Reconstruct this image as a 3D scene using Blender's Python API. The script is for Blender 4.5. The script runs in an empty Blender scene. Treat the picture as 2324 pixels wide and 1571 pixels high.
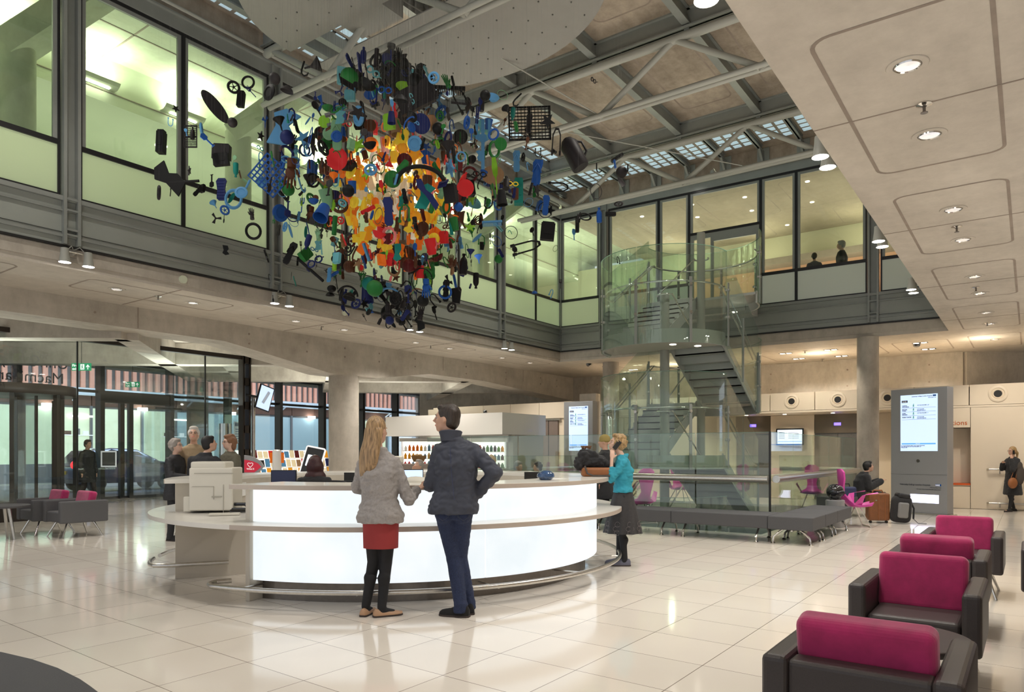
import bpy, bmesh, math, random
from mathutils import Vector, Matrix, noise
R_ = math.radians; PI = math.pi
SC = bpy.context.scene; COL = SC.collection
V = Vector
rnd = random.Random(7)
H = 1.40; FPX = 1620.0; HOR = 1026.0; TH = R_(36)
CF = (math.cos(TH), math.sin(TH)); CR = (math.sin(TH), -math.cos(TH))
def cw(r, d):            # a place r metres to the side and d metres ahead of where the photographer stood
    return (CF[0]*d + CR[0]*r, CF[1]*d + CR[1]*r)
def at(px, py, z=0.0):
    d = (z-H)*FPX/(HOR-py); return cw((px-1162)/FPX*d, d)
def pxof(x, y):
    d = x*CF[0]+y*CF[1]; return (x*CR[0]+y*CR[1])/max(d, .1)*FPX+1162
# ---------------------------------------------------------------- materials
M = {}
HAIRS = dict(hair_blonde=(.34, .215, .105), hair_brown=(.03, .019, .013), hair_honey=(.36, .23, .10))
def mat(name, col, rough=.5, metal=0., var=0., scale=4., bump=0., emit=None, es=1., spec=.5, coat=0., trans=None, sheen=0., detail=6):
    m = bpy.data.materials.new(name); m.use_nodes = True
    nt = m.node_tree; b = nt.nodes['Principled BSDF']; L = nt.links
    c = (*col, 1)
    b.inputs['Base Color'].default_value = c; b.inputs['Roughness'].default_value = rough
    b.inputs['Metallic'].default_value = metal; b.inputs['Specular IOR Level'].default_value = spec
    b.inputs['Coat Weight'].default_value = coat
    if sheen: b.inputs['Sheen Weight'].default_value = sheen
    g = None
    if var or bump:
        g = nt.nodes.new('ShaderNodeNewGeometry')
        n = nt.nodes.new('ShaderNodeTexNoise'); n.inputs['Scale'].default_value = scale; n.inputs['Detail'].default_value = detail
        n.inputs['Roughness'].default_value = .62
        L.new(g.outputs['Position'], n.inputs['Vector'])
    if var:
        r = nt.nodes.new('ShaderNodeValToRGB')
        r.color_ramp.elements[0].position = .3; r.color_ramp.elements[1].position = .7
        r.color_ramp.elements[0].color = tuple(x*(1-var) for x in col)+(1,)
        r.color_ramp.elements[1].color = tuple(min(1, x*(1+var)) for x in col)+(1,)
        L.new(n.outputs['Fac'], r.inputs['Fac']); L.new(r.outputs['Color'], b.inputs['Base Color'])
    if bump:
        bp = nt.nodes.new('ShaderNodeBump'); bp.inputs['Strength'].default_value = bump; bp.inputs['Distance'].default_value = .02
        L.new(n.outputs['Fac'], bp.inputs['Height']); L.new(bp.outputs['Normal'], b.inputs['Normal'])
    if emit is not None:
        b.inputs['Emission Color'].default_value = (*emit, 1); b.inputs['Emission Strength'].default_value = es
    M[name] = m; return m
def concrete(name, col, var=.2, streak=.1):
    m = bpy.data.materials.new(name); m.use_nodes = True; nt = m.node_tree; b = nt.nodes['Principled BSDF']; L = nt.links
    g = nt.nodes.new('ShaderNodeNewGeometry'); b.inputs['Roughness'].default_value = .78; b.inputs['Specular IOR Level'].default_value = .25
    def nz(scale, det, rough, vec=None):
        n = nt.nodes.new('ShaderNodeTexNoise'); n.inputs['Scale'].default_value = scale; n.inputs['Detail'].default_value = det; n.inputs['Roughness'].default_value = rough
        mp = nt.nodes.new('ShaderNodeMapping'); mp.inputs['Scale'].default_value = vec or (1, 1, 1); L.new(g.outputs['Position'], mp.inputs[0]); L.new(mp.outputs[0], n.inputs['Vector']); return n.outputs['Fac']
    a = nz(.55, 6, .65); c = nz(5, 10, .72, (1, 1, .5)); d = nz(1.4, 5, .6, (.5, 2.2, 1.6))
    def mt(op, p, q):
        n = nt.nodes.new('ShaderNodeMath'); n.operation = op
        for i, v in enumerate((p, q)):
            if isinstance(v, (int, float)): n.inputs[i].default_value = v
            else: L.new(v, n.inputs[i])
        return n.outputs[0]
    f = mt('ADD', mt('MULTIPLY', a, .45), mt('ADD', mt('MULTIPLY', c, .3), mt('MULTIPLY', d, .25)))
    r = nt.nodes.new('ShaderNodeValToRGB'); E_ = r.color_ramp.elements; E_[0].position = .36; E_[1].position = .62
    E_[0].color = (col[0]*(1-var*1.1), col[1]*(1-var*1.15), col[2]*(1-var*1.2), 1); E_[1].color = tuple(min(1, x*(1+var*.8)) for x in col)+(1,)
    L.new(f, r.inputs[0]); L.new(r.outputs[0], b.inputs['Base Color'])
    bp = nt.nodes.new('ShaderNodeBump'); bp.inputs['Strength'].default_value = .15; bp.inputs['Distance'].default_value = .01; L.new(c, bp.inputs['Height']); L.new(bp.outputs[0], b.inputs['Normal'])
    M[name] = m
def hairmat(name, col):
    m = bpy.data.materials.new(name); m.use_nodes = True; nt = m.node_tree; b = nt.nodes['Principled BSDF']; L = nt.links
    g = nt.nodes.new('ShaderNodeNewGeometry'); mp = nt.nodes.new('ShaderNodeMapping'); mp.inputs['Scale'].default_value = (110, 110, 7); n = nt.nodes.new('ShaderNodeTexNoise'); n.inputs['Scale'].default_value = 1; n.inputs['Detail'].default_value = 3
    L.new(g.outputs['Position'], mp.inputs[0]); L.new(mp.outputs[0], n.inputs['Vector']); r = nt.nodes.new('ShaderNodeValToRGB'); r.color_ramp.elements[0].position = .35; r.color_ramp.elements[1].position = .68
    r.color_ramp.elements[0].color = tuple(x*.5 for x in col)+(1,); r.color_ramp.elements[1].color = tuple(min(1, x*1.5) for x in col)+(1,)
    L.new(n.outputs['Fac'], r.inputs[0]); L.new(r.outputs[0], b.inputs['Base Color']); b.inputs['Roughness'].default_value = .45
    bp = nt.nodes.new('ShaderNodeBump'); bp.inputs['Strength'].default_value = .5; bp.inputs['Distance'].default_value = .006; L.new(n.outputs['Fac'], bp.inputs['Height']); L.new(bp.outputs[0], b.inputs['Normal']); M[name] = m
for k_, c_ in HAIRS.items(): hairmat(k_, c_)
def glassmat(name, tint, refl=.06, haze=0., rough=0.02):
    m = bpy.data.materials.new(name); m.use_nodes = True; nt = m.node_tree; nt.nodes.clear()
    o = nt.nodes.new('ShaderNodeOutputMaterial'); t = nt.nodes.new('ShaderNodeBsdfTransparent'); t.inputs[0].default_value = (*tint, 1)
    g = nt.nodes.new('ShaderNodeBsdfGlossy'); g.inputs['Roughness'].default_value = rough
    fr = nt.nodes.new('ShaderNodeLayerWeight'); fr.inputs['Blend'].default_value = .25
    mp = nt.nodes.new('ShaderNodeMapRange'); mp.inputs['To Min'].default_value = refl; mp.inputs['To Max'].default_value = min(1, refl+.5)
    mx = nt.nodes.new('ShaderNodeMixShader'); L = nt.links
    L.new(fr.outputs['Facing'], mp.inputs['Value']); L.new(mp.outputs[0], mx.inputs[0]); L.new(t.outputs[0], mx.inputs[1]); L.new(g.outputs[0], mx.inputs[2])
    out = mx.outputs[0]
    if haze:
        df = nt.nodes.new('ShaderNodeBsdfDiffuse'); df.inputs[0].default_value = (*[min(1, x*.9) for x in tint], 1)
        m2 = nt.nodes.new('ShaderNodeMixShader'); m2.inputs[0].default_value = haze
        L.new(mx.outputs[0], m2.inputs[1]); L.new(df.outputs[0], m2.inputs[2]); out = m2.outputs[0]
    L.new(out, o.inputs['Surface']); M[name] = m
def frostmat(name, col, es=.0):
    m = bpy.data.materials.new(name); m.use_nodes = True; nt = m.node_tree; nt.nodes.clear(); L = nt.links
    o = nt.nodes.new('ShaderNodeOutputMaterial'); a = nt.nodes.new('ShaderNodeBsdfDiffuse'); a.inputs[0].default_value = (*col, 1)
    b = nt.nodes.new('ShaderNodeBsdfTranslucent'); b.inputs[0].default_value = (*col, 1)
    mx = nt.nodes.new('ShaderNodeMixShader'); mx.inputs[0].default_value = .6
    g = nt.nodes.new('ShaderNodeBsdfGlossy'); g.inputs['Roughness'].default_value = .15
    m2 = nt.nodes.new('ShaderNodeMixShader'); m2.inputs[0].default_value = .06
    L.new(a.outputs[0], mx.inputs[1]); L.new(b.outputs[0], mx.inputs[2]); L.new(mx.outputs[0], m2.inputs[1]); L.new(g.outputs[0], m2.inputs[2])
    out = m2.outputs[0]
    if es:
        e = nt.nodes.new('ShaderNodeEmission'); e.inputs[0].default_value = (*col, 1); e.inputs[1].default_value = es
        ad = nt.nodes.new('ShaderNodeAddShader'); L.new(out, ad.inputs[0]); L.new(e.outputs[0], ad.inputs[1]); out = ad.outputs[0]
    L.new(out, o.inputs['Surface']); M[name] = m
mat('concrete', (.46, .41, .345), .8, var=.16, scale=1.3, bump=.08, detail=9)
mat('concrete_light', (.55, .49, .42), .75, var=.13, scale=1.1, bump=.08, detail=9)
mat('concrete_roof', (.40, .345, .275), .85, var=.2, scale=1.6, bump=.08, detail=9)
mat('concrete_groove', (.27, .22, .18), .9, var=.15, scale=3)
mat('steel_grey', (.27, .285, .265), .45, .3, var=.06, scale=3)
mat('panel_grey', (.30, .32, .29), .4, .1, var=.07, scale=1)
mat('truss_grey', (.33, .33, .29), .5, .0)
mat('black_frame', (.012, .012, .013), .4)
mat('bronze', (.03, .022, .018), .4, .3)
mat('white_panel', (.80, .69, .54), .35, var=.02, scale=1)
mat('white_corian', (.74, .71, .65), .3, coat=.3)
mat('corian_edge', (.47, .40, .34), .35); mat('eye_white', (.55, .52, .5), .4)
mat('desk_side', (.55, .50, .42), .45)
mat('chrome', (.75, .74, .72), .13, 1)
mat('brushed', (.60, .58, .54), .28, 1, var=.08, scale=30)
mat('brushed_dark', (.19, .17, .15), .35, .8, var=.1, scale=20)
mat('leather', (.045, .036, .034), .42, bump=.15, scale=180, var=.12)
mat('bench_grey', (.075, .075, .08), .8, bump=.1, scale=150, var=.1)
mat('fabric_grey', (.10, .10, .105), .9, bump=.2, scale=200, var=.15)
mat('magenta', (.43, .018, .115), .85, sheen=.4, var=.2, scale=9, bump=.05)
mat('magenta_shell', (.62, .06, .35), .4, coat=.2)
mat('black', (.012, .012, .012), .5)
mat('black_gloss', (.01, .01, .012), .08, coat=1)
mat('black_cloth', (.018, .018, .02), .9, sheen=.1, bump=.3, scale=60)
mat('dark_void', (.05, .07, .055), .5)
mat('lamp_glow', (1, 1, 1), emit=(1, .96, .9), es=25)
mat('lamp_warm', (1, 1, 1), emit=(1, .9, .75), es=5)
mat('lens', (.6, .6, .6), .15, .8, emit=(1, .93, .85), es=.55)
mat('linear_glow', (1, 1, 1), emit=(.97, 1, .80), es=14)
mat('screen_blue', (.3, .4, .6), .3, emit=(.62, .76, 1), es=.85)
mat('screen_white', (.6, .65, .7), .3, emit=(.85, .93, 1), es=.85)
mat('screen_band', (.05, .2, .6), .3, emit=(.1, .35, .85), es=.9)
mat('ink', (.03, .04, .10), .6)
mat('text_grey', (.07, .075, .09), .6)
mat('text_screen', (.04, .07, .18), .6)
mat('text_orange', (.62, .13, .02), .5)
mat('orange_rail', (.65, .10, .01), .4)
mat('green_sign', (.0, .22, .09), .5, emit=(0, .25, .1), es=.35)
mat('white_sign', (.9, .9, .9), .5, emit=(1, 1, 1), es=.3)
mat('blue_sign', (.01, .10, .38), .5)
mat('light_blue_glow', (.8, .8, 1), emit=(.66, .68, 1), es=1.3)
mat('purple_led', (.1, .05, .9), emit=(.15, .1, 1), es=3)
mat('lift_metal', (.19, .145, .10), .3, .7, var=.08, scale=2)
mat('brown_door', (.20, .155, .13), .5, var=.05)
mat('totem_grey', (.30, .30, .305), .4, .2)
mat('printer', (.62, .59, .51), .5); mat('printer_dark', (.35, .33, .28), .5)
mat('skin', (.56, .33, .23), .5); mat('skin_dark', (.25, .12, .07), .5); mat('skin_pale', (.62, .40, .30), .5)
mat('stair_grey', (.40, .41, .38), .5); mat('stair_soffit', (.46, .44, .38), .5); mat('wall_olive', (.56, .54, .40), .7); mat('hair_white', (.55, .52, .47), .7, var=.1, scale=60)
mat('hair_grey', (.30, .27, .24), .7, var=.15, scale=60); mat('hair_auburn', (.20, .09, .04), .6, var=.2, scale=60)
mat('hair_red', (.035, .004, .005), .5, var=.3, scale=50); mat('hair_black', (.008, .007, .007), .6)
mat('sweater', (.335, .31, .295), .95, bump=.25, scale=60, var=.12); mat('jacket_slate', (.045, .05, .07), .75, bump=.15, scale=12, var=.12)
mat('denim', (.017, .027, .07), .85, bump=.2, scale=90, var=.3); mat('skirt_red', (.33, .035, .035), .8, var=.06)
mat('tights', (.012, .012, .014), .8); mat('shoe_tan', (.47, .28, .16), .5); mat('suede', (.01, .009, .009), .9)
mat('teal', (.025, .27, .36), .85, bump=.15, scale=20, var=.08); mat('skirt_char', (.035, .033, .034), .9, var=.15, scale=30)
mat('embroidery', (.18, .15, .15), .8); mat('shoe_grey', (.12, .12, .16), .7); mat('sole', (.05, .035, .03), .7)
mat('suit', (.02, .02, .023), .85); mat('quilt', (.015, .015, .018), .6, bump=.5, scale=18); mat('olive', (.10, .09, .06), .85, var=.1)
mat('beige_shirt', (.33, .24, .14), .8); mat('cream_scarf', (.40, .33, .20), .9, bump=.3, scale=25); mat('beanie', (.33, .25, .08), .9, bump=.4, scale=60)
mat('coat_grey', (.07, .058, .05), .9); mat('bag_brown', (.28, .10, .03), .55, var=.1); mat('case_brown', (.20, .075, .025), .45, var=.15, scale=12)
mat('grey_fabric', (.20, .20, .20), .8)
mat('glass_block', (.35, .5, .58), .1, emit=(.46, .60, .66), es=.5)  # own glow stands in for light coming through the blocks
mat('block_rim', (.28, .25, .21), .8)
mat('terracotta', (.70, .34, .26), .8, var=.1, scale=1.5, emit=(.7, .36, .28), es=.15); mat('street_grey', (.10, .10, .11), .8, var=.1); mat('road', (.09, .10, .14), .5, var=.1)  # slight emission brightens the terracotta, though the fins are no lamp
mat('kerb', (.35, .34, .33), .8); mat('facade_grey', (.16, .16, .17), .6); mat('facade_brown', (.11, .05, .033), .7)
mat('shop_glow', (.4, .45, .35), .5, emit=(.66, .72, .50), es=.85, var=.2, scale=1.2); mat('shop_blue', (.16, .24, .28), .3, emit=(.25, .36, .42), es=.6)
mat('car_paint', (.03, .035, .085), .12, .4, coat=1); mat('car_glass', (.01, .01, .015), .05); mat('tail_red', (.6, .01, .02), .2, emit=(1, .02, .03), es=2)
mat('van_white', (.55, .62, .70), .3, emit=(.5, .6, .75), es=.25)  # slight emission brightens the van paint, which is no lamp
mat('wicker', (.28, .16, .06), .8, bump=.5, scale=80)
mat('fridge_glow', (.9, .9, .85), emit=(1, .97, .9), es=1.2)
mat('red_sign', (.45, .01, .03), .4, emit=(.5, .02, .05), es=.3); mat('yellow_note', (.8, .65, .02), .6); mat('paper', (.8, .8, .78), .7)
mat('blue_bowl', (.03, .07, .16), .12, coat=1, var=.5, scale=30)
mat('wall_mint', (.60, .63, .48), .7, var=.05, scale=.7); mat('ceil_mint', (.55, .56, .44), .8, var=.12, scale=1.2, detail=9)
mat('wall_peach', (.64, .36, .22), .7); mat('ceil_beige', (.33, .28, .22), .8, var=.12)
mat('disc_grey', (.23, .22, .20), .6, var=.04); mat('rivet', (.09, .085, .08), .6)
mat('wire', (.35, .35, .33), .5)
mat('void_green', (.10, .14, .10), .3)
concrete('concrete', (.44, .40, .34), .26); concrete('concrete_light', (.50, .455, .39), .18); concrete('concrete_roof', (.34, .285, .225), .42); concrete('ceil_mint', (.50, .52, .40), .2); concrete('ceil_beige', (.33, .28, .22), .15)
glassmat('glass_clear', (.90, .96, .91), .04); glassmat('glass_green', (.91, .97, .93), .04, haze=.015); glassmat('glass_dark', (.92, .96, .95), .05)
glassmat('glass_edge', (.35, .60, .48), .1, haze=.35)
glassmat('glass_tint', (.45, .62, .54), .08, haze=.08)
frostmat('frost_green', (.60, .67, .47), .14); frostmat('frost_grey', (.60, .64, .56), .09)  # emission added so the frosted panes look lit from behind
def floor_mat():
    m = bpy.data.materials.new('floor_tiles'); m.use_nodes = True; nt = m.node_tree; L = nt.links; b = nt.nodes['Principled BSDF']
    g = nt.nodes.new('ShaderNodeNewGeometry'); s = nt.nodes.new('ShaderNodeSeparateXYZ'); L.new(g.outputs['Position'], s.inputs[0])
    def mt(op, a, bb):
        n = nt.nodes.new('ShaderNodeMath'); n.operation = op
        for i, v in enumerate((a, bb)):
            if v is None: continue
            if isinstance(v, (int, float)): n.inputs[i].default_value = v
            else: L.new(v, n.inputs[i])
        return n.outputs[0]
    u = mt('DIVIDE', mt('SUBTRACT', mt('SUBTRACT', s.outputs[0], mt('MULTIPLY', mt('SUBTRACT', s.outputs[1], 4.), .036)), 2.2), .6)
    v = mt('DIVIDE', mt('SUBTRACT', s.outputs[1], 1.74), .62)
    def line(w, hw): return mt('LESS_THAN', mt('ABSOLUTE', mt('SUBTRACT', w, mt('ROUND', w, None)), None), hw)
    k = mt('MAXIMUM', line(u, .0042), line(v, .0042))
    n = nt.nodes.new('ShaderNodeTexNoise'); n.inputs['Scale'].default_value = 1.1; n.inputs['Detail'].default_value = 4; L.new(g.outputs['Position'], n.inputs['Vector'])
    r = nt.nodes.new('ShaderNodeValToRGB'); r.color_ramp.elements[0].color = (.76, .69, .60, 1); r.color_ramp.elements[1].color = (.84, .78, .70, 1); L.new(n.outputs['Fac'], r.inputs['Fac'])
    cb = nt.nodes.new('ShaderNodeCombineXYZ'); L.new(mt('ROUND', mt('ADD', u, .5), None), cb.inputs[0]); L.new(mt('ROUND', mt('ADD', v, .5), None), cb.inputs[1])
    wn = nt.nodes.new('ShaderNodeTexWhiteNoise'); L.new(cb.outputs[0], wn.inputs['Vector'])
    tv = nt.nodes.new('ShaderNodeMapRange'); tv.inputs['To Min'].default_value = .95; tv.inputs['To Max'].default_value = 1.03; L.new(wn.outputs['Value'], tv.inputs['Value'])
    vm = nt.nodes.new('ShaderNodeVectorMath'); vm.operation = 'SCALE'; L.new(r.outputs['Color'], vm.inputs[0]); L.new(tv.outputs[0], vm.inputs['Scale'])
    mx = nt.nodes.new('ShaderNodeMix'); mx.data_type = 'RGBA'; L.new(k, mx.inputs['Factor']); L.new(vm.outputs[0], mx.inputs['A']); mx.inputs['B'].default_value = (.16, .12, .09, 1)
    L.new(mx.outputs['Result'], b.inputs['Base Color']); b.inputs['Roughness'].default_value = .09; b.inputs['Specular IOR Level'].default_value = .55
    M['floor_tiles'] = m
floor_mat()
def litpanel(name, es):
    m = bpy.data.materials.new(name); m.use_nodes = True; nt = m.node_tree; L = nt.links; b = nt.nodes['Principled BSDF']
    g = nt.nodes.new('ShaderNodeNewGeometry'); n = nt.nodes.new('ShaderNodeTexNoise'); n.inputs['Scale'].default_value = 1.4; n.inputs['Detail'].default_value = 5
    L.new(g.outputs['Position'], n.inputs['Vector'])
    r = nt.nodes.new('ShaderNodeValToRGB'); r.color_ramp.elements[0].position = .35; r.color_ramp.elements[1].position = .62
    r.color_ramp.elements[0].color = (.80, .88, .92, 1); r.color_ramp.elements[1].color = (.94, .98, 1, 1)
    L.new(n.outputs['Fac'], r.inputs['Fac']); L.new(r.outputs['Color'], b.inputs['Emission Color']); b.inputs['Emission Strength'].default_value = es
    b.inputs['Base Color'].default_value = (.22, .23, .24, 1); b.inputs['Roughness'].default_value = .3; M[name] = m
litpanel('lit_panel', .78)
PAL = {'black': (.006, .006, .006), 'charcoal': (.022, .019, .02), 'blue': (.015, .09, .36), 'navy': (.012, .02, .11), 'sky blue': (.10, .30, .55), 'teal green': (.01, .22, .18), 'green': (.02, .17, .035),
       'pale green': (.20, .40, .22), 'lime': (.25, .55, .03), 'brown': (.10, .035, .015), 'tan': (.35, .20, .10), 'maroon': (.12, .01, .012), 'red': (.48, .018, .02), 'pink': (.60, .16, .15), 'orange': (.72, .15, .012), 'amber': (.72, .30, .015),
       'yellow': (.72, .50, .03), 'cream': (.68, .58, .38), 'white': (.78, .74, .62), 'grey': (.18, .18, .19), 'aqua': (.14, .42, .47)}
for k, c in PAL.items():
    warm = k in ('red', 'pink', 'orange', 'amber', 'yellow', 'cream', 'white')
    mat('p_'+k, tuple(x*(.8 if not warm else 1) for x in c), .55, spec=.2, emit=c if warm else None, es=.15 if warm else 0)  # warm plastics get emission, putting the core's brightness into the colour
# ---------------------------------------------------------------- mesh builder
class MB:
    def __init__(s): s.v = []; s.f = []; s.mi = []; s.cur = 0
    def add(s, vs, fs):
        o = len(s.v); s.v += [tuple(q) for q in vs]; s.f += [tuple(i+o for i in q) for q in fs]; s.mi += [s.cur]*len(fs); return s
    def box(s, c, d, rz=0, m=None):
        x, y, z = (q/2 for q in d); P = [V((a*x, b*y, e*z)) for a in (-1, 1) for b in (-1, 1) for e in (-1, 1)]
        T = Matrix.Translation(c) @ (m or Matrix.Rotation(rz, 4, 'Z')); P = [T @ q for q in P]
        return s.add(P, [(0, 1, 3, 2), (4, 6, 7, 5), (0, 4, 5, 1), (2, 3, 7, 6), (0, 2, 6, 4), (1, 5, 7, 3)])
    def bb(s, a, b):
        return s.box([(p+q)/2 for p, q in zip(a, b)], [abs(q-p) for p, q in zip(a, b)])
    def quad(s, *p): return s.add(p, [tuple(range(len(p)))])
    def beam(s, a, b, w, h, up=(0, 0, 1)):      # box beam from a to b
        a = V(a); b = V(b); d = (b-a); l = d.length; d = d/l; sd = d.cross(V(up))
        if sd.length < 1e-4: sd = d.cross(V((0, 1, 0)))
        sd.normalize(); u = sd.cross(d)
        P = [p+sd*(i*w/2)+u*(j*h/2) for p in (a, b) for i, j in ((-1, -1), (1, -1), (1, 1), (-1, 1))]
        return s.add(P, [(3, 2, 1, 0), (4, 5, 6, 7), (0, 1, 5, 4), (1, 2, 6, 5), (2, 3, 7, 6), (3, 0, 4, 7)])
    def rings(s, rs, cap=True, closed=False):
        n = len(rs[0]); o = []; vs = [p for r in rs for p in r]; fs = []
        k = len(rs)
        for i in range(k-(0 if closed else 1)):
            j = (i+1) % k
            for a in range(n):
                b = (a+1) % n; fs.append((i*n+a, i*n+b, j*n+b, j*n+a))
        if cap and not closed: fs.append(tuple(range(n-1, -1, -1))); fs.append(tuple((k-1)*n+a for a in range(n)))
        return s.add(vs, fs)
    def tube(s, pts, r, seg=10, cap=True, closed=False):
        pts = [V(p) for p in pts]; rs = []; n = len(pts); pu = None
        for i, p in enumerate(pts):
            rr = r[i] if isinstance(r, (list, tuple)) else r
            a = pts[(i-1) % n] if (i or closed) else p; b = pts[(i+1) % n] if (i < n-1 or closed) else p
            t = (b-a)
            if t.length < 1e-6: t = V((0, 0, 1))
            t.normalize()
            if pu is None:
                pu = t.cross(V((0, 0, 1)));
                if pu.length < .05: pu = t.cross(V((1, 0, 0)))
            u = pu-t*pu.dot(t)
            u.normalize(); pu = u; w = t.cross(u)
            rs.append([p+(u*math.cos(q)+w*math.sin(q))*rr for q in (2*PI*k/seg for k in range(seg))])
        return s.rings(rs, cap, closed)
    def cyl(s, a, b, r, r2=None, seg=16): return s.tube([a, b], [r, r if r2 is None else r2], seg)
    def lathe(s, prof, c=(0, 0, 0), seg=24, m=None, cap=False):
        T = Matrix.Translation(c) @ (m or Matrix.Identity(4))
        return s.rings([[T @ V((r*math.cos(2*PI*k/seg), r*math.sin(2*PI*k/seg), z)) for k in range(seg)] for r, z in prof], cap)
    def ell(s, c, r, m=None, seg=14, rg=9):
        T = Matrix.Translation(c) @ (m or Matrix.Identity(4)); rs = []
        for i in range(1, rg):
            t = PI*i/rg; rs.append([T @ V((r[0]*math.sin(t)*math.cos(2*PI*k/seg), r[1]*math.sin(t)*math.sin(2*PI*k/seg), -r[2]*math.cos(t))) for k in range(seg)])
        o = len(s.v); s.rings(rs, False); n = len(rs); a = len(s.v); s.v += [tuple(T @ V((0, 0, -r[2]))), tuple(T @ V((0, 0, r[2])))]
        for k in range(seg):
            j = (k+1) % seg; s.f.append((a, o+j, o+k)); s.f.append((a+1, o+(n-1)*seg+k, o+(n-1)*seg+j)); s.mi += [s.cur]*2
        return s
    def prism(s, poly, z0, z1, m=None):
        n = len(poly); T = m or Matrix.Identity(4)
        vs = [T @ V((x, y, z0)) for x, y in poly]+[T @ V((x, y, z1)) for x, y in poly]
        return s.add(vs, [tuple(range(n-1, -1, -1)), tuple(range(n, 2*n))]+[(i, (i+1) % n, n+(i+1) % n, n+i) for i in range(n)])
    def arc(s, c, r0, r1, z0, z1, a0, a1, n=32):    # annular sector slab
        rs = []
        for i in range(n+1):
            a = a0+(a1-a0)*i/n; x, y = math.cos(a), math.sin(a)
            rs.append([(c[0]+x*r0, c[1]+y*r0, z0), (c[0]+x*r1, c[1]+y*r1, z0), (c[0]+x*r1, c[1]+y*r1, z1), (c[0]+x*r0, c[1]+y*r0, z1)])
        return s.rings(rs)
    def build(s, name, m, parent=None, smooth=False, bev=0, origin=None, kind=None, fixn=True, bseg=2):
        me = bpy.data.meshes.new(name)
        if parent is not None: o = V(parent.location) if parent.parent is None else V(parent['_w'])
        elif origin is not None: o = V(origin)
        else:
            xs, ys, zs = zip(*s.v); o = V(((min(xs)+max(xs))/2, (min(ys)+max(ys))/2, min(zs)))
        me.from_pydata([(x-o.x, y-o.y, z-o.z) for x, y, z in s.v], [], s.f)
        ms = m if isinstance(m, (list, tuple)) else [m]
        for q in ms: me.materials.append(M[q] if isinstance(q, str) else q)
        if len(ms) > 1: me.polygons.foreach_set('material_index', s.mi)
        if fixn:
            b = bmesh.new(); b.from_mesh(me); bmesh.ops.recalc_face_normals(b, faces=b.faces); b.to_mesh(me); b.free()
        if smooth:
            me.polygons.foreach_set('use_smooth', [True]*len(me.polygons))
            try: me.set_sharp_from_angle(angle=R_(40))
            except Exception: pass
        me.update()
        ob = bpy.data.objects.new(name, me); COL.objects.link(ob)
        if parent is None: ob.location = o
        else: ob.parent = parent; ob['_w'] = tuple(o)
        if bev:
            md = ob.modifiers.new('soft', 'BEVEL'); md.width = bev; md.segments = bseg; md.limit_method = 'ANGLE'; md.angle_limit = R_(50)
        if kind: ob['kind'] = kind
        return ob
THINGS = []
def tag(o, label, cat, group=None, kind=None):
    o['label'] = label; o['category'] = cat
    if group: o['group'] = group
    if kind: o['kind'] = kind
    THINGS.append(o); return o
def thing(name, label, cat, loc=(0, 0, 0), group=None):
    o = bpy.data.objects.new(name, None); COL.objects.link(o); o.location = loc; o.empty_display_size = .1
    return tag(o, label, cat, group)
def struct(name, mb, m, **k): return mb.build(name, m, kind='structure', **k)
def dup(root, loc, rz, label, group=None, scale=None):
    def cp(o, par):
        c = o.copy(); COL.objects.link(c)
        if par is not None:
            c.parent = par; c.matrix_parent_inverse = o.matrix_parent_inverse.copy()
        for ch in [q for q in bpy.data.objects if q.parent == o and q.name in KIDS.get(o.name, ())]: cp(ch, c)
        return c
    KIDS.clear()
    def reg(o):
        ks = [q.name for q in o.children]; KIDS[o.name] = set(ks)
        for q in o.children: reg(q)
    reg(root)
    c = cp(root, None); c.location = loc; c.rotation_euler = (0, 0, rz); c['label'] = label
    if group: c['group'] = group
    if scale: c.scale = scale
    THINGS.append(c); return c
KIDS = {}
def text(s, size, m, pos, right, up, name='lettering', parent=None, align='LEFT', thick=.001, bold=0):
    cu = bpy.data.curves.new(name, 'FONT'); cu.body = s; cu.size = size; cu.align_x = align; cu.extrude = thick; cu.offset = bold
    to = bpy.data.objects.new(name, cu); COL.objects.link(to); dg = bpy.context.evaluated_depsgraph_get(); dg.update()
    me = bpy.data.meshes.new_from_object(to.evaluated_get(dg)); bpy.data.objects.remove(to)
    rt = V(right).normalized(); u = V(up).normalized(); nn = rt.cross(u)
    T = Matrix((rt, u, nn)).transposed().to_4x4(); T.translation = V(pos)
    o = V(0 for _ in range(3)) if False else V((0, 0, 0))
    if parent is not None: o = V(parent.location) if parent.parent is None else V(parent['_w'])
    me.transform(Matrix.Translation(-o) @ T); me.materials.clear(); me.materials.append(M[m])
    ob = bpy.data.objects.new(name, me); COL.objects.link(ob)
    if parent is not None: ob.parent = parent; ob['_w'] = tuple(o)
    return ob
def light(kind, loc, energy, col=(1, .95, .88), size=.05, to=None, spot=100, blend=.6):
    l = bpy.data.lights.new('lamp_light', kind); l.energy = energy; l.color = col  # real fittings and added fills share this name
    if kind == 'AREA': l.size = size
    else: l.shadow_soft_size = size
    if kind == 'SPOT': l.spot_size = R_(spot); l.spot_blend = blend
    o = bpy.data.objects.new('lamp_light', l); COL.objects.link(o); o.location = loc
    if to: o.rotation_euler = (V(to)-V(loc)).to_track_quat('-Z', 'Y').to_euler()
    return o
def rrect(w, h, r, n=5):
    P = []
    for cx, cy, a in ((w/2-r, h/2-r, 0), (-w/2+r, h/2-r, 90), (-w/2+r, -h/2+r, 180), (w/2-r, -h/2+r, 270)):
        for i in range(n+1):
            t = R_(a+90*i/n); P.append((cx+r*math.cos(t), cy+r*math.sin(t)))
    return P
def circ(r, n=16, sx=1, sy=1, cx=0, cy=0): return [(cx+r*sx*math.cos(2*PI*i/n), cy+r*sy*math.sin(2*PI*i/n)) for i in range(n)]
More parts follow.
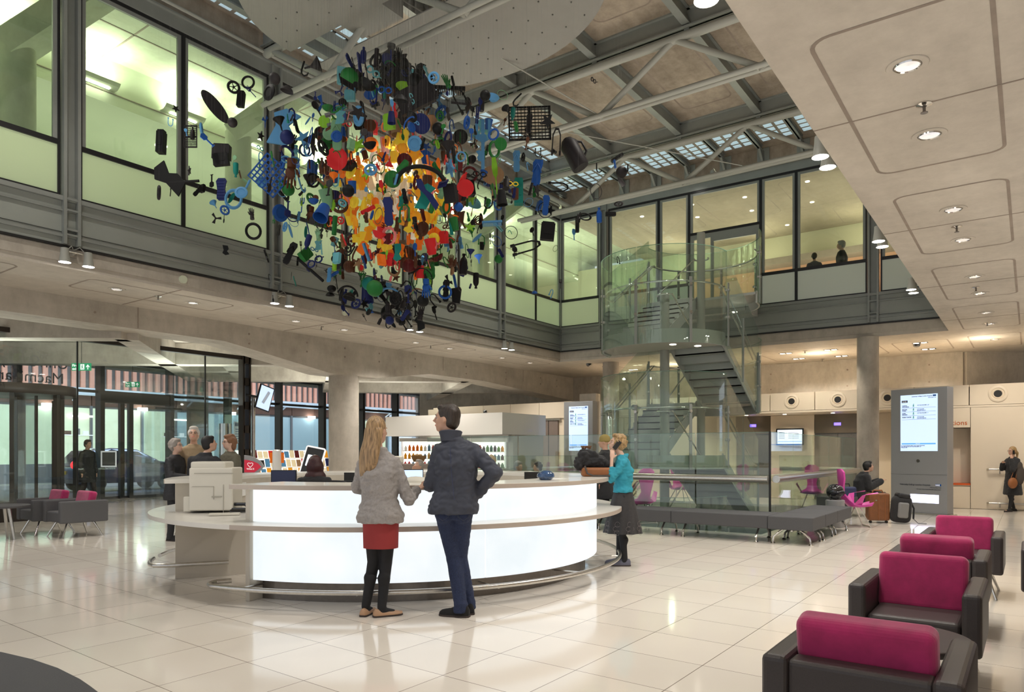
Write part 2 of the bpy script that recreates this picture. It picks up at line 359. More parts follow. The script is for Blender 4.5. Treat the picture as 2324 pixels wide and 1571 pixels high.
# ================================================================ the setting
def FW(y): return 19.34+.037*(12.17-y)
YL = 12.17; YR = 1.57
TRN = [0]
def trim(mb, m, **k):
    TRN[0] += 1; return struct('trim_%d' % TRN[0], mb, m, **k)
def floor_build():
    b = MB()
    for a, c in (((-3.5, -9, -.3), (12.3, 22.3, 0)), ((12.3, -9, -.3), (19.4, 3.7, 0)), ((12.3, 9.9, -.3), (19.4, 22.3, 0)), ((19.4, -9, -.3), (27.5, 22.3, 0))): b.bb(a, c)
    struct('floor', b, 'floor_tiles', origin=(0, 0, 0))
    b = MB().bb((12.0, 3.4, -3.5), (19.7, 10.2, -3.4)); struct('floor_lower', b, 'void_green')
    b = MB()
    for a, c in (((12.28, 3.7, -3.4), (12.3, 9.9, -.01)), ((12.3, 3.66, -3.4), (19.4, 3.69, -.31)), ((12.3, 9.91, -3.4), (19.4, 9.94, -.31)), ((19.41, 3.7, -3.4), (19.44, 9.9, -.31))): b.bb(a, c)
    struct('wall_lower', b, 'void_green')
floor_build()
def joints(parent, rects, z, w=.035, m='concrete_groove'):
    for (cx, cy, sx, sy, r) in rects:
        a = rrect(sx, sy, r); c = rrect(sx-2*w, sy-2*w, max(.02, r-w)); n = len(a)
        b = MB(); b.add([(cx+x, cy+y, z) for x, y in a]+[(cx+x, cy+y, z) for x, y in c], [(i, (i+1) % n, n+(i+1) % n, n+i) for i in range(n)])
        b.build('panel_groove', m, parent, fixn=False)['kind'] = 'structure'
def ceil_line(parent, a, c, z, w=.02):
    b = MB().beam((a[0], a[1], z), (c[0], c[1], z), w, .004); b.build('panel_joint', 'concrete_groove', parent)['kind'] = 'structure'
# slabs over the ground floor
cl = struct('ceiling_left', MB().bb((-3.5, YL, 4.27), (27.5, 24.5, 4.6)), 'concrete_light')
cr = struct('ceiling_right', MB().bb((-3.5, -9, 4.27), (27.5, YR, 4.6)), 'concrete_light')
cf = struct('ceiling_far', MB().prism([(FW(YR), YR), (27.5, YR), (27.5, YL), (FW(YL), YL)], 4.27, 4.6), 'concrete_light')
joints(cr, [(6.75, .73, 3.0, 1.1, .16), (10.5, .73, 2.9, 1.1, .16), (14.35, .73, 2.9, 1.1, .16), (18.2, .73, 3.2, 1.1, .16), (22.2, .73, 2.6, 1.1, .16), (2.9, .73, 3.0, 1.1, .16)], 4.268, .032)
joints(cr, [(x, -1.4, 3.0, 2.4, .16) for x in (2.9, 6.75, 10.5, 14.35, 18.2)], 4.268, .035)
for x in (6.75, 10.5, 14.35, 18.2): ceil_line(cr, (x, -6), (x, YR), 4.268, .016)
ceil_line(cr, (-3, .02), (26, .02), 4.268, .02)
joints(cl, [(6.8, 13.05, 2.7, .95, .16), (10.5, 13.05, 2.7, .95, .16), (14.3, 13.05, 2.8, .95, .16), (18.2, 13.05, 2.7, .95, .16), (3.1, 13.05, 2.7, .95, .16)], 4.268)
for x in (6.78, 10.5, 14.3): ceil_line(cl, (x, YL), (x, 14.3), 4.268, .03)
joints(cf, [(22.1, 4.9, 2.6, 3.2, .3), (22.1, 9.4, 2.6, 3.6, .3), (22.2, 2.35, 2.2, 1.3, .2)], 4.268)
# fair-faced slab nosing with a shadow step
trim(MB().bb((-3.5, YL-.03, 4.36), (FW(YL)-.02, YL, 4.57)), 'concrete')
b = MB(); b.prism([(FW(YR)-.03, YR), (FW(YR), YR), (FW(YL), YL), (FW(YL)-.03, YL-.03)], 4.36, 4.57); trim(b, 'concrete')
# left edge beam with haunches, and the diagonal grid behind it
def haunch_beam(pts, y0, y1, ztop=4.27):
    b = MB(); n = len(pts)
    P = [(x, y, z) for y in (y0, y1) for x, z in pts]+[(x, y, ztop) for y in (y0, y1) for x, z in pts]
    F = []
    for i in range(n-1): F += [(i, i+1, n+i+1, n+i), (2*n+i, 3*n+i, 3*n+i+1, 2*n+i+1), (i, 2*n+i, 2*n+i+1, i+1), (n+i, n+i+1, 3*n+i+1, 3*n+i)]
    F += [(0, n, 3*n, 2*n), (n-1, 3*n-1, 4*n-1, 2*n-1)]
    b.add(P, F); return b
trim(haunch_beam([(-3.5, 3.84), (9.0, 3.84), (11.9, 3.4), (13.5, 3.4), (15.6, 3.7), (18.2, 3.7), (23.9, 3.38), (24.1, 3.38)], 14.35, 15.15), 'concrete')
for (xa, ya, xb, yb) in ((12.7, 15.0, 7.2, 22.0), (12.7, 15.0, 18.2, 22.0), (18.2, 15.0, 12.7, 22.0), (18.2, 15.0, 24, 22), (7.2, 15.0, 12.7, 22.0), (7.2, 15, 1.7, 22), (24, 15, 18.2, 22)):
    trim(MB().beam((xa, ya, 3.98), (xb, yb, 3.98), .45, .56), 'concrete')
trim(MB().bb((-3.5, 21.6, 4.06), (27.5, 21.95, 4.27)), 'concrete')
trim(MB().bb((-3.5, 23.9, 4.1), (32, 24.5, 4.27)), 'concrete')
hb = MB()
for x in (1.5, 4.2, 6.3, 9.6, 11.2, 12.4, 13.6, 15.0, 17.3, 19.4, 21.5, 22.6):
    for z in ((4.05,) if x < 8 else (4.08, 3.86)): hb.cyl((x, 14.352, z), (x, 14.34, z), .022, seg=10)
trim(hb, 'concrete_groove')
for x in (2.6, 7.1, 16.2, 20.4): trim(MB().bb((x, 14.345, 3.86), (x+.015, 14.352, 4.27)), 'concrete_groove')
hb = MB()
for y in (2.4, 4.6, 6.9, 9.2, 11.4, 13.3):
    for z in (3.45, 3.95): xw = 24.25-.5*(y-YR)/20.7-.155; hb.cyl((xw, y, z), (xw-.01, y, z), .025, seg=10)
trim(hb, 'concrete_groove')
# walls at ground level
def wallbox(name, a, c, t, z0, z1, m):
    a = V((*a, 0)); c = V((*c, 0)); mid = (a+c)/2; d = c-a
    return struct(name, MB().box((mid.x, mid.y, (z0+z1)/2), (d.length, t, z1-z0), math.atan2(d.y, d.x)), m)
wallbox('wall_back', (24.25, YR), (23.75, 22.3), .3, 0, 4.27, 'concrete')
wallbox('wall_back_side', (24.2, YR), (27.4, -1.9), .3, 0, 4.27, 'concrete')
wallbox('wall_right', (-3.5, -8.9), (27.4, -8.9), .3, 0, 4.27, 'white_panel')
# white lining with ventilation band: front plane follows the far side
def LX(y): return FW(y)+1.13
def lining(y0, y1, z0, z1, dx=0, t=.12, m='white_panel', name=None):
    b = MB(); b.prism([(LX(y0)+dx, y0), (LX(y0)+dx+t, y0), (LX(y1)+dx+t, y1), (LX(y1)+dx, y1)], z0, z1); return b
LN = [0]
def panel(y0, y1, z0, z1, dx=0, g=.006):
    LN[0] += 1; return struct('wall_panel_%d' % LN[0], lining(y0+g, y1-g, z0+g, z1-g, dx), 'white_panel')
struct('wall_core', lining(-4, 11.9, .0, 3.05, .14 if False else 2.6, .1), 'white_panel')
for k in range(11):
    y0 = -1.15+k*1.19
    panel(y0, y0+1.18, 2.55, 3.06)
trim(lining(-3.5, 12.0, 2.5, 2.548, 0, 2.6), 'white_panel')        # soffit of the band
trim(lining(-3.5, 12.0, 3.02, 3.05, .12, 2.5), 'white_panel')
for y0, y1 in ((-3.4, -1.2), (-1.2, 1.2), (2.3, 2.9), (8.1, 9.3), (9.3, 10.5), (10.5, 11.9)): panel(y0, y1, .0, 2.5)
panel(1.2, 2.3, 2.0, 2.5); panel(1.2, 2.3, .0, .55); panel(1.2, 2.3, .55, .62, .01)
trim(lining(1.2, 2.3, .6, 2.0, .5), 'wall_peach' if False else 'white_panel'); trim(lining(1.2, 2.3, .58, .62, -.01, .5), 'orange_rail')
# lift lobby recess
for y0, y1 in ((2.9, 3.9), (5.15, 6.4), (7.45, 8.1)): panel(y0, y1, 0, 2.5, 1.5)
for yy in (2.9, 8.1): trim(MB().bb((LX(yy)+.12, yy-.05, 0), (LX(yy)+1.6, yy+.05, 2.5)), 'white_panel')
for n, (y0, y1) in enumerate(((3.9, 5.15), (6.4, 7.45))):
    e = bpy.data.objects.new('door_%d' % (n+1), None); COL.objects.link(e); ym = (y0+y1)/2; e.location = (LX(ym)+1.62, ym, 0); e['kind'] = 'structure'
    lining(y0, y1, 1.95, 2.5, 1.52, .1).build('overpanel', 'lift_metal', e)
    lining(y0, ym-.004, 0, 1.95, 1.57, .06).build('door_leaf', 'brushed_dark', e); lining(ym+.004, y1, 0, 1.95, 1.57, .06).build('door_leaf', 'brushed_dark', e)
    lining(ym-.09, ym+.09, 2.17, 2.25, 1.50, .02).build('floor_display', 'purple_led', e)
struct('wall_side_lining', MB().bb((20.05, 12.0, 0), (20.15, 18.5, 3.0)), 'white_panel')
for k in range(5):
    y0 = 12.2+k*1.2; struct('wall_panel_%d' % (40+k), MB().bb((20.0, y0+.006, 2.52), (20.05, y0+1.19, 3.05)), 'white_panel')
b = MB().bb((19.98, 12.65, 0), (20.05, 14.0, 2.45)); d = struct('door_3', b, 'brown_door')
MB().bb((19.96, 13.0, 0), (19.98, 13.01, 2.45)).build('door_joint', 'black', d)['kind'] = 'structure'
MB().bb((19.95, 12.55, 2.45), (20.05, 14.1, 2.5)).build('door_head', 'brushed', d)['kind'] = 'structure'
trim(MB().bb((19.9, 12.05, 0), (20.3, 12.35, 3.05)), 'white_panel')
trim(MB().bb((20.3, 11.4, 0), (20.6, 12.0, 3.3)), 'concrete')
# ------------------------------------------------- columns
def column(x, y, r, z1, label, z0=0, m='concrete'):
    b = MB(); b.tube([(x, y, z0), (x, y, z1)], r, 36)
    return tag(b.build('concrete_column', m, smooth=True, origin=(x, y, z0)), label, 'column')
column(12.68, 14.72, .39, 3.42, 'thick round concrete column under the haunched beam beside the shop')
column(19.72, 3.3, .25, 4.27, 'round concrete column standing beside the seated person in black')
column(20.4, 10.9, .26, 4.27, 'round concrete column behind the glass stair, near the atrium corner')
column(13.4, 23.0, .34, 4.1, 'round concrete column outside the entrance glazing, behind the talking visitors')
column(25.2, 23.6, .34, 4.1, 'round concrete column outside the last facade bay, beside the white van')
# ------------------------------------------------- first floor curtain wall
def P2(s, L): return (s, YL) if L else (FW(s), s)
def bar(a, c, z0, z1, t, off, m, name='x', L=True, parent=None, kind=True):
    (x0, y0), (x1, y1) = P2(a, L), P2(c, L)
    o = (0, -1) if L else (-1, 0)
    q = [(x0+o[0]*off, y0+o[1]*off), (x1+o[0]*off, y1+o[1]*off), (x1+o[0]*(off+t), y1+o[1]*(off+t)), (x0+o[0]*(off+t), y0+o[1]*(off+t))]
    return MB().prism(q, z0, z1)
for L, a, c in ((True, -3.5, 19.3), (False, YR, 12.1)):
    trim(bar(a, c, 4.6, 5.35, .06, .0, '', L=L), 'panel_grey')
    for z0, z1, t in ((4.72, 4.76, .04), (5.12, 5.15, .04), (5.28, 5.35, .06)): trim(bar(a, c, z0, z1, t, .06, '', L=L), 'steel_grey')
    trim(bar(a, c, 4.58, 4.61, .05, .03, '', L=L), 'black')
    trim(bar(a, c, 4.8, 4.805, .01, .06, '', L=L), 'black')
    trim(bar(a, c, 8.80, 9.02, .10, .0, '', L=L), 'steel_grey')
    trim(bar(a, c, 9.02, 9.05, .16, .0, '', L=L), 'steel_grey')
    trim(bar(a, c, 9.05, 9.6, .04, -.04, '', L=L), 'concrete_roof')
WN = [0]
def window(a, c, L, parts=None, pane='glass_clear', frost='frost_green', door=False):
    WN[0] += 1; n = WN[0]; p, q = P2(a, L), P2(c, L)
    e = bpy.data.objects.new('window_%d' % n, None); COL.objects.link(e); e.location = ((p[0]+q[0])/2, (p[1]+q[1])/2, 5.35); e['kind'] = 'structure'
    s = 1 if c > a else -1; w = .035
    fr = MB()
    def add(m): fr.add(m.v, m.f)
    add(bar(a, a+s*w, 5.35, 8.8, .07, 0, '', L=L)); add(bar(c-s*w, c, 5.35, 8.8, .07, 0, '', L=L))
    add(bar(a+s*w, c-s*w, 8.745, 8.8, .07, 0, '', L=L)); add(bar(a+s*w, c-s*w, 5.35, 5.39, .07, 0, '', L=L))
    zz = (6.14, 6.22) if not door else (7.55, 7.62)
    add(bar(a+s*w, c-s*w, zz[0], zz[1], .07, 0, '', L=L)); fr.build('frame', 'black_frame', e)
    g = MB()
    m = bar(a+s*w, a+s*(w+.06), zz[1], 8.745, .05, .0, '', L=L); g.add(m.v, m.f); m = bar(c-s*(w+.06), c-s*w, zz[1], 8.745, .05, .0, '', L=L); g.add(m.v, m.f)
    m = bar(a+s*.1, c-s*.1, 8.68, 8.745, .05, .0, '', L=L); g.add(m.v, m.f); g.build('sash', 'steel_grey', e)
    bar(a+s*w, c-s*w, zz[1], 8.745, .012, .01, '', L=L).build('pane', pane, e)
    if not door: bar(a+s*w, c-s*w, 5.39, 6.14, .012, .03, '', L=L).build('frosted_pane', frost, e)
    else:
        m = MB()
        for u, v2, z0, z1 in ((a+s*w, c-s*w, 7.42, 7.55), (a+s*w, a+s*(w+.09), 5.35, 7.42), (c-s*(w+.09), c-s*w, 5.35, 7.42), (a+s*.62, a+s*.7, 5.35, 7.42), (a+s*.7, c-s*.12, 7.3, 7.42)):
            k = bar(u, v2, z0, z1, .06, .0, '', L=L); m.add(k.v, k.f)
        m.build('door_frame', 'steel_grey', e); bar(a+s*.1, c-s*.1, 5.39, 7.42, .012, .01, '', L=L).build('pane', pane, e)
    return e
xs = [-.65, 1.2, 3.06, 4.95, 6.79, 8.67, 10.5, 12.4, 14.3, 16.12, 17.9, 19.3]
for i in range(len(xs)-1):
    a, c = xs[i], xs[i+1]
    if abs(a-4.95) < .01 or abs(a-8.67) < .01 or abs(a-12.4) < .01 or abs(a-16.12) < .01 or i == 1: a += .14
    if abs(c-4.95) < .01 or abs(c-8.67) < .01 or abs(c-12.4) < .01 or abs(c-16.12) < .01 or i == 0: c -= .14
    window(a, c, True)
ys = [(12.1, 10.72, 0), (10.42, 8.8, 0), (8.8, 7.88, 0), (7.88, 5.89, 1), (5.89, 4.98, 0), (4.98, 3.3, 0), (3.0, 1.6, 0)]
for i, (a, c, dr) in enumerate(ys): window(a, c, False, frost='frost_green' if i == 0 else 'frost_grey', door=bool(dr))
def post(s, L):
    b = MB()
    for o in (-.12, .08):
        m = bar(s+o, s+o+.045, 4.61, 9.0, .15, .0, '', L=L); b.add(m.v, m.f)
    for z in (4.75, 4.83, 5.13, 5.3):
        m = bar(s-.08, s+.08, z, z+.03, .08, .06, '', L=L); b.add(m.v, m.f)
    m = bar(s-.08, s+.08, 5.35, 8.8, .03, .0, '', L=L); b.add(m.v, m.f)
    trim(b, 'steel_grey')
for s in (1.2, 4.95, 8.67, 12.4, 16.12): post(s, True)
for s in (10.57, 3.15): post(s, False)
trim(MB().bb((19.24, 12.06, 4.6), (19.36, 12.2, 9.05)), 'steel_grey')
# rooms behind the curtain wall
struct('ceiling_upper_left', MB().bb((-3.5, YL+.05, 9.4), (27, 15.2, 9.55)), 'ceil_mint')
struct('floor_upper', MB().bb((-3.5, YL+.03, 4.62), (27, 18.4, 5.3)), 'ceil_mint')
struct('wall_upper_left', MB().bb((-3.5, 15.2, 8.5), (27, 15.35, 9.4)), 'wall_mint')
struct('ceiling_upper_bulkhead', MB().bb((-3.5, 15.35, 8.5), (27, 18.3, 8.6)), 'wall_mint')
struct('wall_upper_back', MB().bb((-3.5, 18.2, 5.3), (27, 18.4, 8.5)), 'wall_mint')
struct('wall_upper_end', MB().bb((-3.6, YL+.05, 5.3), (-3.5, 18.3, 9.4)), 'wall_mint')
for x in (3.0, 6.8, 10.6, 14.4, 18.2): trim(MB().bb((x, YL+.1, 9.39), (x+.03, 15.2, 9.4)), 'concrete_groove')
trim(MB().bb((-3.5, 13.9, 9.39), (27, 13.93, 9.4)), 'concrete_groove')
trim(MB().bb((-3.5, 15.18, 8.72), (27, 15.2, 8.735)), 'concrete_groove')
for i, x in enumerate((4.9, 9.1, 13.3, 17.6)):
    column(x, 14.0, .27, 8.35, 'upper floor round concrete column behind the glass with a slanting brace, %s from the entrance end' % ('first', 'second', 'third', 'fourth')[i], 5.3, 'ceil_mint')
    trim(MB().beam((x-.1, 14.05, 8.25), (x+1.0, 13.0, 9.5), .52, .42), 'ceil_mint')
struct('floor_upper_far', MB().prism([(FW(-2)+.03, -2), (26, -2), (26, 12.15), (FW(12.15)+.03, 12.15)], 4.62, 5.3), 'ceil_beige')
struct('ceiling_upper_far', MB().prism([(FW(-2)+.05, -2), (26, -2), (26, 12.2), (FW(12.2)+.05, 12.2)], 8.9, 9.05), 'ceil_beige')
struct('wall_upper_far', MB().bb((25.6, -2, 5.3), (25.8, 18.2, 8.9)), 'wall_olive')
b = struct('wall_upper_counter', MB().bb((23.6, -2, 5.3), (23.8, 9.6, 7.3)), 'wall_peach')
trim(MB().bb((23.0, -2, 7.3), (25.6, 9.6, 7.5)), 'ceil_beige')
struct('wall_upper_right', MB().bb((19.8, -2.1, 5.3), (25.8, -2, 8.9)), 'wall_olive')
cuf = bpy.data.objects['ceiling_upper_far']
joints(cuf, [(21.7, 9.6, 2.6, 1.9, .25), (21.7, 7.2, 2.6, 1.9, .25), (21.7, 4.8, 2.6, 1.9, .25), (21.7, 2.4, 2.6, 1.9, .25), (24.4, 8, 2, 1.9, .25), (24.4, 4, 2, 1.9, .25)], 8.898, .03)
# ------------------------------------------------- roof
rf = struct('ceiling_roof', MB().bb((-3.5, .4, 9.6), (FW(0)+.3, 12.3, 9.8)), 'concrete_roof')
struct('wall_above_right', MB().bb((-3.5, .3, 4.6), (20.5, .4, 9.8)), 'concrete')
BX = (4.2, 8.4, 12.6, 16.9); PY = (3.2, 5.15, 7.1, 9.05, 11.0)
def ibeam(a, c, h, w, zt=9.6):
    b = MB(); z = zt-h
    b.beam((a[0], a[1], zt-h/2), (c[0], c[1], zt-h/2), .04, h); b.beam((a[0], a[1], zt-.015), (c[0], c[1], zt-.015), w, .03); b.beam((a[0], a[1], z+.015), (c[0], c[1], z+.015), w, .03); return b
jr = []
for i in range(len(BX)):
    trim(ibeam((BX[i], YR), (BX[i], YL-.1), .36, .17), 'steel_grey')
for y in PY: trim(ibeam((-1, y), (17.2, y), .3, .15), 'steel_grey')
for i in range(3):
    for j in range(4): jr.append(((BX[i]+BX[i+1])/2, (PY[j]+PY[j+1])/2, 3.1, 1.2, .2))
joints(rf, jr, 9.598, .04)
yy = [1.75+1.02*k for k in range(11)]
for y in yy: trim(ibeam((17.1, y), (19.35, y), .15, .11), 'steel_grey')
def blocks(x0, x1, y0, y1, nx, ny, label, z=9.57):
    t = thing('glass_block_panel', label, 'skylight', ((x0+x1)/2, (y0+y1)/2, z), 'glass block skylight panels')
    MB().bb((x0, y0, z), (x1, y1, z+.03)).build('slab', 'block_rim', t)
    b = MB(); dx = (x1-x0)/nx; dy = (y1-y0)/ny
    for i in range(nx):
        for j in range(ny):
            cx = x0+dx*(i+.5); cy = y0+dy*(j+.5); w, h = dx*.37, dy*.37
            b.add([(cx-w, cy-h, z-.002), (cx+w, cy-h, z-.002), (cx+w, cy+h, z-.002), (cx-w, cy+h, z-.002), (cx-w*.6, cy-h*.6, z-.02), (cx+w*.6, cy-h*.6, z-.02), (cx+w*.6, cy+h*.6, z-.02), (cx-w*.6, cy+h*.6, z-.02)],
                  [(4, 5, 6, 7), (0, 1, 5, 4), (1, 2, 6, 5), (2, 3, 7, 6), (3, 0, 4, 7)])
    b.build('glass_blocks', 'glass_block', t)
ORD = ['first', 'second', 'third', 'fourth', 'fifth', 'sixth', 'seventh', 'eighth', 'ninth', 'tenth', 'eleventh', 'twelfth', 'thirteenth', 'fourteenth', 'fifteenth', 'sixteenth', 'seventeenth', 'eighteenth', 'nineteenth', 'twentieth', 'twenty-first', 'twenty-second', 'twenty-third', 'twenty-fourth', 'twenty-fifth', 'twenty-sixth']
for k in range(10):
    blocks(17.3, 19.1, yy[k]+.1, yy[k+1]-.1, 7, 3, 'skylight of pale glass blocks above the stair end, %s bay from the atrium corner' % ORD[9-k])
for k in range(6):
    x0 = (1.0, 4.3, 6.4, 8.55, 10.6, 12.8)[k]; x1 = (4.1, 6.3, 8.3, 10.5, 12.5, 16.8)[k]
    blocks(x0, x1, 11.65, 12.05, int((x1-x0)/.31), 1, 'single row of glass blocks along the roof edge, %s from the entrance end' % ORD[k])
    blocks(x0, x1, 10.55 if k < 9 else 9.3, 11.25, int((x1-x0)/.31), 2, 'double row of glass blocks in the roof, %s from the entrance end' % ORD[k])
trim(ibeam((-1, 11.45), (17.1, 11.45), .3, .15), 'steel_grey')
# trusses (tube, paired rods, diagonals)
for n, x in enumerate((8.4, 12.6, 16.9)):
    t = thing('roof_truss', ('tubular steel roof truss above the hanging sculpture', 'tubular steel roof truss in the middle of the roof', 'tubular steel roof truss next to the glass block strip')[n], 'truss', (x, 7, 8.0))
    zt, zb = 9.12, 8.1
    MB().tube([(x, YR, zt), (x, 12.0, zt)], .085, 16).build('top_tube', 'truss_grey', t, True)
    for o in (-.075, .075): MB().tube([(x+o, YR, zb), (x+o, 12.0, zb)], .05, 12).build('lower_rod', 'truss_grey', t, True)
    ny = [11.8, 10.2, 8.6, 7.0, 5.4, 3.8, 2.2]
    for i in range(6):
        za, zc = (zt, zb) if i % 2 == 0 else (zb, zt)
        MB().tube([(x, ny[i], za), (x, ny[i+1], zc)], .06, 12).build('diagonal', 'truss_grey', t, True)
    for y in PY:
        MB().beam((x, y, zt), (x, y, 9.26), .05, .1).build('hanger_plate', 'steel_grey', t)
for k in range(10):
    y = yy[k]+.0
    t = thing('roof_bracket', 'grey steel bracket on the wall head above the far windows, %s from the corner' % ORD[9-k], 'bracket', (FW(y)-.02, y, 9.1), 'wall head brackets')
    x = FW(y)-.04
    MB().add([(x, y-.03, 9.1), (x, y-.03, 9.5), (x-.42, y-.03, 9.5), (x, y+.03, 9.1), (x, y+.03, 9.5), (x-.42, y+.03, 9.5)], [(0, 1, 2), (3, 5, 4), (0, 3, 4, 1), (1, 4, 5, 2), (0, 2, 5, 3)]).build('gusset', 'steel_grey', t)
    MB().bb((x, y-.16, 9.07), (x+.02, y+.16, 9.58)).build('back_plate', 'panel_grey', t)
for i, (a, c) in enumerate((((12.6, 10.3, 9.1), (12.6+4.2, 5.5, 8.15)), ((8.4, 8.7, 9.1), (12.6, 7.0, 8.15)), ((4.2, 9, 9.1), (8.4, 6.6, 8.15)))):
    tag(MB().tube([a, c], .012, 6).build('tie_rod', 'truss_grey'), 'thin steel tie rod slanting between roof trusses, %s from the sculpture side' % ORD[(2, 0, 1)[i]], 'rod')
# white pipe along the head of the left glazing
tag(MB().tube([(-1, YL-.2, 9.12), (19.0, YL-.2, 9.12)], .03, 8).build('pipe_run', 'truss_grey', smooth=True), 'thin grey pipe running along the top of the long glazed wall', 'pipe')
# ================================================================ reception desk
DC = cw(-1.45, 9.0)
def pol(r, a, z=0): return (DC[0]+r*math.cos(R_(a)), DC[1]+r*math.sin(R_(a)), z)
A0, A1 = 192, 512.6
t = thing('reception_desk', 'large round white reception desk with glowing panels in the middle of the hall', 'desk', (DC[0], DC[1], 0))
def arc(r0, r1, z0, z1, a0, a1, n=48): return MB().arc(DC, r0, r1, z0, z1, R_(a0), R_(a1), n)
arc(1.95, 2.64, 1.055, 1.10, A0-2.5, A1+2, 96).build('counter_top', 'white_corian', t, bev=.004)['label'] = 'stone counter top with pale brown edge'
arc(2.638, 2.645, 1.056, 1.098, A0-2.5, A1+2, 96).build('counter_edge', 'corian_edge', t)
arc(1.80, 2.80, .70, .743, A1-360-4, A0+1, 40).build('low_desk_top', 'white_corian', t)
arc(2.40, 2.80, .70, .742, A0+1, A1-4, 120).build('shelf_ledge', 'corian_edge', t)
arc(2.41, 2.79, .742, .744, A0+1, A1-4, 120).build('shelf_surface', 'white_corian', t)
js = [A0+.8, 244.6, 297.2, 349.8, 402.4, 455, A1-.8]
for i in range(6):
    arc(2.44, 2.50, .20, .695, js[i]+.12, js[i+1]-.12, 20).build('light_panel', 'lit_panel', t)
    arc(2.44, 2.50, .748, 1.05, js[i]+.12, js[i+1]-.12, 20).build('light_panel', 'lit_panel', t)
arc(2.30, 2.36, 0, .2, A0, A1, 80).build('plinth', 'brushed_dark', t)
arc(2.34, 2.44, .19, .2, A0, A1, 80).build('panel_base', 'corian_edge', t)
arc(1.95, 1.98, .0, 1.055, A0, A1, 80).build('inner_wall', 'desk_side', t)
arc(1.25, 1.95, .70, .735, A0+8, A1-10, 80).build('worktop', 'white_corian', t)
for a in (A0, A1):
    p, q = pol(1.95, a), pol(2.53, a); MB().beam((p[0], p[1], .53), (q[0], q[1], .53), .05, 1.06).build('end_panel', 'desk_side', t, bev=.004)
p, q = pol(1.55, A1), pol(2.5, A1); MB().beam((p[0], p[1], .35), (q[0], q[1], .35), .045, .70).build('pedestal_panel', 'desk_side', t)
MB().arc(DC, 2.47, 2.50, 0, .7, R_(A1-360-3), R_(A1-360-.3), 6).build('pedestal_edge_light', 'lit_panel', t)
rail = [pol(2.0, 157, .17), pol(2.3, 156, .17), pol(2.62, 155.5, .17), pol(2.74, 154, .17), pol(2.78, 151, .17)]
MB().tube(rail+[pol(2.79, a, .17) for a in range(148, 140, -2)], .023, 10).build('foot_rail', 'brushed', t, True)
r2 = [pol(2.50, 186.5, .17), pol(2.62, 184.8, .17), pol(2.73, 186, .17)]+[pol(2.78, a, .17) for a in range(188, 500, 3)]
MB().tube(r2, .023, 10).build('foot_rail', 'brushed', t, True)
for a in js[:-1]+[218, 270]:
    p, q = pol(2.36, a, .14), pol(2.78, a, .15); MB().tube([p, q], .009, 6).build('rail_bracket', 'brushed', t)
p = pol(2.24, A1+1.1, .9); n_ = (math.cos(R_(A1+90)), math.sin(R_(A1+90))); u_ = (-math.cos(R_(A1)), -math.sin(R_(A1)), 0)
e1 = pol(2.22, A1); off = .028
sg = thing('hearing_loop_sign', 'small blue hearing loop sign on the end of the desk', 'sign', (e1[0]+n_[0]*off, e1[1]+n_[1]*off, .9))
def sgp(u, v, o=0): return (e1[0]+n_[0]*(off+o)+u_[0]*u, e1[1]+n_[1]*(off+o)+u_[1]*u, .9+v)
MB().quad(sgp(-.055, -.055), sgp(.055, -.055), sgp(.055, .055), sgp(-.055, .055)).build('plate', 'blue_sign', sg)
MB().tube([sgp(.035*math.cos(R_(a)), .005+.035*math.sin(R_(a)), .003) for a in range(-40, 200, 20)], .004, 5).build('ear_mark', 'white_sign', sg)
MB().tube([sgp(-.04, -.03, .003), sgp(.0, .01, .003)], .004, 5).build('stroke', 'white_sign', sg)
text('T', .04, 'white_sign', sgp(.015, -.045, .003), u_, (0, 0, 1), 'letter', sg)
# things on and in the desk
def put(name, label, cat, r, d, z): 
    x, y = cw(r, d); return thing(name, label, cat, (x, y, z)), x, y
def rel(x, y, yaw):        # local frame: +x to the right of the front, +y forward (away from camera when yaw=TH-90deg... )
    return Matrix.Translation((x, y, 0)) @ Matrix.Rotation(yaw, 4, 'Z')
YAWC = TH-PI/2             # local +y looks away from the camera, +x to the camera's right
t, x, y = put('printer', 'bulky cream office printer standing on the low end of the desk', 'printer', -3.27, 7.85, .744)
T = rel(x, y, YAWC+.12)
def tb(b, c, d): return b.box(T @ V(c), d, m=T.to_3x3().to_4x4())
tb(MB(), (0.02, 0, 1.0), (.45, .42, .46)).build('housing', 'printer', t, bev=.015)
tb(MB(), (-.02, 0, 1.25), (.36, .36, .09)).build('scanner_lid', 'printer', t, bev=.02)
tb(MB(), (-.23, -.02, .84), (.08, .34, .16)).build('side_tray', 'printer', t, bev=.01)
b = MB(); tb(b, (.08, -.215, .92), (.1, .012, .012)); tb(b, (-.06, -.213, 1.03), (.22, .006, .004)); tb(b, (.05, -.213, .96), (.004, .006, .14)); tb(b, (.05, -.213, 1.17), (.4, .006, .006)); tb(b, (.15, -.213, .9), (.004, .006, .3)); b.build('seam', 'printer_dark', t)
def monitor(label, r, d, w, hgt, zb, mt, yaw, lit=False):
    t, x, y = put('monitor', label, 'monitor', r, d, .735); T = rel(x, y, YAWC+yaw)
    def q(b, c, dd): return b.box(T @ V(c), dd, m=T.to_3x3().to_4x4())
    q(MB(), (0, 0, zb+hgt/2), (w, .03, hgt)).build('housing', 'black', t, bev=.006)
    q(MB(), (0, -.017, zb+hgt/2+.005), (w*.93, .004, hgt*.88)).build('screen', mt, t)
    b = MB(); q(b, (0, .02, .735+(zb-.735)/2+.03), (.05, .03, max(.05, zb-.735+.06))); q(b, (0, .02, .742), (.2, .16, .014)); b.build('stand', 'black', t)
monitor('dark monitor beside the red-haired receptionist', -3.02, 9.45, .33, .26, .9, 'ink', .1)
monitor('monitor with a lit document between the two standing visitors', -1.40, 9.9, .34, .28, .88, 'screen_blue', .25)
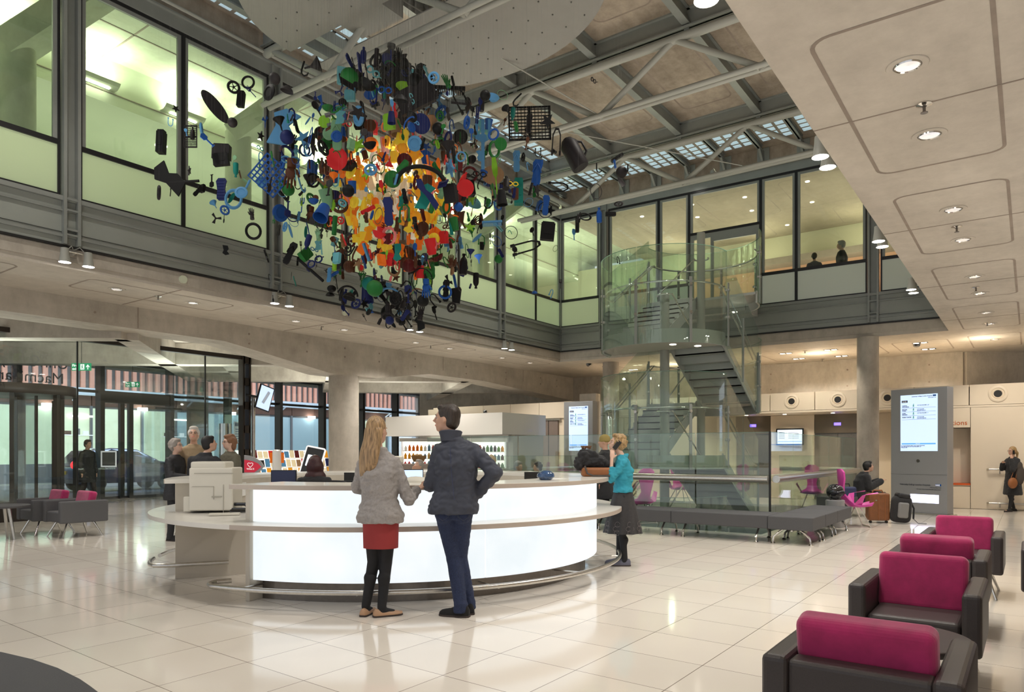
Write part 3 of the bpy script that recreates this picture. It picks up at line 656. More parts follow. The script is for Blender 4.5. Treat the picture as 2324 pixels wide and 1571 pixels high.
monitor('black monitor beside the blue glass bowl', .30, 9.0, .3, .26, .89, 'black', .3)
monitor('low black screen behind the receptionist chair', -2.02, 9.0, .42, .16, .88, 'black', .0)
monitor('black till screen near the back counter', -2.35, 10.4, .2, .18, .92, 'black', -.2)
t, x, y = put('glass_bowl', 'blue speckled glass bowl on the counter', 'bowl', .36, 7.62, 1.10)
MB().lathe([(.001, 1.102), (.06, 1.102), (.095, 1.135), (.088, 1.17), (.05, 1.2), (.001, 1.205)], (x, y, 0), 24).build('bowl', 'blue_bowl', t, True)
MB().lathe([(.04, 1.10), (.05, 1.10), (.05, 1.106), (.04, 1.106)], (x, y, 0), 20).build('foot', 'black', t, True)
t, x, y = put('telephone', 'black desk telephone with handset beside the printer', 'telephone', -2.95, 7.75, .744)
T = rel(x, y, YAWC)
b = MB(); b.box(T @ V((0, 0, .775)), (.18, .16, .05), m=T.to_3x3().to_4x4()); b.build('base', 'black_gloss', t, bev=.01)
MB().tube([T @ V(q) for q in ((-.08, -.02, .81), (-.06, -.02, .835), (.06, -.02, .835), (.08, -.02, .81))], .018, 8).build('handset', 'black_gloss', t, True)
x, y = cw(-2.98, 7.4)
tag(MB().box((x, y, .756), (.3, .13, .02), YAWC+.3).build('keyboard', 'printer', bev=.004), 'pale grey keyboard on the low desk in front of the telephone', 'keyboard')
x, y = cw(-3.12, 9.55)
p = pol(1.94, 495, .95); tag(MB().box(p, (.004, .09, .09), R_(495)).build('sticky_note', 'yellow_note'), 'yellow sticky note on the inner desk wall behind the printer', 'note')
for k, a in enumerate((489, 485)):
    p = pol(1.94, a, .93); tag(MB().box(p, (.003, .13, .17), R_(a)).build('notice_sheet', 'paper'), ('printed notice sheet next to the yellow note inside the desk', 'faded list sheet inside the desk, closer to the receptionist')[k], 'notice')
x, y = cw(.45, 7.9); tag(MB().box((x, y, 1.1015), (.3, .2, .002), YAWC+.5).build('paper_sheet', 'paper'), 'sheet of paper lying on the counter near the coat', 'paper')
x, y = cw(-.95, 7.05); tag(MB().ell((x, y, 1.10), (.14, .09, .06), Matrix.Rotation(YAWC, 4, 'Z')).build('helmet_lamp', 'printer', smooth=True), 'rounded pale dome on the counter between the two standing visitors', 'lamp')
t, x, y = put('office_chair', 'black office chair with rounded back behind the counter', 'chair', -2.18, 8.55, 0)
T = rel(x, y, YAWC)
MB().add([T @ V((px_*.26, 0+.03*abs(px_), .66+pz*.40)) for px_, pz in [(math.copysign(abs(math.cos(a))**.6, math.cos(a)), .5+.5*math.copysign(abs(math.sin(a))**.6, math.sin(a))) for a in [2*PI*k/28 for k in range(28)]]]+
         [T @ V((px_*.26, .05, .66+pz*.40)) for px_, pz in [(math.copysign(abs(math.cos(a))**.6, math.cos(a)), .5+.5*math.copysign(abs(math.sin(a))**.6, math.sin(a))) for a in [2*PI*k/28 for k in range(28)]]],
         [tuple(range(28)), tuple(range(55, 27, -1))]+[(i, (i+1) % 28, 28+(i+1) % 28, 28+i) for i in range(28)]).build('backrest', 'black_cloth', t)
MB().box(T @ V((0, .28, .47)), (.48, .46, .08), YAWC).build('seat', 'black_cloth', t, bev=.03)
MB().tube([T @ V((0, .28, .08)), T @ V((0, .28, .44))], .03).build('gas_post', 'black', t)
b = MB()
for k in range(5): b.tube([T @ V((0, .28, .09)), T @ V((.3*math.cos(k*1.257), .28+.3*math.sin(k*1.257), .04))], .02, 6)
b.build('star_base', 'black', t)
# ================================================================ armchairs
def armchair(fab, cush):
    t = thing('armchair', 'x', 'armchair')
    for s in (-1, 1): MB().bb((-.02, s*.345, .24), (.72, s*.245, .60)).build('armrest', fab, t, bev=.025, bseg=3)
    MB().bb((0, -.25, .24), (.13, .25, .585)).build('back_panel', fab, t, bev=.02, bseg=3)
    MB().bb((.12, -.243, .25), (.70, .243, .425)).build('seat', fab, t, bev=.03, bseg=4)
    m = Matrix.Translation((.20, 0, .565)) @ Matrix.Rotation(R_(-12), 4, 'Y')
    MB().box((0, 0, 0), (.13, .50, .36), m=m).build('back_cushion', cush, t, bev=.04, bseg=5)
    for sx, sy in ((1, 1), (1, -1), (-1, 1), (-1, -1)):
        MB().cyl((.36+sx*.2, sy*.2, .245), (.36+sx*.31, sy*.29, 0), .018, .011, 12).build('leg', 'chrome', t, True)
    return t
pr = armchair('leather', 'magenta')
specs = [((2.90, .525), 0, 'dark leather armchair with magenta cushion, its back turned, large at the bottom corner'),
         ((5.45, .56), PI, 'dark leather armchair with magenta cushion facing the first chair across the small table'),
         ((6.32, .60), 0, 'dark leather armchair turned away, third in the row, only its cushion top showing'),
         ((8.80, .55), PI, 'dark leather armchair with magenta cushion at the far end of the row'),
         ((3.78, -.33), 0, 'dark leather armchair cut by the frame at the bottom corner, beside the first table'),
         ((7.95, -.28), PI, 'dark leather armchair behind the row, cut by the frame edge'),]
pr.location = (*specs[0][0], 0); pr['label'] = specs[0][2]; pr['group'] = 'magenta cushioned armchairs'
bpy.context.view_layer.update()
for (p, rz, lb) in specs[1:]: dup(pr, (*p, 0), rz, lb)
p2 = armchair('fabric_grey', 'magenta'); p2.location = (5.72, 12.92, 0); p2.rotation_euler = (0, 0, PI); p2['label'] = 'grey fabric armchair with magenta cushion, nearer one of the pair by the entrance'; p2['group'] = 'grey armchairs by the entrance'
bpy.context.view_layer.update()
dup(p2, (5.62, 13.72, 0), PI, 'grey fabric armchair with magenta cushion, farther one of the pair by the entrance')
def round_table(x, y, r, h, top, label, n=4):
    t = thing('side_table', label, 'table', (x, y, 0))
    MB().lathe([(0.001, h-.035), (r-.01, h-.035), (r, h-.02), (r, h-.004), (r-.004, h), (.001, h)], (x, y, 0), 48).build('table_top', top, t, True)
    for k in range(n):
        a = PI/4+k*2*PI/n; MB().cyl((x+.12*math.cos(a), y+.12*math.sin(a), h-.035), (x+.2*math.cos(a), y+.2*math.sin(a), 0), .03, .018, 12).build('leg', 'brushed', t, True)
round_table(4.17, .55, .33, .45, 'leather', 'round dark side table between the two nearest facing armchairs')
round_table(4.42, 13.3, .40, .55, 'fabric_grey', 'round grey table with tapered metal legs at the photo edge by the grey armchairs')
# curved seat in the corner
x, y = at(60, 1600, .42)
t = thing('curved_bench', 'dark grey curved upholstered seat in the bottom corner', 'bench', (-1.14, 3.5, 0))
c = (-1.14, 3.5)
MB().lathe([(.001, .12), (2.52, .12), (2.56, .16), (2.56, .40), (2.52, .44), (.001, .44)], (c[0], c[1], 0), 64).build('seat', 'bench_grey', t, True)
MB().lathe([(.001, 0), (2.2, 0), (2.2, .12), (.001, .12)], (c[0], c[1], 0), 96).build('base', 'black', t, True)
# ================================================================ benches round the void
def bench(label, x0, y0, x1, y1):
    t = thing('upholstered_bench', label, 'bench', ((x0+x1)/2, (y0+y1)/2, 0), 'grey benches in front of the stair balustrade')
    MB().bb((x0, y0, .22), (x1, y1, .42)).build('seat', 'bench_grey', t, bev=.012)
    lx = (x1-x0) > (y1-y0)
    for k in (.12, .88):
        for s in (0, 1):
            if lx: q = (x0+(x1-x0)*k, y0+.1 if s == 0 else y1-.1); o = (0, -.08 if s == 0 else .08); i2 = (0, .1 if s == 0 else -.1)
            else: q = (x0+.1 if s == 0 else x1-.1, y0+(y1-y0)*k); o = (-.08 if s == 0 else .08, 0); i2 = (.1 if s == 0 else -.1, 0)
            MB().tube([(q[0]+i2[0], q[1]+i2[1], .215), (q[0]+i2[0]*.6, q[1]+i2[1]*.6, .19), (q[0]+o[0]*.4, q[1]+o[1]*.4, .10), (q[0]+o[0]*.6, q[1]+o[1]*.6, .02)], .016, 8).build('leg', 'chrome', t, True)
            MB().cyl((q[0]+o[0]*.6, q[1]+o[1]*.6, 0), (q[0]+o[0]*.6, q[1]+o[1]*.6, .022), .035, .022).build('foot', 'chrome', t.children[-1] if False else t, True)
    if lx: MB().tube([(x0+.1, (y0+y1)/2, .2), (x1-.1, (y0+y1)/2, .2)], .016, 8).build('under_rail', 'brushed', t)
    else: MB().tube([((x0+x1)/2, y0+.1, .2), ((x0+x1)/2, y1-.1, .2)], .016, 8).build('under_rail', 'brushed', t)
bench('grey upholstered bench corner unit nearest the seated armchairs', 11.15, 2.6, 11.95, 3.26)
bench('grey upholstered bench, second unit from the corner beside the glass', 11.18, 3.27, 11.95, 4.85)
bench('grey upholstered bench directly behind the woman in teal', 11.2, 4.86, 11.95, 6.45)
bench('grey upholstered bench mostly hidden by the desk and the woman in teal', 11.2, 6.46, 11.95, 8.0)
bench('grey upholstered bench middle unit on the short side toward the pink chair', 11.96, 2.6, 12.8, 3.26)
bench('grey upholstered bench last unit next to the pink chair', 12.81, 2.6, 13.95, 3.26)
# ================================================================ balustrade
def glass_run(label, P, Q, n, z0=-.35, z1=1.73, m='glass_green', rail=True, name='glass_balustrade', off=(-.1, 0)):
    P = V((*P, 0)); Q = V((*Q, 0)); t = thing(name, label, 'balustrade', (P+Q)/2)
    for k in range(n):
        a = P+(Q-P)*(k/n+.002); c = P+(Q-P)*((k+1)/n-.002)
        MB().beam((a.x, a.y, (z0+z1)/2), (c.x, c.y, (z0+z1)/2), .018, z1-z0).build('glass_panel', m, t)
        MB().beam((a.x, a.y, z1+.001), (c.x, c.y, z1+.001), .018, .006).build('glass_edge', 'glass_edge', t)
    if rail: MB().tube([(P.x+off[0], P.y+off[1], .95), (Q.x+off[0], Q.y+off[1], .95)], .062, 18).build('hand_tube', 'brushed', t, True)
    return t
t = glass_run('tall glass balustrade with steel tube facing the desk', (12.1, 3.5), (12.1, 11.2), 6)
MB().box((12.1, 3.5, .7), (.03, .03, 2.08)).build('corner_post', 'black', t)
glass_run('tall glass balustrade side return toward the column', (12.1, 3.5), (19.2, 3.5), 5, off=(0, -.1))
t = glass_run('far glass balustrade behind the stair', (19.5, 3.6), (19.5, 5.4), 2, m='glass_green', z1=1.3, z0=0, off=(.1, 0))
glass_run('glass balustrade on the far side of the stair opening beyond', (12.4, 10.1), (19.3, 10.1), 5, z1=1.3, z0=0, off=(0, .1))
# ================================================================ glass stair
SY, XA, XB = 6.7, 15.1, 17.3
st = thing('glass_stair', 'scissor stair of grey steel with curved green glass guards rising to the upper floor', 'stair', (16.2, SY, 0))
def half(cx, r0, r1, z0, z1, front, n=28):
    a0, a1 = (90, 270) if front else (-90, 90)
    return MB().arc((cx, SY), r0, r1, z0, z1, R_(a0), R_(a1), n)
for z in (-1.31, 1.31, 3.94):
    half(XA, .02, 1.38, z-.06, z, True).build('landing', 'stair_grey', st)
    half(XA, 1.36, 1.40, z-.27, z+.02, True).build('landing_fascia', 'stair_grey', st)
    half(XA, .02, 1.36, z-.24, z-.22, True).build('landing_soffit', 'stair_soffit', st)
for z in (-2.62, 2.63, 5.25):
    half(XB, .02, 1.38, z-.06, z, False).build('landing', 'stair_grey', st)
    half(XB, 1.36, 1.40, z-.27, z+.02, False).build('landing_fascia', 'stair_grey', st)
MB().bb((18.4, 5.95, 5.05), (19.45, 7.85, 5.25)).build('bridge', 'stair_grey', st)
MB().cyl((XA, SY, -3.4), (XA, SY, 4.95), .105, seg=24).build('column', 'truss_grey', st, True)
MB().cyl((XB, SY, -3.4), (XB, SY, 6.9), .10, seg=24).build('column', 'truss_grey', st, True)
def flight(side, zf, zr):          # between the front landing (zf) and the rear landing (zr)
    y0, y1 = (SY+.12, SY+1.33) if side > 0 else (SY-1.33, SY-.12); n = 8; b = MB(); nb = MB(); g = (XB-XA)/n; rs = (zr-zf)/n
    for k in range(n):
        x = XA+g*k; z = zf+rs*(k+1) if rs > 0 else zf+rs*k
        if rs < 0: z = zf+rs*(k+1)
        b.bb((x, y0, z-.03), (x+g+.02, y1, z)); zz = z-rs
        b.bb((x if True else 0, y0, min(z, zz)-.03), (x+.015, y1, max(z, zz)))
        nb.bb((x-.004 if rs > 0 else x+g-.02, y0, z-.0), (x+.03 if rs > 0 else x+g+.014, y1, z+.004))
    b.build('treads', 'stair_grey', st); nb.build('tread_nosings', 'white_corian', st)
    for y in (y0, y1):
        MB().add([(XA, y-.012, zf-.24), (XB, y-.012, zr-.24), (XB, y-.012, zr+.06), (XA, y-.012, zf+.06), (XA, y+.012, zf-.24), (XB, y+.012, zr-.24), (XB, y+.012, zr+.06), (XA, y+.012, zf+.06)],
                 [(0, 1, 2, 3), (7, 6, 5, 4), (0, 4, 5, 1), (3, 2, 6, 7), (0, 3, 7, 4), (1, 5, 6, 2)]).build('stringer', 'stair_grey', st)
    for y in ((y0+.05, y1-.06)):
        MB().tube([(XA-.05, y, zf+1.0), (XA, y, zf+1.02), (XB, y, zr+1.02), (XB+.05, y, zr+1.0)], .019, 10).build('handrail', 'chrome', st, True)
    yo = SY+1.42*side
    for k in range(2):
        xa, xb = XA+(XB-XA)*(k/2+.005), XA+(XB-XA)*((k+1)/2-.005); za, zb = zf+(zr-zf)*k/2, zf+(zr-zf)*(k+1)/2
        b = MB().add([(xa, yo-.007, za-.3), (xb, yo-.007, zb-.3), (xb, yo-.007, zb+1.7), (xa, yo-.007, za+1.7), (xa, yo+.007, za-.3), (xb, yo+.007, zb-.3), (xb, yo+.007, zb+1.7), (xa, yo+.007, za+1.7)],
                 [(0, 1, 2, 3), (7, 6, 5, 4), (0, 4, 5, 1), (3, 2, 6, 7), (0, 3, 7, 4), (1, 5, 6, 2)]); b.build('glass_guard', 'glass_green', st)
        MB().beam((xb, yo, zb-.3), (xb, yo, zb+1.15), .05, .02, up=(1, 0, 0)).build('guard_post', 'steel_grey', st)
    MB().tube([(XA, yo-.05*side, zf+1.02), (XB, yo-.05*side, zr+1.02)], .019, 10).build('handrail', 'chrome', st, True)
flight(1, 3.94, 5.25); flight(-1, 3.94, 2.63); flight(1, 1.31, 2.63); flight(-1, 1.31, 0.0); flight(1, -1.31, 0.0); flight(-1, -1.31, -2.62)
def gl_arc(cx, z0, z1, front, n=4):
    a0, a1 = (90, 270) if front else (-90, 90)
    for k in range(n):
        u0 = a0+(a1-a0)*k/n+.4; u1 = a0+(a1-a0)*(k+1)/n-.4
        MB().arc((cx, SY), 1.42, 1.434, z0, z1, R_(u0), R_(u1), 12).build('glass_guard', 'glass_green', st, True)
        MB().arc((cx, SY), 1.418, 1.436, z1, z1+.008, R_(u0), R_(u1), 12).build('glass_edge', 'glass_edge', st)
    for k in range(n+1):
        a = R_(a0+(a1-a0)*k/n); x, y = cx+1.46*math.cos(a), SY+1.46*math.sin(a)
        MB().box((x, y, (z0+z0+1.35)/2), (.02, .06, 1.35), a).build('guard_post', 'steel_grey', st)
        for zz in (z0+.62, z0+1.2): MB().cyl((x-.06*math.cos(a), y-.06*math.sin(a), zz), (x+.03*math.cos(a), y+.03*math.sin(a), zz), .03).build('glass_clamp', 'brushed', st)
    MB().tube([(cx+1.34*math.cos(R_(a)), SY+1.34*math.sin(R_(a)), z0+1.29) for a in [a0+(a1-a0)*k/36 for k in range(37)]], .02, 10).build('handrail', 'chrome', st, True)
    MB().tube([(cx+.18*math.cos(R_(a)), SY+.18*math.sin(R_(a)), z0+1.27) for a in [a0+(a1-a0)*k/12 for k in range(13)]], .02, 10).build('handrail', 'chrome', st, True)
for z in (3.94, 1.31, -1.31): gl_arc(XA, z-.27, z+1.76, True)
for z in (5.25, 2.63): gl_arc(XB, z-.27, z+1.5, False)
for a, lb in ((215, 'small round downlight under the upper stair landing, entrance side'), (255, 'small round downlight under the upper stair landing, column side')):
    x, y = XA+.9*math.cos(R_(a)), SY+.9*math.sin(R_(a))
    tag(MB().cyl((x, y, 3.69), (x, y, 3.70), .07).build('downlight', 'lamp_warm'), lb, 'light')
tag(MB().cyl((18.0, 6.1, 4.95), (18.0, 6.1, 4.96), .08).build('downlight', 'lamp_warm'), 'small downlight under the upper rear stair landing', 'light')
# ================================================================ display totems
def totem(label, L, Rr, hgt):
    L = V((*L, 0)); Rr = V((*Rr, 0)); u = (Rr-L).normalized(); w = (Rr-L).length; n = u.cross(V((0, 0, 1))); 
    if n.dot(L) > 0: n = -n
    mid = (L+Rr)/2; t = thing('display_totem', label, 'display', mid)
    yaw = math.atan2(u.y, u.x); c = mid-n*.14
    def bx(x0, x1, z0, z1, f0, f1):     # f: metres in front of the face
        cc = L+u*((x0+x1)/2)+n*((f0+f1)/2); return MB().box((cc.x, cc.y, (z0+z1)/2), (x1-x0, abs(f1-f0), z1-z0), yaw)
    bx(0, w, 0, hgt, -.28, 0).build('cabinet', 'totem_grey', t, bev=.004)
    s0, s1, q0, q1 = w*.18, w*.84, 1.42*hgt/2.83, 2.69*hgt/2.83
    scr = bx(s0, s1, q0, q1, 0, .004).build('screen', 'screen_blue', t)
    sw = s1-s0
    def tx(s, size, x, z, m='text_screen', b=0, al='LEFT'):
        p = L+u*x+n*.008; text(s, size, m, (p.x, p.y, z), u, (0, 0, 1), 'lettering', scr if z > 1.3 else t, al, bold=b+.0007)
    bx(s0+.03, s0+.16, q1-.17, q1-.12, .004, .007).build('clock_plate', 'ink', t)
    p = L+u*(s0+.04)+n*.010; text('10:43', .045, 'white_sign', (p.x, p.y, q1-.163), u, (0, 0, 1), 'clock_digits', t)
    tx('University College London Hospitals', .03, s1-.11, q1-.05, 'text_screen', 0, 'RIGHT'); bx(s1-.1, s1-.03, q1-.055, q1-.02, .004, .007).build('logo_plate', 'blue_sign', t)
    tx('NHS Foundation Trust', .018, s1-.03, q1-.085, 'text_screen', 0, 'RIGHT')
    rows = (('COSTAS\nANTONIOU', '1ST FLR ROOM 1.26'), ('MICHAEL\nBAZEN', '1ST FLOOR\nRECEPTION 2'), ('AUREL\nMARASHI', '1ST FLR ROOM 1.6'), ('ENGIN TUNCER', '1ST FLOOR\nOUTPATIENTS'))
    for k, (a, b_) in enumerate(rows):
        z = q1-.25-k*.088
        tx(a, .028, s0+.04, z, 'text_screen', .0006); tx(b_, .03, s0+sw*.46, z, 'text_screen')
        bx(s0+.03, s1-.04, z-.045, z-.041, .004, .006).build('row_line', 'text_screen', scr)
        xx = s0+sw*.36
        def W(du, dz): q = L+u*(xx+du)+n*.008; return (q.x, q.y, z+dz)
        bm = MB(); bm.tube([W(0, .03), W(0, 0)], .006, 5); bm.tube([W(0, 0), W(.014, -.028)], .004, 5); bm.tube([W(0, 0), W(-.014, -.028)], .004, 5); bm.tube([W(0, .022), W(.018, .004)], .004, 5); bm.tube([W(0, .022), W(-.016, .004)], .004, 5); bm.ell(W(.003, .04), (.008, .008, .008), seg=6, rg=5)
        bm.build('walking_figure', 'green_sign', scr)
    bx(s0+.03, s1-.04, q0+.15, q0+.18, .004, .007).build('screen_band', 'screen_band', scr)
    tx('PAGE 1 OF 1', .018, s0+sw*.42, q0+.158, 'white_sign')
    tx('To access the UCH Macmillan Cancer Centre Guest Wi-Fi,\nlog in with the Username: CancerCentre2012 and\nPassword: 4321', .0215, s0+.02, q0+.115, 'text_screen', .0005)
    if hgt > 2:
        bx(w*.36, w*.86, .26, .45, -.0, .004).build('light_slot', 'light_blue_glow', t)
        tx('University College London Hospitals', .045, w*.17, .65, 'text_grey', .0006); bx(w*.80, w*.90, .645, .69, 0, .003).build('logo_plate', 'blue_sign', t)
        p = L+u*(w*.805)+n*.006; text('NHS', .045, 'white_sign', (p.x, p.y, .651), u, (0, 0, 1), 'logo_letters', t, bold=.001)
        tx('NHS Foundation Trust', .025, w*.9, .605, 'text_grey', 0, 'RIGHT'); tx('University College Hospital Macmillan Cancer Centre', .024, w*.9, .56, 'text_grey', 0, 'RIGHT')
        bx(0, w, .89, .894, 0, .002).build('joint', 'black', t)
        c2 = L+u*(w*.5)+n*.004; MB().cyl((c2.x, c2.y, 1.2), (c2.x+n.x*.01, c2.y+n.y*.01, 1.2), .035).build('speaker_disc', 'brushed_dark', t)
        bx(-.02, w+.06, 0, .03, -.32, .03).build('base_plate', 'brushed', t)
totem('tall grey information totem with lit screen beside the luggage', (18.56, 2.62), (18.14, 1.47), 2.83)
totem('tall grey information totem with lit screen behind the desk, near the brown door', cw(1.52, 20.9), cw(2.30, 20.35), 2.86)
# wall television
y0 = 5.45
t = thing('television', 'flat television with an appointments list on the lift lobby wall', 'television', (LX(5.9)+1.3, 5.9, 2.0))
lining(5.42, 6.2, 1.60, 2.10, 1.38, .06).build('housing', 'black_gloss', t); lining(5.46, 6.16, 1.64, 2.06, 1.37, .01).build('screen', 'screen_white', t)
for k in range(5):
    lining(5.95, 6.12, 2.0-k*.045-.02, 2.0-k*.045-.005, 1.365, .004).build('text_line', 'text_screen', t); lining(5.55, 5.85, 2.0-k*.045-.02, 2.0-k*.045-.008, 1.365, .004).build('text_line', 'text_screen', t)
lining(5.47, 6.15, 1.70, 1.72, 1.365, .004).build('screen_band', 'screen_band', t)
# round air vents in the band
for k in range(10):
    y = -.55+k*1.19; x = LX(y); yw = Matrix.Translation((x, y, 2.81)) @ Matrix.Rotation(R_(-90), 4, 'Y')
    t = thing('air_vent', 'round white air nozzle in the cream wall band, %s counting from beyond the totem' % ORD[k], 'vent', (x, y, 2.81), 'round air nozzles')
    MB().lathe([(.20, 0), (.20, .02), (.17, .035), (.14, .03), (.13, .012), (.10, .03), (.085, .02)], m=yw, seg=32).build('ring', 'white_panel', t, True)
    MB().lathe([(.001, .012), (.09, .012)], m=yw, seg=24).build('opening', 'black', t)
y = 1.45; text('ections', .165, 'text_orange', (LX(1.7)-.008, 1.74, 2.07), (.037, -1, 0), (0, 0, 1), 'wall_lettering'); THINGS.append(tag(bpy.data.objects['wall_lettering'], 'orange lettering ending in ections on the cream wall beside the totem', 'lettering'))
o = text('Pharmacy', .22, 'text_orange', (LX(10.2)-.006, 10.95, 2.0), (.037, -1, 0), (0, 0, 1), 'wall_lettering'); tag(o, 'orange lettering reading Pharma seen through the stair glass', 'lettering')
tag(lining(1.75, 1.9, 2.28, 2.4, -.04, .04).build('wall_detector', 'brushed', bev=.01), 'small square grey sensor on the wall above the orange lettering', 'sensor')
for nme, z, lb in (('handrail', .98, 'steel wall handrail behind the standing woman with a phone'), ('bumper_rail', .16, 'low steel bumper rail near the floor behind the standing woman')):
    t = thing(nme, lb, 'rail', (LX(-.5)-.1, -.5, z))
    MB().tube([(LX(.85)-.02, .85, z), (LX(.85)-.09, .82, z), (LX(-3)-.09, -3, z)], .022, 10).build('rail', 'brushed', t, True)
    for y in (.6, -.8, -2.2): MB().tube([(LX(y)-.09, y, z), (LX(y)-.08, y, z-.1), (LX(y), y, z-.1)], .012, 8).build('bracket', 'brushed', t)
# ================================================================ lamps
def twin_spot(label, x, y, z, dirv, first=[None]):
    if first[0] is None:
        t = thing('twin_spotlight', label, 'spotlight', (0, 0, 0), 'twin spotlights on the slab edges')
        MB().box((0, 0, .06), (.1, .03, .1)).build('wall_plate', 'brushed', t)
        MB().tube([(0, 0, .05), (0, -.09, .07)], .015, 8).build('arm', 'brushed', t)
        MB().tube([(-.16, -.1, .07), (.16, -.1, .07)], .013, 8).build('cross_bar', 'brushed', t)
        for s in (-1, 1):
            lc = MB().lathe([(.001, .1), (.055, .1), (.06, .02), (.075, -.1), (.085, -.12)], (s*.17, -.13, 0), 20).build('lamp_can', 'truss_grey', t, True)
            MB().lathe([(.001, -.118), (.082, -.118)], (s*.17, -.13, 0), 20).build('lamp_lens', 'lamp_glow', lc)
            MB().tube([(s*.12, -.12, .09), (s*.06, -.1, .16), (0, -.02, .12)], .006, 6).build('cable', 'truss_grey', t)
        first[0] = t; t.location = (x, y, z); t.rotation_euler = (0, 0, dirv); bpy.context.view_layer.update()
    else: dup(first[0], (x, y, z), dirv, label)
for i, x in enumerate((4.98, 8.73, 12.48, 16.26)):
    twin_spot('twin spotlight on the slab edge under the long glazing, %s from the entrance end' % ORD[i], x, 12.08, 4.42, 0)
    light('SPOT', (x, 11.8, 4.15), 150, size=.06, to=(x+.3, 9.5, 0), spot=110)
for i, (x, z) in enumerate(((4.55, 4.60), (8.15, 4.62), (11.7, 4.58), (15.2, 4.52))):
    twin_spot('twin spotlight hanging from the edge of the big soffit, %s from the camera end' % ORD[i], x, 1.66, z, PI)
    light('SPOT', (x, 1.85, 4.3), 170, size=.06, to=(x+.3, 4.2, 0), spot=110)
for i, (x, y, z) in enumerate(((18.9, 7.7, 9.0), (18.9, 7.0, 8.95))):
    t = thing('clamp_spotlight', ('bright spotlight clamped below the wall head above the stair door', 'unlit small spotlight beside the bright one above the stair door')[i], 'spotlight', (x, y, z))
    MB().lathe([(.001, .1), (.05, .1), (.075, -.06)], (x, y, z), 16).build('lamp_can', 'truss_grey', t, True)
    MB().lathe([(.001, -.058), (.07, -.058)], (x, y, z), 16).build('lamp_lens', 'lamp_glow' if i == 0 else 'chrome', t)
    MB().tube([(x, y, z+.1), (x+.1, y, z+.2), (x+.3, y, z+.15)], .01, 6).build('arm', 'brushed', t)
def downlight(label, x, y, z, grp, r=.085, sm=False, m='lens', first={}):
    k = (r, m)
    if k not in first:
        t = thing('recessed_downlight', label, 'downlight', (0, 0, 0), grp)
        MB().lathe([(r*1.7, 0), (r*1.65, -.006), (r*1.15, -.006), (r*1.1, 0)], seg=28).build('recess_ring', 'concrete_light', t, True)
        MB().lathe([(r*1.08, -.002), (r*1.02, -.014), (r*.95, -.006)], seg=28).build('trim_ring', 'chrome', t, True)
        MB().lathe([(.001, -.003), (r*.95, -.006)], seg=24).build('reflector', m, t, True)
        first[k] = t; t.location = (x, y, z); bpy.context.view_layer.update()
    else: dup(first[k], (x, y, z), 0, label, grp)
for i, x in enumerate((6.01, 7.44, 9.89, 11.37, 13.88, 15.39, 17.6, 19.2, 21.94)):
    downlight('round downlight in the big soffit, %s from the camera end' % ORD[i], x, .74, 4.268, 'downlights in the big soffit')
    light('SPOT', (x, .74, 4.24), 85, size=.08, to=(x, .74, 0), spot=120)
for i, x in enumerate((6.08, 7.49, 9.87, 11.23, 13.64, 14.98, 17.4, 18.9)):
    downlight('round downlight in the soffit under the long glazing, %s from the entrance end' % ORD[i], x, 13.02, 4.268, 'downlights under the long glazing')
    light('SPOT', (x, 13.0, 4.24), 85, size=.08, to=(x, 13, 0), spot=120)
for i, (x, y) in enumerate(((21.47, 5.76), (22.92, 5.76), (21.47, 4.54), (23.04, 4.57), (21.47, 2.35), (22.9, 2.3), (21.4, 8.2), (22.9, 8.2), (21.28, 11.48), (22.6, 11.2))):
    t = thing('twin_square_downlight', 'small bright twin downlight in the ceiling above the lift lobby, %s counting from the column' % ORD[i], 'downlight', (x, y, 4.266), 'small twin downlights over the lift lobby')
    MB().bb((x-.09, y-.18, 4.262), (x+.09, y+.18, 4.268)).build('bezel', 'black', t)
    for s in (-1, 1): MB().bb((x-.06, y+s*.09-.06, 4.258), (x+.06, y+s*.09+.06, 4.263)).build('lens', 'lamp_warm', t)
    light('SPOT', (x, y, 4.24), 120, (1, .89, .74), .04, (x, y, 0), 125)
for i, (x, y) in enumerate(((6.76, .71), (10.67, .76), (14.81, .77), (19.04, .78), (6.8, 12.99), (10.64, 13.12), (14.3, 13.1), (21.23, 5.17), (23.46, 5.2))):
    t = thing('sprinkler', ('sprinkler head in the big soffit, %s from the camera end' % ORD[i]) if i < 4 else ('sprinkler head in the soffit under the long glazing, %s from the entrance' % ORD[i-4]) if i < 7 else ('sprinkler head between the twin downlights over the lifts, %s row' % ORD[i-7]), 'sprinkler', (x, y, 4.2), 'ceiling sprinklers')
    MB().lathe([(.06, 4.269), (.06, 4.262), (.02, 4.25)], (x, y, 0), 20).build('plate', 'chrome', t, True)
    b = MB(); b.cyl((x, y, 4.26), (x, y, 4.20), .012, seg=8); b.cyl((x, y, 4.195), (x, y, 4.20), .028, seg=12); b.build('nozzle', 'brushed_dark', t)
for i, (x, y) in enumerate(((21.65, 2.45), (20.2, 11.6))):
    tag(MB().lathe([(.001, 4.17), (.05, 4.18), (.085, 4.22), (.09, 4.268)], (x, y, 0), 20).build('dome_camera', 'black_gloss', smooth=True), ('black dome camera in the ceiling near the column', 'black dome camera in the ceiling at the atrium corner')[i], 'camera')
for i, (px_, py_) in enumerate(((408, 632), (778, 712))):
    x = {0: 6.79, 1: 10.47}[i]; tag(MB().cyl((x, 12.14, 4.45), (x, 12.10, 4.45), .07, seg=20).build('smoke_sensor', 'wall_mint'), 'small round detector on the slab edge, %s from the entrance end' % ORD[i], 'sensor')
def up(x, y, z, s, e, col=(1, 1, 1)):
    o = light('AREA', (x, y, z), e, col, s, (x, y, z+1)); return o  # unseen upward area light, added to brighten rooms and ceilings
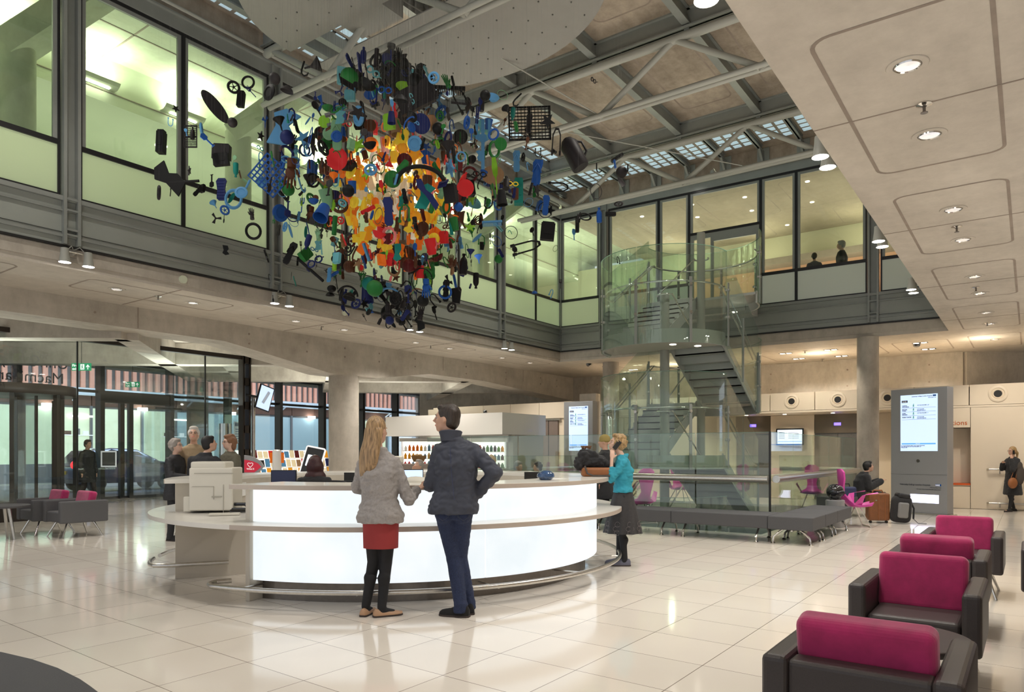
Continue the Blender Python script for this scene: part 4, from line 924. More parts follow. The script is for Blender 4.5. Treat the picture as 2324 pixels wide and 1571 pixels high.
for y, e in ((-2.2, 110), (.2, 110), (4.3, 90), (5.4, 90), (7.8, 90), (10.0, 70)): light('SPOT', (18.9, y, 4.15), e, (1, .9, .76), .04, (20.7, y, 1.0), 95)  # wall-washing spots added to brighten the cream lining
for i, y in enumerate((4.5, 5.8, 6.9)):
    x = LX(y)+.8; tag(MB().cyl((x, y, 2.49), (x, y, 2.498), .05).build('downlight', 'lamp_warm'), 'small downlight in the low soffit of the lift recess, %s from the column' % ORD[i], 'downlight'); light('SPOT', (x, y, 2.46), 30, (1, .88, .7), .03, (x, y, 0), 140)  # discs and spots added to brighten the lift recess
# upper floor fittings, with unseen fills added
for i, x in enumerate((3.0, 4.8, 6.6, 8.45, 10.3, 12.15, 14.0, 15.85, 17.7, 19.5)):
    t = thing('wall_uplight', 'long curved wall light on the bulkhead behind the upper glazing, %s from the entrance end' % ORD[i], 'wall light', (x, 15.1, 8.8), 'curved wall lights upstairs')
    MB().add([(x+a, 15.2-o, 8.8+z) for a in (-.45, .45) for o, z in ((0, -.03), (.12, -.04), (.22, 0), (.28, .06), (.27, .07), (.21, .015), (.12, -.02), (0, -.01))],
             [(k, (k+1) % 8, 8+(k+1) % 8, 8+k) for k in range(8)]+[tuple(range(8)), tuple(range(15, 7, -1))]).build('shade', 'ceil_mint', t)
    MB().bb((x-.4, 15.06, 8.80), (x+.4, 15.12, 8.83)).build('tube', 'linear_glow', t)
    MB().bb((x-.3, 15.05, 8.745), (x+.3, 15.11, 8.755)).build('lower_tube', 'linear_glow', t)
    up(x, 14.9, 8.86, .4, 34, (.96, 1, .80)); up(x, 13.6, 5.5, .8, 9, (.95, 1, .80))  # the wall light's upward glow, then a low fill added
for i, x in enumerate((5.2, 8.6, 11.9, 15.3)):
    tag(MB().cyl((x, 16.3, 8.49), (x, 16.3, 8.5), .13).build('downlight', 'lamp_warm'), 'round downlight in the bulkhead soffit upstairs behind the long glazing, %s from the entrance end' % ORD[i], 'downlight')
    up(x, 16.6, 6.0, 1.5, 30, (.95, 1, .8))
for i, (x, y) in enumerate(((20.8, 10.0), (20.7, 8.3), (21.9, 8.6), (21.0, 6.8), (22.3, 7.0), (20.8, 5.0), (22.6, 5.3), (21.3, 3.0), (22.8, 3.2), (24.4, 6.5))):
    tag(MB().cyl((x, y, 8.885), (x, y, 8.895), .06).build('downlight', 'lamp_warm'), 'tiny ceiling downlight upstairs behind the stair windows, %s counting from the atrium corner' % ORD[i], 'downlight', 'tiny upstairs downlights')
for y in (1, 4.2, 7.4, 10.4):
    up(21.7, y, 6.0, 1.5, 60, (1, .88, .70)); up(24.4, y, 7.7, 1, 30, (1, .9, .65))
up(22.5, 14, 6.5, 2, 120, (.95, 1, .8))
# ================================================================ entrance
def FY(x): return 22.0+.066*(x-9.75)
mx = [3.3, 5.45, 7.6, 9.75, 11.9, 14.0, 16.15, 18.25, 20.4, 22.5, 24.6, 26.9]
for i in range(len(mx)-1):
    a, c = mx[i], mx[i+1]; ym = (FY(a)+FY(c))/2
    e = bpy.data.objects.new('window_%d' % (30+i), None); COL.objects.link(e); e.location = ((a+c)/2, ym, 0); e['kind'] = 'structure'
    b = MB().beam((a, FY(a), 2.03), (a+.001, FY(a), 2.03), .16, 4.06) if False else MB().bb((a-.06, FY(a)-.28, 0), (a+.06, FY(a)+.05, 4.06))
    for z in ((3.12, 3.2), (4.0, 4.06), (0, .08)): b.beam((a, FY(a), (z[0]+z[1])/2), (c, FY(c), (z[0]+z[1])/2), .08, z[1]-z[0])
    if i == 3:
        for xx in (10.35, 10.62): b.bb((xx, FY(xx)-.1, 0), (xx+.12, FY(xx)+.05, 3.15))
        b.bb((a, FY(a)-.1, 2.85), (c, FY(a)+.1, 3.15))
    b.build('frame', 'black_frame', e)
    MB().beam((a+.06, FY(a), 3.6), (c-.06, FY(c), 3.6), .012, .8).build('pane', 'glass_tint' if i < 0 else 'glass_dark', e)
    MB().beam((a+.06, FY(a), 1.6), (c-.06, FY(c), 1.6), .012, 3.04).build('pane', 'glass_dark', e)
trim(MB().bb((-3.5, 21.95, 0), (3.3, 22.0, 4.06)), 'black_frame')
# draught lobby glass
t = thing('lobby_glazing', 'tall glazed lobby screen with black head rail and brown base inside the entrance', 'glazing', (7, 16.65, 0))
b = MB().bb((-1, 16.58, 3.80), (11.02, 16.72, 3.90)); b.build('head_rail', 'bronze', t)
jx = [-1, 1.8, 4.35, 6.95, 9.9, 10.95]
for a, c in zip(jx[:-1], jx[1:]):
    MB().bb((a+.01, 16.64, .28), (c-.01, 16.655, 3.8)).build('glass_panel', 'glass_dark', t); MB().bb((c-.012, 16.63, .0), (c+.012, 16.67, 3.8)).build('joint', 'black', t)
MB().bb((10.95, 16.65, 0), (10.965, 21.9, 3.8)).build('glass_panel', 'glass_dark', t)
MB().bb((-1, 16.5, 0), (7.0, 16.8, .28)).build('base', 'bronze', t)
MB().bb((10.2, 19.6, 2.6), (10.96, 19.64, 2.64)).build('brace', 'black', t)
t = thing('slotted_post', 'dark brown slotted steel post at the end of the lobby glazing', 'post', (11.05, 16.65, 0))
b = MB()
for o in (-.12, .06): b.bb((10.98+o+.03, 16.55, 0), (10.98+o+.09, 16.75, 3.9))
for z in (0, .65, 1.27, 1.89, 2.51, 3.13, 3.7): b.bb((10.92, 16.55, z), (11.1, 16.75, z+.2))
b.build('post', 'bronze', t); MB().bb((10.97, 16.7, .1), (11.05, 16.74, 3.8)).build('inner_web', 'screen_white' if False else 'van_white', t)  # glowing strip put in for the pale slot openings
x, y = cw(-12.8, 18.5)
t = thing('revolving_door', 'revolving door drum with black posts and canopy at the entrance', 'door', (x, y, 0))
MB().lathe([(0.001, 2.85), (1.3, 2.85), (1.34, 2.9), (1.34, 3.05), (1.3, 3.1), (.001, 3.1)], (x, y, 0), 40).build('canopy', 'bronze', t, True)
for k in range(8):
    a = 2*PI*k/8+.35; MB().box((x+1.27*math.cos(a), y+1.27*math.sin(a), 1.42), (.12, .09, 2.85), a).build('post', 'black_frame', t)
for k in range(3):
    a = 2*PI*k/3+.5; c, s = math.cos(a), math.sin(a)
    MB().beam((x, y, 1.4), (x+1.2*c, y+1.2*s, 1.4), .015, 2.7).build('door_wing', 'glass_dark', t); MB().beam((x+1.17*c, y+1.17*s, 1.4), (x+1.23*c, y+1.23*s, 1.4), .06, 2.8).build('wing_stile', 'black_frame', t)
MB().lathe([(1.25, .0), (1.28, 0), (1.28, .08), (1.25, .08)], (x, y, 0), 40).build('threshold', 'brushed', t)
t = thing('notice_board', 'square grey notice panel in a white frame on the entrance glass', 'sign', (9.95, 21.6, 1.0))
x, y = cw(-.565*20.3, 20.3); MB().box((x, y, 1.2), (.44, .02, .46), YAWC).build('frame', 'white_sign', t); x, y = cw(-.565*20.28, 20.28); MB().box((x, y, 1.2), (.36, .02, .38), YAWC).build('panel', 'facade_grey', t)
for i, (px_, py_, s) in enumerate(((185, 833, 1.0), (301, 873, .85))):
    d = 17.2 if i == 0 else 20.0; r = (px_-1162)/FPX*d; z = H+(HOR-py_)/FPX*d; x, y = cw(r, d); w = .47*s
    t = thing('fire_exit_sign', ('green fire exit sign with white arrow hanging above the revolving door', 'smaller green fire exit sign with white arrow beyond the lobby glass')[i], 'sign', (x, y, z))
    T = Matrix.Translation((x, y, z)) @ Matrix.Rotation(YAWC, 4, 'Z'); q3 = T.to_3x3().to_4x4()
    MB().box(T @ V((0, 0, 0)), (w, .02, w*.38), m=q3).build('plate', 'green_sign', t)
    ri, up = q3 @ V((1, 0, 0)), V((0, 0, 1))
    text('Fire\nexit', w*.17, 'white_sign', T @ V((-w*.46, -.013, w*.02)), ri, up, 'lettering', t, bold=.002)
    MB().box(T @ V((w*.06, -.012, 0)), (w*.2, .004, w*.28), m=q3).build('pictogram_field', 'white_sign', t)
    b = MB(); b.tube([T @ V((w*.05, -.017, w*.06)), T @ V((w*.06, -.017, -.02*w))], w*.018, 5); b.tube([T @ V((w*.06, -.017, -.02*w)), T @ V((w*.11, -.017, -.1*w))], w*.013, 5); b.tube([T @ V((w*.06, -.017, -.02*w)), T @ V((w*.0, -.017, -.09*w))], w*.013, 5); b.tube([T @ V((w*.0, -.017, w*.03)), T @ V((w*.11, -.017, w*.05))], w*.011, 5); b.ell(T @ V((w*.06, -.017, w*.1)), (w*.02,)*3, seg=6, rg=5)
    b.build('running_figure', 'green_sign', t)
    b = MB(); b.box(T @ V((w*.34, -.013, -.02*w)), (w*.04, .004, w*.22), m=q3); b.add([T @ V(q) for q in ((w*.24, -.014, w*.0), (w*.34, -.014, w*.13), (w*.44, -.014, w*.0), (w*.41, -.014, -.03*w), (w*.34, -.014, w*.06), (w*.27, -.014, -.03*w))], [(0, 1, 4, 5), (1, 2, 3, 4)]); b.build('arrow', 'white_sign', t)
    MB().tube([T @ V((0, 0, w*.19)), T @ V((0, 0, 4.2-z))], .006, 6).build('drop_rod', 'black', t)
xx = 8.9
o = text('University College Hospital', .42, 'text_grey', (xx, FY(xx)-.05, 3.72), (-1, -.066, 0), (0, 0, 1), 'glass_lettering'); tag(o, 'grey hospital name lettering on the entrance glass, seen in reverse, upper line', 'lettering')
o = text('Macmillan Cancer Centre', .42, 'text_grey', (xx-.1, FY(xx)-.05, 3.30), (-1, -.066, 0), (0, 0, 1), 'glass_lettering'); tag(o, 'grey centre name lettering on the entrance glass, seen in reverse, lower line', 'lettering')
t = thing('hanging_screen', 'tilted advertising screen on a bracket beside the slotted post', 'screen', (*cw(-6.5, 18.8), 2.6))
x, y = cw(-6.52, 18.8); T = Matrix.Translation((x, y, 2.82)) @ Matrix.Rotation(YAWC+.9, 4, 'Z') @ Matrix.Rotation(.28, 4, 'Y'); q3 = T.to_3x3().to_4x4()
MB().box(T @ V((0, 0, 0)), (.42, .05, .66), m=q3).build('housing', 'black', t); MB().box(T @ V((0, -.03, 0)), (.37, .006, .6), m=q3).build('picture', 'screen_blue', t)
MB().box(T @ V((.02, -.035, .02)), (.08, .004, .36), m=q3 @ Matrix.Rotation(.3, 4, 'Y')).build('advert_figure', 'van_white', t)
MB().tube([T @ V((0, .03, 0)), (x-.35, y+.3, 2.9)], .03, 8).build('bracket', 'black', t)
x, y = cw(-6.85, 18.9); tag(MB().cyl((x, y, 0), (x, y, 2.9), .05, seg=16).build('steel_pole', 'brushed', smooth=True), 'slim brushed steel pole next to the slotted post', 'pole')
x, y = cw(-7.6, 18.9); tag(MB().cyl((x, y, 0), (x, y, 2.15), .16, seg=24).build('steel_cylinder', 'chrome', smooth=True), 'polished steel cylinder behind the glass beside the slotted post', 'bollard')
# ================================================================ street
struct('road', MB().bb((-8, 22.3+.3, -.12), (60, 45, .0)), 'road', origin=(0, 23, 0)); struct('kerb', MB().bb((-8, 30.6, 0), (60, 32.5, .14)), 'kerb')
t = thing('opposite_building', 'building across the street with lit shop windows and terracotta fins', 'building', (14, 33, 0))
MB().bb((-8, 33, 0), (60, 33.4, .9)).build('plinth', 'facade_grey', t); MB().bb((-8, 33.4, 0), (60, 34, 10)).build('wall', 'facade_grey', t)
r_ = random.Random(3); x = -6
while x < 50:
    w = r_.choice((1.6, 2.2, 2.8)); m_ = r_.choice(('shop_glow', 'shop_glow', 'shop_blue', 'shop_blue', 'facade_brown'))
    f = MB().bb((x, 33.1, .9), (x+w-.08, 33.2, 3.3)).build('shop_window', m_, t)
    MB().bb((x+w-.1, 33.0, 0), (x+w, 33.25, 3.4)).build('mullion', 'facade_grey', f if False else t)
    MB().bb((x, 33.05, 3.4), (x+w-.04, 33.2, 4.1)).build('fascia_panel', r_.choice(('facade_brown', 'facade_grey', 'facade_brown')), t)
    x += w
b = MB()
for k in range(150):
    xx = -6+k*.36; b.bb((xx, 32.7, 4.15), (xx+.18, 32.8, 8.5))
b.build('terracotta_fins', 'terracotta', t)
MB().bb((-6, 32.85, 4.1), (50, 32.95, 9)).build('fin_backing', 'glass_dark' if False else 'facade_grey', t)
for z in (4.05, 3.86): MB().tube([(-6, 32.3, z), (50, 32.3, z)], .07, 8).build('canopy_tube', 'van_white', t)
for k in range(14):
    xx = -2+k*2.6
    MB().tube([(xx, 33, 3.6), (xx, 32.3, 3.95)], .04, 6).build('canopy_strut', 'van_white', t)
for i, xx in enumerate((8.2, 12.6, 16.5, 21, 26, 31)):
    x2 = xx
    tag(MB().box((x2, 32.9, 3.35), (.4, .15, .14)).build('street_floodlight', 'lamp_glow'), 'bright floodlight on the building across the street, %s from the revolving door' % ORD[i], 'light')
# shop interiors suggestion: shelves behind glass across the road
for i, xx in enumerate((9.5, 13.2, 17.5)):
    t = thing('window_shelf', 'lit shelf with boxes in the shop window across the street, %s from the revolving door' % ORD[i], 'shelf', (xx, 33.05, 2), 'shop shelves')
    MB().bb((xx, 32.95, 2.1), (xx+1.2, 33.1, 2.14)).build('board', 'white_sign', t)
    for k in range(3): MB().bb((xx+.1+k*.35, 32.96, 2.14), (xx+.32+k*.35, 33.08, 2.3+.1*(k % 2))).build('box', ('facade_brown', 'grey_fabric', 'white_sign')[k], t)
    MB().bb((xx+.2, 32.98, 2.9), (xx+1.2, 33.06, 2.97)).build('strip_light', 'lamp_warm', t)
# parked car
t = thing('parked_car', 'dark blue hatchback parked in the street outside the entrance doors', 'car', (13.6, 27.6, 0))
cx, cy = 10.8, 27.0
prof = [(0, .45), (.02, .85), (.25, 1.02), (.55, 1.42), (1.3, 1.52), (2.2, 1.47), (2.95, 1.05), (3.75, .92), (4.05, .7), (4.05, .35), (3.8, .28), (.2, .28)]
def carsec(sc, y): return [(cx+x, cy+y, .02+z if z < 1.0 else .02+z) for x, z in prof]
b = MB(); S_ = []
for y, k in ((-.85, 0), (-.8, .0), (.8, 0), (.85, 0)): S_.append([(cx+x, cy+(y*(.82 if z > 1.1 else 1)), .02+z) for x, z in prof])
b.rings(S_); b.build('car_body', 'car_paint', t, bev=.05, bseg=3)
for s in (-1, 1):
    yy_ = lambda z: cy+s*(.85 if z < 1.1 else .70)
    MB().add([(cx+.42, cy+s*.853, 1.02), (cx+1.3, cy+s*.853, 1.0), (cx+1.3, cy+s*.74, 1.42), (cx+.72, cy+s*.74, 1.38)], [(0, 1, 2, 3)]).build('side_window', 'car_glass', t)
    MB().add([(cx+1.38, cy+s*.853, 1.0), (cx+2.75, cy+s*.853, 1.02), (cx+2.2, cy+s*.74, 1.42), (cx+1.38, cy+s*.74, 1.44)], [(0, 1, 2, 3)]).build('side_window', 'car_glass', t)
    MB().ell((cx+.12, cy+s*.72, .95), (.16, .14, .16)).build('tail_light', 'tail_red', t, True)
    MB().ell((cx+2.7, cy+s*.95, 1.08), (.1, .1, .08)).build('wing_mirror', 'car_paint', t, True)
    for wx in (.75, 3.25):
        w = MB().lathe([(.001, -.1), (.3, -.1), (.33, -.06), (.33, .06), (.3, .1), (.001, .1)], (cx+wx, cy+s*.78, .33), 28, Matrix.Rotation(PI/2, 4, 'X')).build('wheel', 'black', t, True)
        MB().lathe([(.001, -.115), (.2, -.11), (.21, -.09)], (cx+wx, cy+s*.78, .33), 10, Matrix.Rotation(s*-PI/2 if s < 0 else PI/2, 4, 'X')).build('hub_cap', 'brushed', w)
MB().add([(cx+.27, cy-.6, 1.06), (cx+.27, cy+.6, 1.06), (cx+.55, cy+.55, 1.40), (cx+.55, cy-.55, 1.40)], [(0, 1, 2, 3)]).build('rear_window', 'car_glass', t)
MB().bb((cx-.03, cy-.25, .62), (cx+.01, cy+.25, .74)).build('number_plate', 'yellow_note', t)
# van
t = thing('parked_van', 'white delivery van with lettering parked outside the last facade bays', 'van', (29, 27.5, 0))
MB().bb((26.8, 25.6, .4), (32.5, 27.6, 3.4)).build('van_body', 'van_white', t, bev=.12)
for wx in (27.8, 31.4): MB().cyl((wx, 25.55, .36), (wx, 25.85, .36), .36, seg=24).build('wheel', 'black', t)
MB().bb((26.77, 25.85, .8), (26.8, 27.3, 3.0)).build('rear_door_panel', 'screen_white' if False else 'white_sign', t, bev=.05); MB().bb((27.1, 25.57, .9), (28.6, 25.6, 2.9)).build('side_door_panel', 'white_sign', t, bev=.05)
MB().bb((27.3, 25.54, 1.75), (27.6, 25.57, 1.83)).build('door_handle', 'black', t); text('movianto', .42, 'text_grey', (27.25, 25.55, 2.0), (1, 0, 0), (0, 0, 1), 'lettering', t)
t = thing('parking_sign', 'blue and white street parking sign on a pole outside the glass', 'sign', (15.9, 24.5, 0))
MB().cyl((15.95, 24.5, 0), (15.95, 24.5, 2.3), .04).build('pole', 'facade_grey', t); MB().bb((15.7, 24.44, 1.75), (16.2, 24.46, 2.55)).build('plate', 'white_sign', t)
MB().bb((15.74, 24.42, 2.38), (15.9, 24.44, 2.52)).build('parking_mark', 'blue_sign', t)
for k in range(6): MB().bb((15.76, 24.42, 1.8+k*.09), (16.14, 24.44, 1.83+k*.09)).build('text_line', 'blue_sign', t)
for x in (4, 13, 22, 31):
    o = light('AREA', (x, 25.2, 4.0), 420, (.75, .85, 1), 3.0, (x+1, 33, 2.6))  # unseen area lights added to brighten the building opposite
# ================================================================ shop in the hall
t = thing('magazine_rack', 'long backlit magazine rack in front of the street windows', 'rack', (14.2, 19.1, 0))
MB().bb((12.5, 19.1, 0), (15.9, 19.5, .55)).build('base', 'white_sign', t); MB().bb((12.5, 19.35, .55), (15.9, 19.4, 1.45)).build('back_panel', 'fridge_glow', t)
for k in range(3): MB().bb((12.5, 19.0+.1*k, .62+.28*k), (15.9, 19.12+.1*k, .645+.28*k)).build('shelf', 'white_corian', t)
cols = ['p_red', 'p_cream', 'p_white', 'p_navy', 'p_tan', 'p_pink', 'p_maroon', 'p_white', 'p_sky blue', 'p_amber', 'p_charcoal', 'p_cream']
cn = {'p_red': 'red', 'p_cream': 'cream', 'p_white': 'white', 'p_navy': 'navy', 'p_tan': 'tan', 'p_pink': 'pink', 'p_maroon': 'maroon', 'p_sky blue': 'pale blue', 'p_amber': 'amber', 'p_charcoal': 'charcoal'}
r_ = random.Random(11)
for row in range(3):
    cnt = {}
    for k in range(17):
        c = r_.choice(cols); x = 12.62+k*.195; z = .65+.28*row; y = 19.05+.1*row; hh = r_.uniform(.2, .26)
        cnt[c] = cnt.get(c, 0)+1
        b = MB().add([(x, y, z), (x+.165, y, z), (x+.165, y+.06, z+hh), (x, y+.06, z+hh), (x, y+.012, z), (x+.165, y+.012, z), (x+.165, y+.072, z+hh), (x, y+.072, z+hh)], [(0, 1, 2, 3), (7, 6, 5, 4), (0, 4, 5, 1), (3, 2, 6, 7), (0, 3, 7, 4), (1, 5, 6, 2)])
        tag(b.build('magazine', c), '%s magazine on the rack, %s row, %s of its colour from the post' % (cn[c], ('bottom', 'middle', 'top')[row], ORD[cnt[c]-1]), 'magazine', 'magazines on the rack')
t = thing('ice_cream_sign', 'red and grey pointed ice cream sign above a freezer beside the slotted post', 'sign', (*cw(-5.7, 16.0), .8))
x, y = cw(-5.72, 15.9); T = Matrix.Translation((x, y, 1.08)) @ Matrix.Rotation(YAWC+PI/2*0, 4, 'Z')
lf = [(-.24, -.2), (.02, -.2), (.12, -.1), (.2, 0), (.12, .12), (0, .19), (-.14, .24), (-.24, .25)]
XZ = Matrix.Rotation(PI/2, 4, 'X')
MB().prism(lf, -.02, .02, T @ XZ).build('board', 'totem_grey', t); MB().prism([(q[0]*.85-.03, q[1]*.62-.01) for q in lf], .021, .026, T @ XZ).build('red_field', 'red_sign', t)
MB().tube([T @ V((-.1+.06*1.0*math.sin(a)**3*1, -.03, .035+.05*(math.cos(a)-.35*math.cos(2*a)-.12*math.cos(3*a)))) for a in [2*PI*k/24 for k in range(24)]], .006, 5, closed=True).build('heart_logo', 'white_sign', t)
text("WALL'S", .05, 'white_sign', T @ V((-.18, -.03, -.075)), (T.to_3x3() @ V((1, 0, 0))), (0, 0, 1), 'lettering', t, bold=.001)
x2, y2 = cw(-5.75, 16.2); tag(MB().box((x2, y2, .42), (.7, .5, .84), YAWC).build('freezer', 'totem_grey', bev=.02), 'low grey freezer cabinet under the red ice cream sign', 'freezer')
t = thing('tablet_kiosk', 'white-framed tablet screen tilted on a stand behind the receptionist', 'tablet', (*cw(-3.35, 12.1), 0)); x, y = cw(-3.38, 12.1)
T = Matrix.Translation((x, y, 1.24)) @ Matrix.Rotation(YAWC, 4, 'Z') @ Matrix.Rotation(.2, 4, 'Y') @ Matrix.Rotation(-.3, 4, 'X')
MB().prism(rrect(.34, .52, .04), -.015, .015, T @ XZ).build('frame', 'white_sign', t); MB().prism(rrect(.29, .46, .01), .016, .02, T @ XZ).build('bezel', 'black', t); MB().prism(rrect(.20, .2, .01), .021, .024, T @ XZ).build('screen', 'screen_white', t)
MB().cyl((x, y, 0), (x, y, 1.1), .03).build('stand', 'white_sign', t); MB().cyl((x, y, 0), (x, y, .02), .18, seg=24).build('foot', 'white_sign', t)
t = thing('menu_holder', 'upright bright white menu holder beside the dark monitor', 'stand', (*cw(-4.05, 12.3), 0)); x, y = cw(-4.05, 12.3)
MB().lathe([(.07, .0), (.08, .9), (.075, 1.42), (.04, 1.44)], (x, y, 0), 20).build('post', 'white_corian', t, True); MB().box((x, y, 1.3), (.24, .02, .18), YAWC).build('card', 'p_orange', t)
for x, y in ((13.5, 13.2), (12.5, 17.5), (16, 17.8), (13.2, 16), (18, 13.2), (9, 17.5), (6, 18), (20.5, 20), (14, 12.9)): light('SPOT', (x, y, 4.2 if y < 14 else 3.7), 130, (1, .95, .88), .04, (x, y, 0), 130)  # spots without fittings, added to brighten the kiosk and shop
# white kiosk volume
t = thing('kiosk', 'white box-shaped kiosk behind the man in the slate jacket', 'kiosk', (15.7, 12.9, 0))
MB().bb((14.85, 11.1, 1.86), (16.9, 15.4, 2.43)).build('bulkhead', 'white_corian', t); MB().bb((15.4, 11.15, 0), (16.85, 11.3, 1.86)).build('side_wall', 'desk_side', t); MB().bb((16.7, 11.3, 0), (16.85, 15.3, 1.86)).build('back_wall', 'white_corian', t)
MB().bb((14.95, 11.4, 0), (15.6, 15.2, 1.0)).build('service_counter', 'desk_side', t)
tag(MB().ell((15.4, 12.1, 2.49), (.06, .06, .07)).build('small_camera', 'black_gloss', smooth=True), 'small black camera on top of the white kiosk', 'camera')
def fridge(label, r, d, w, rows, per, z0, dz, yaw=0, top=True):
    x, y = cw(r, d); t = thing('display_fridge', label, 'fridge', (x, y, 0)); T = Matrix.Translation((x, y, 0)) @ Matrix.Rotation(YAWC+yaw, 4, 'Z'); q3 = T.to_3x3().to_4x4()
    def bx(c, dd, n, m): MB().box(T @ V(c), dd, m=q3).build(n, m, t)
    h = z0+rows*dz+.1
    bx((0, .3, h/2), (w, .04, h), 'back_panel', 'fridge_glow'); bx((-w/2, .1, h/2), (.04, .45, h), 'side_panel', 'white_sign'); bx((w/2, .1, h/2), (.04, .45, h), 'side_panel', 'white_sign')
    bx((0, .05, z0/2), (w, .5, z0), 'base', 'white_sign'); bx((0, .02, h), (w+.1, .6, .1), 'canopy', 'white_corian')
    q = random.Random(int(w*100)); names = ('red', 'amber', 'green', 'white', 'orange', 'sky blue', 'maroon', 'lime')
    for i in range(rows):
        bx((0, .1, z0+i*dz+.01), (w, .35, .015), 'shelf', 'white_corian'); cc = {}
        for k in range(per):
            c = q.choice(names); cc[c] = cc.get(c, 0)+1; p = T @ V((-w/2+.08+k*(w-.16)/(per-1), .0+.04*i, 0))
            hb = dz*q.uniform(.6, .8); z = z0+i*dz+.018
            tag(MB().lathe([(.001, z), (.042, z), (.042, z+hb*.65), (.02, z+hb*.82), (.02, z+hb), (.001, z+hb)], (p.x, p.y, 0), 8).build('bottle', 'p_'+c, smooth=True),
                '%s bottle on the %s shelf of the %s fridge, %s of its colour' % (c, ORD[i], 'wide' if w > 1.2 else 'narrow', ORD[cc[c]-1]), 'bottle', 'bottles in the fridges')
fridge('wide lit drinks fridge with canopy behind the two standing visitors', -2.45, 21.5, 1.7, 4, 14, .7, .24)
fridge('narrow lit drinks fridge under the white kiosk', -.65, 18.9, .95, 3, 9, .95, .22)
t = thing('bread_basket', 'wicker basket of bread on the shop counter', 'basket', (*cw(-2.55, 19.5), 1.05)); x, y = cw(-2.55, 19.5)
MB().lathe([(.12, 1.15), (.2, 1.3), (.22, 1.3), (.14, 1.13), (.001, 1.13)], (x, y, 0), 20).build('basket', 'wicker', t, True)
for k in range(4): MB().ell((x-.09+.06*k, y+.03*(k % 2), 1.30), (.07, .04, .04)).build('loaf', 'wicker', t, True)
x, y = cw(-2.85, 19.3)
tag(MB().box((x, y, .54), (1.6, .7, 1.08), YAWC).build('shop_counter', 'brown_door', bev=.01), 'brown shop counter in front of the wide fridge', 'counter')
x, y = cw(-3.1, 19.15); tag(MB().box((x, y, 1.19), (.35, .3, .2), YAWC+.3).build('cash_register', 'printer', bev=.03), 'pale cash register on the brown shop counter', 'till')
# ================================================================ pink chairs, luggage
def tulip():
    t = thing('shell_chair', 'x', 'chair', (0, 0, 0), 'pink shell chairs')
    # shell: seat dish flowing into a waisted tall back; local front = +y
    prof = [(.27, .44, .12, .02), (.20, .40, .24, .02), (.05, .385, .27, .0), (-.10, .40, .25, .03), (-.20, .50, .13, .05), (-.235, .62, .10, .02), (-.25, .76, .13, .02), (-.265, .90, .17, .03), (-.275, 1.02, .16, .03), (-.28, 1.08, .08, .02)]
    rs = []
    for (y, z, w, cu) in prof:
        a = []
        for k in range(9):
            u = -1+2*k/8; yy2 = y+cu*abs(u)**2*2; zz = z+(.03*abs(u)**2 if z < .5 else 0); a.append((u*w, yy2, zz))
        ba = [(px_, py_-(.0 if z < .48 else .03), pz-(.03 if z < .48 else 0)) for px_, py_, pz in reversed(a)]
        rs.append(a+ba)
    MB().rings(rs).build('shell', 'magenta_shell', t, True)
    for s in (-1, 1):
        MB().add([(s*.24, -.05, .41), (s*.22, .06, .40), (s*.33, .10, .62), (s*.33, .3, .66), (s*.36, .31, .64), (s*.37, .02, .60), (s*.27, -.1, .42)], [(0, 1, 2, 5, 6), (2, 3, 4, 5)]).build('arm_wing', 'magenta_shell', t)
        MB().tube([(s*.1, .05, .39), (s*.24, .22, .0)], .011, 8).build('leg', 'chrome', t, True); MB().tube([(s*.1, -.02, .39), (s*.24, -.22, .0)], .011, 8).build('leg', 'chrome', t, True)
    MB().tube([(-.24, .22, .012), (.24, .22, .012)], .01, 6).build('floor_bar', 'chrome', t); MB().tube([(-.24, -.22, .012), (.24, -.22, .012)], .01, 6).build('floor_bar', 'chrome', t)
    return t
def yawdir(fr, fd):
    wx, wy = CF[0]*fd+CR[0]*fr, CF[1]*fd+CR[1]*fr; return math.atan2(wy, wx)-PI/2
tc = tulip(); x, y = cw(6.45, 13.45); tc.location = (x, y, 0); tc.rotation_euler = (0, 0, yawdir(1, -.15)); tc['label'] = 'pink shell chair between the bench end and the brown suitcase'
bpy.context.view_layer.update()
for (r, d, f, lb) in ((1.75, 20.0, (-1, -.3), 'pink shell chair near the screen totem behind the desk'), (2.55, 14.1, (-.3, 1), 'pink shell chair right behind the woman in teal'), (4.6, 19.6, (.2, -1), 'pink shell chair seen through the stair glass, facing the hall'),
                      (7.4, 17.6, (-.4, -1), 'pink shell chair seen through the side balustrade, beside the lift wall'), (3.3, 19.8, (1, .2), 'pink shell chair seen through the balustrade beyond the stair opening')):
    x, y = cw(r, d); dup(tc, (x, y, 0), yawdir(*f), lb)
x, y = cw(6.02, 13.3)
tag(MB().lathe([(.001, .0), (.16, 0), (.165, .01), (.165, .50), (.15, .51), (.001, .51)], (x, y, 0), 32).build('litter_bin', 'totem_grey', smooth=True), 'pale cylindrical bin under the black helmet', 'bin')
t = thing('crash_helmet', 'glossy black crash helmet resting on the bin', 'helmet', (x, y, .51))
MB().ell((x, y, .66), (.16, .14, .15), Matrix.Rotation(YAWC, 4, 'Z'), 24, 16).build('shell', 'black_gloss', t, True)
T = Matrix.Translation((x, y, .66)) @ Matrix.Rotation(YAWC, 4, 'Z')
MB().ell(T @ V((.03, -.04, -.02)), (.135, .12, .075), Matrix.Rotation(YAWC, 4, 'Z'), 20, 12).build('visor', 'car_glass', t, True); MB().tube([T @ V((-.1, -.05, -.12)), T @ V((-.13, -.08, -.22)), T @ V((-.1, -.09, -.26))], .012, 6).build('chin_strap', 'black', t)
T = Matrix.Translation((*cw(7.22, 14.1), 0)) @ Matrix.Rotation(YAWC-.1, 4, 'Z'); q3 = T.to_3x3().to_4x4()
t = thing('suitcase', 'brown leather upright suitcase standing beside the seated person', 'suitcase', T.translation)
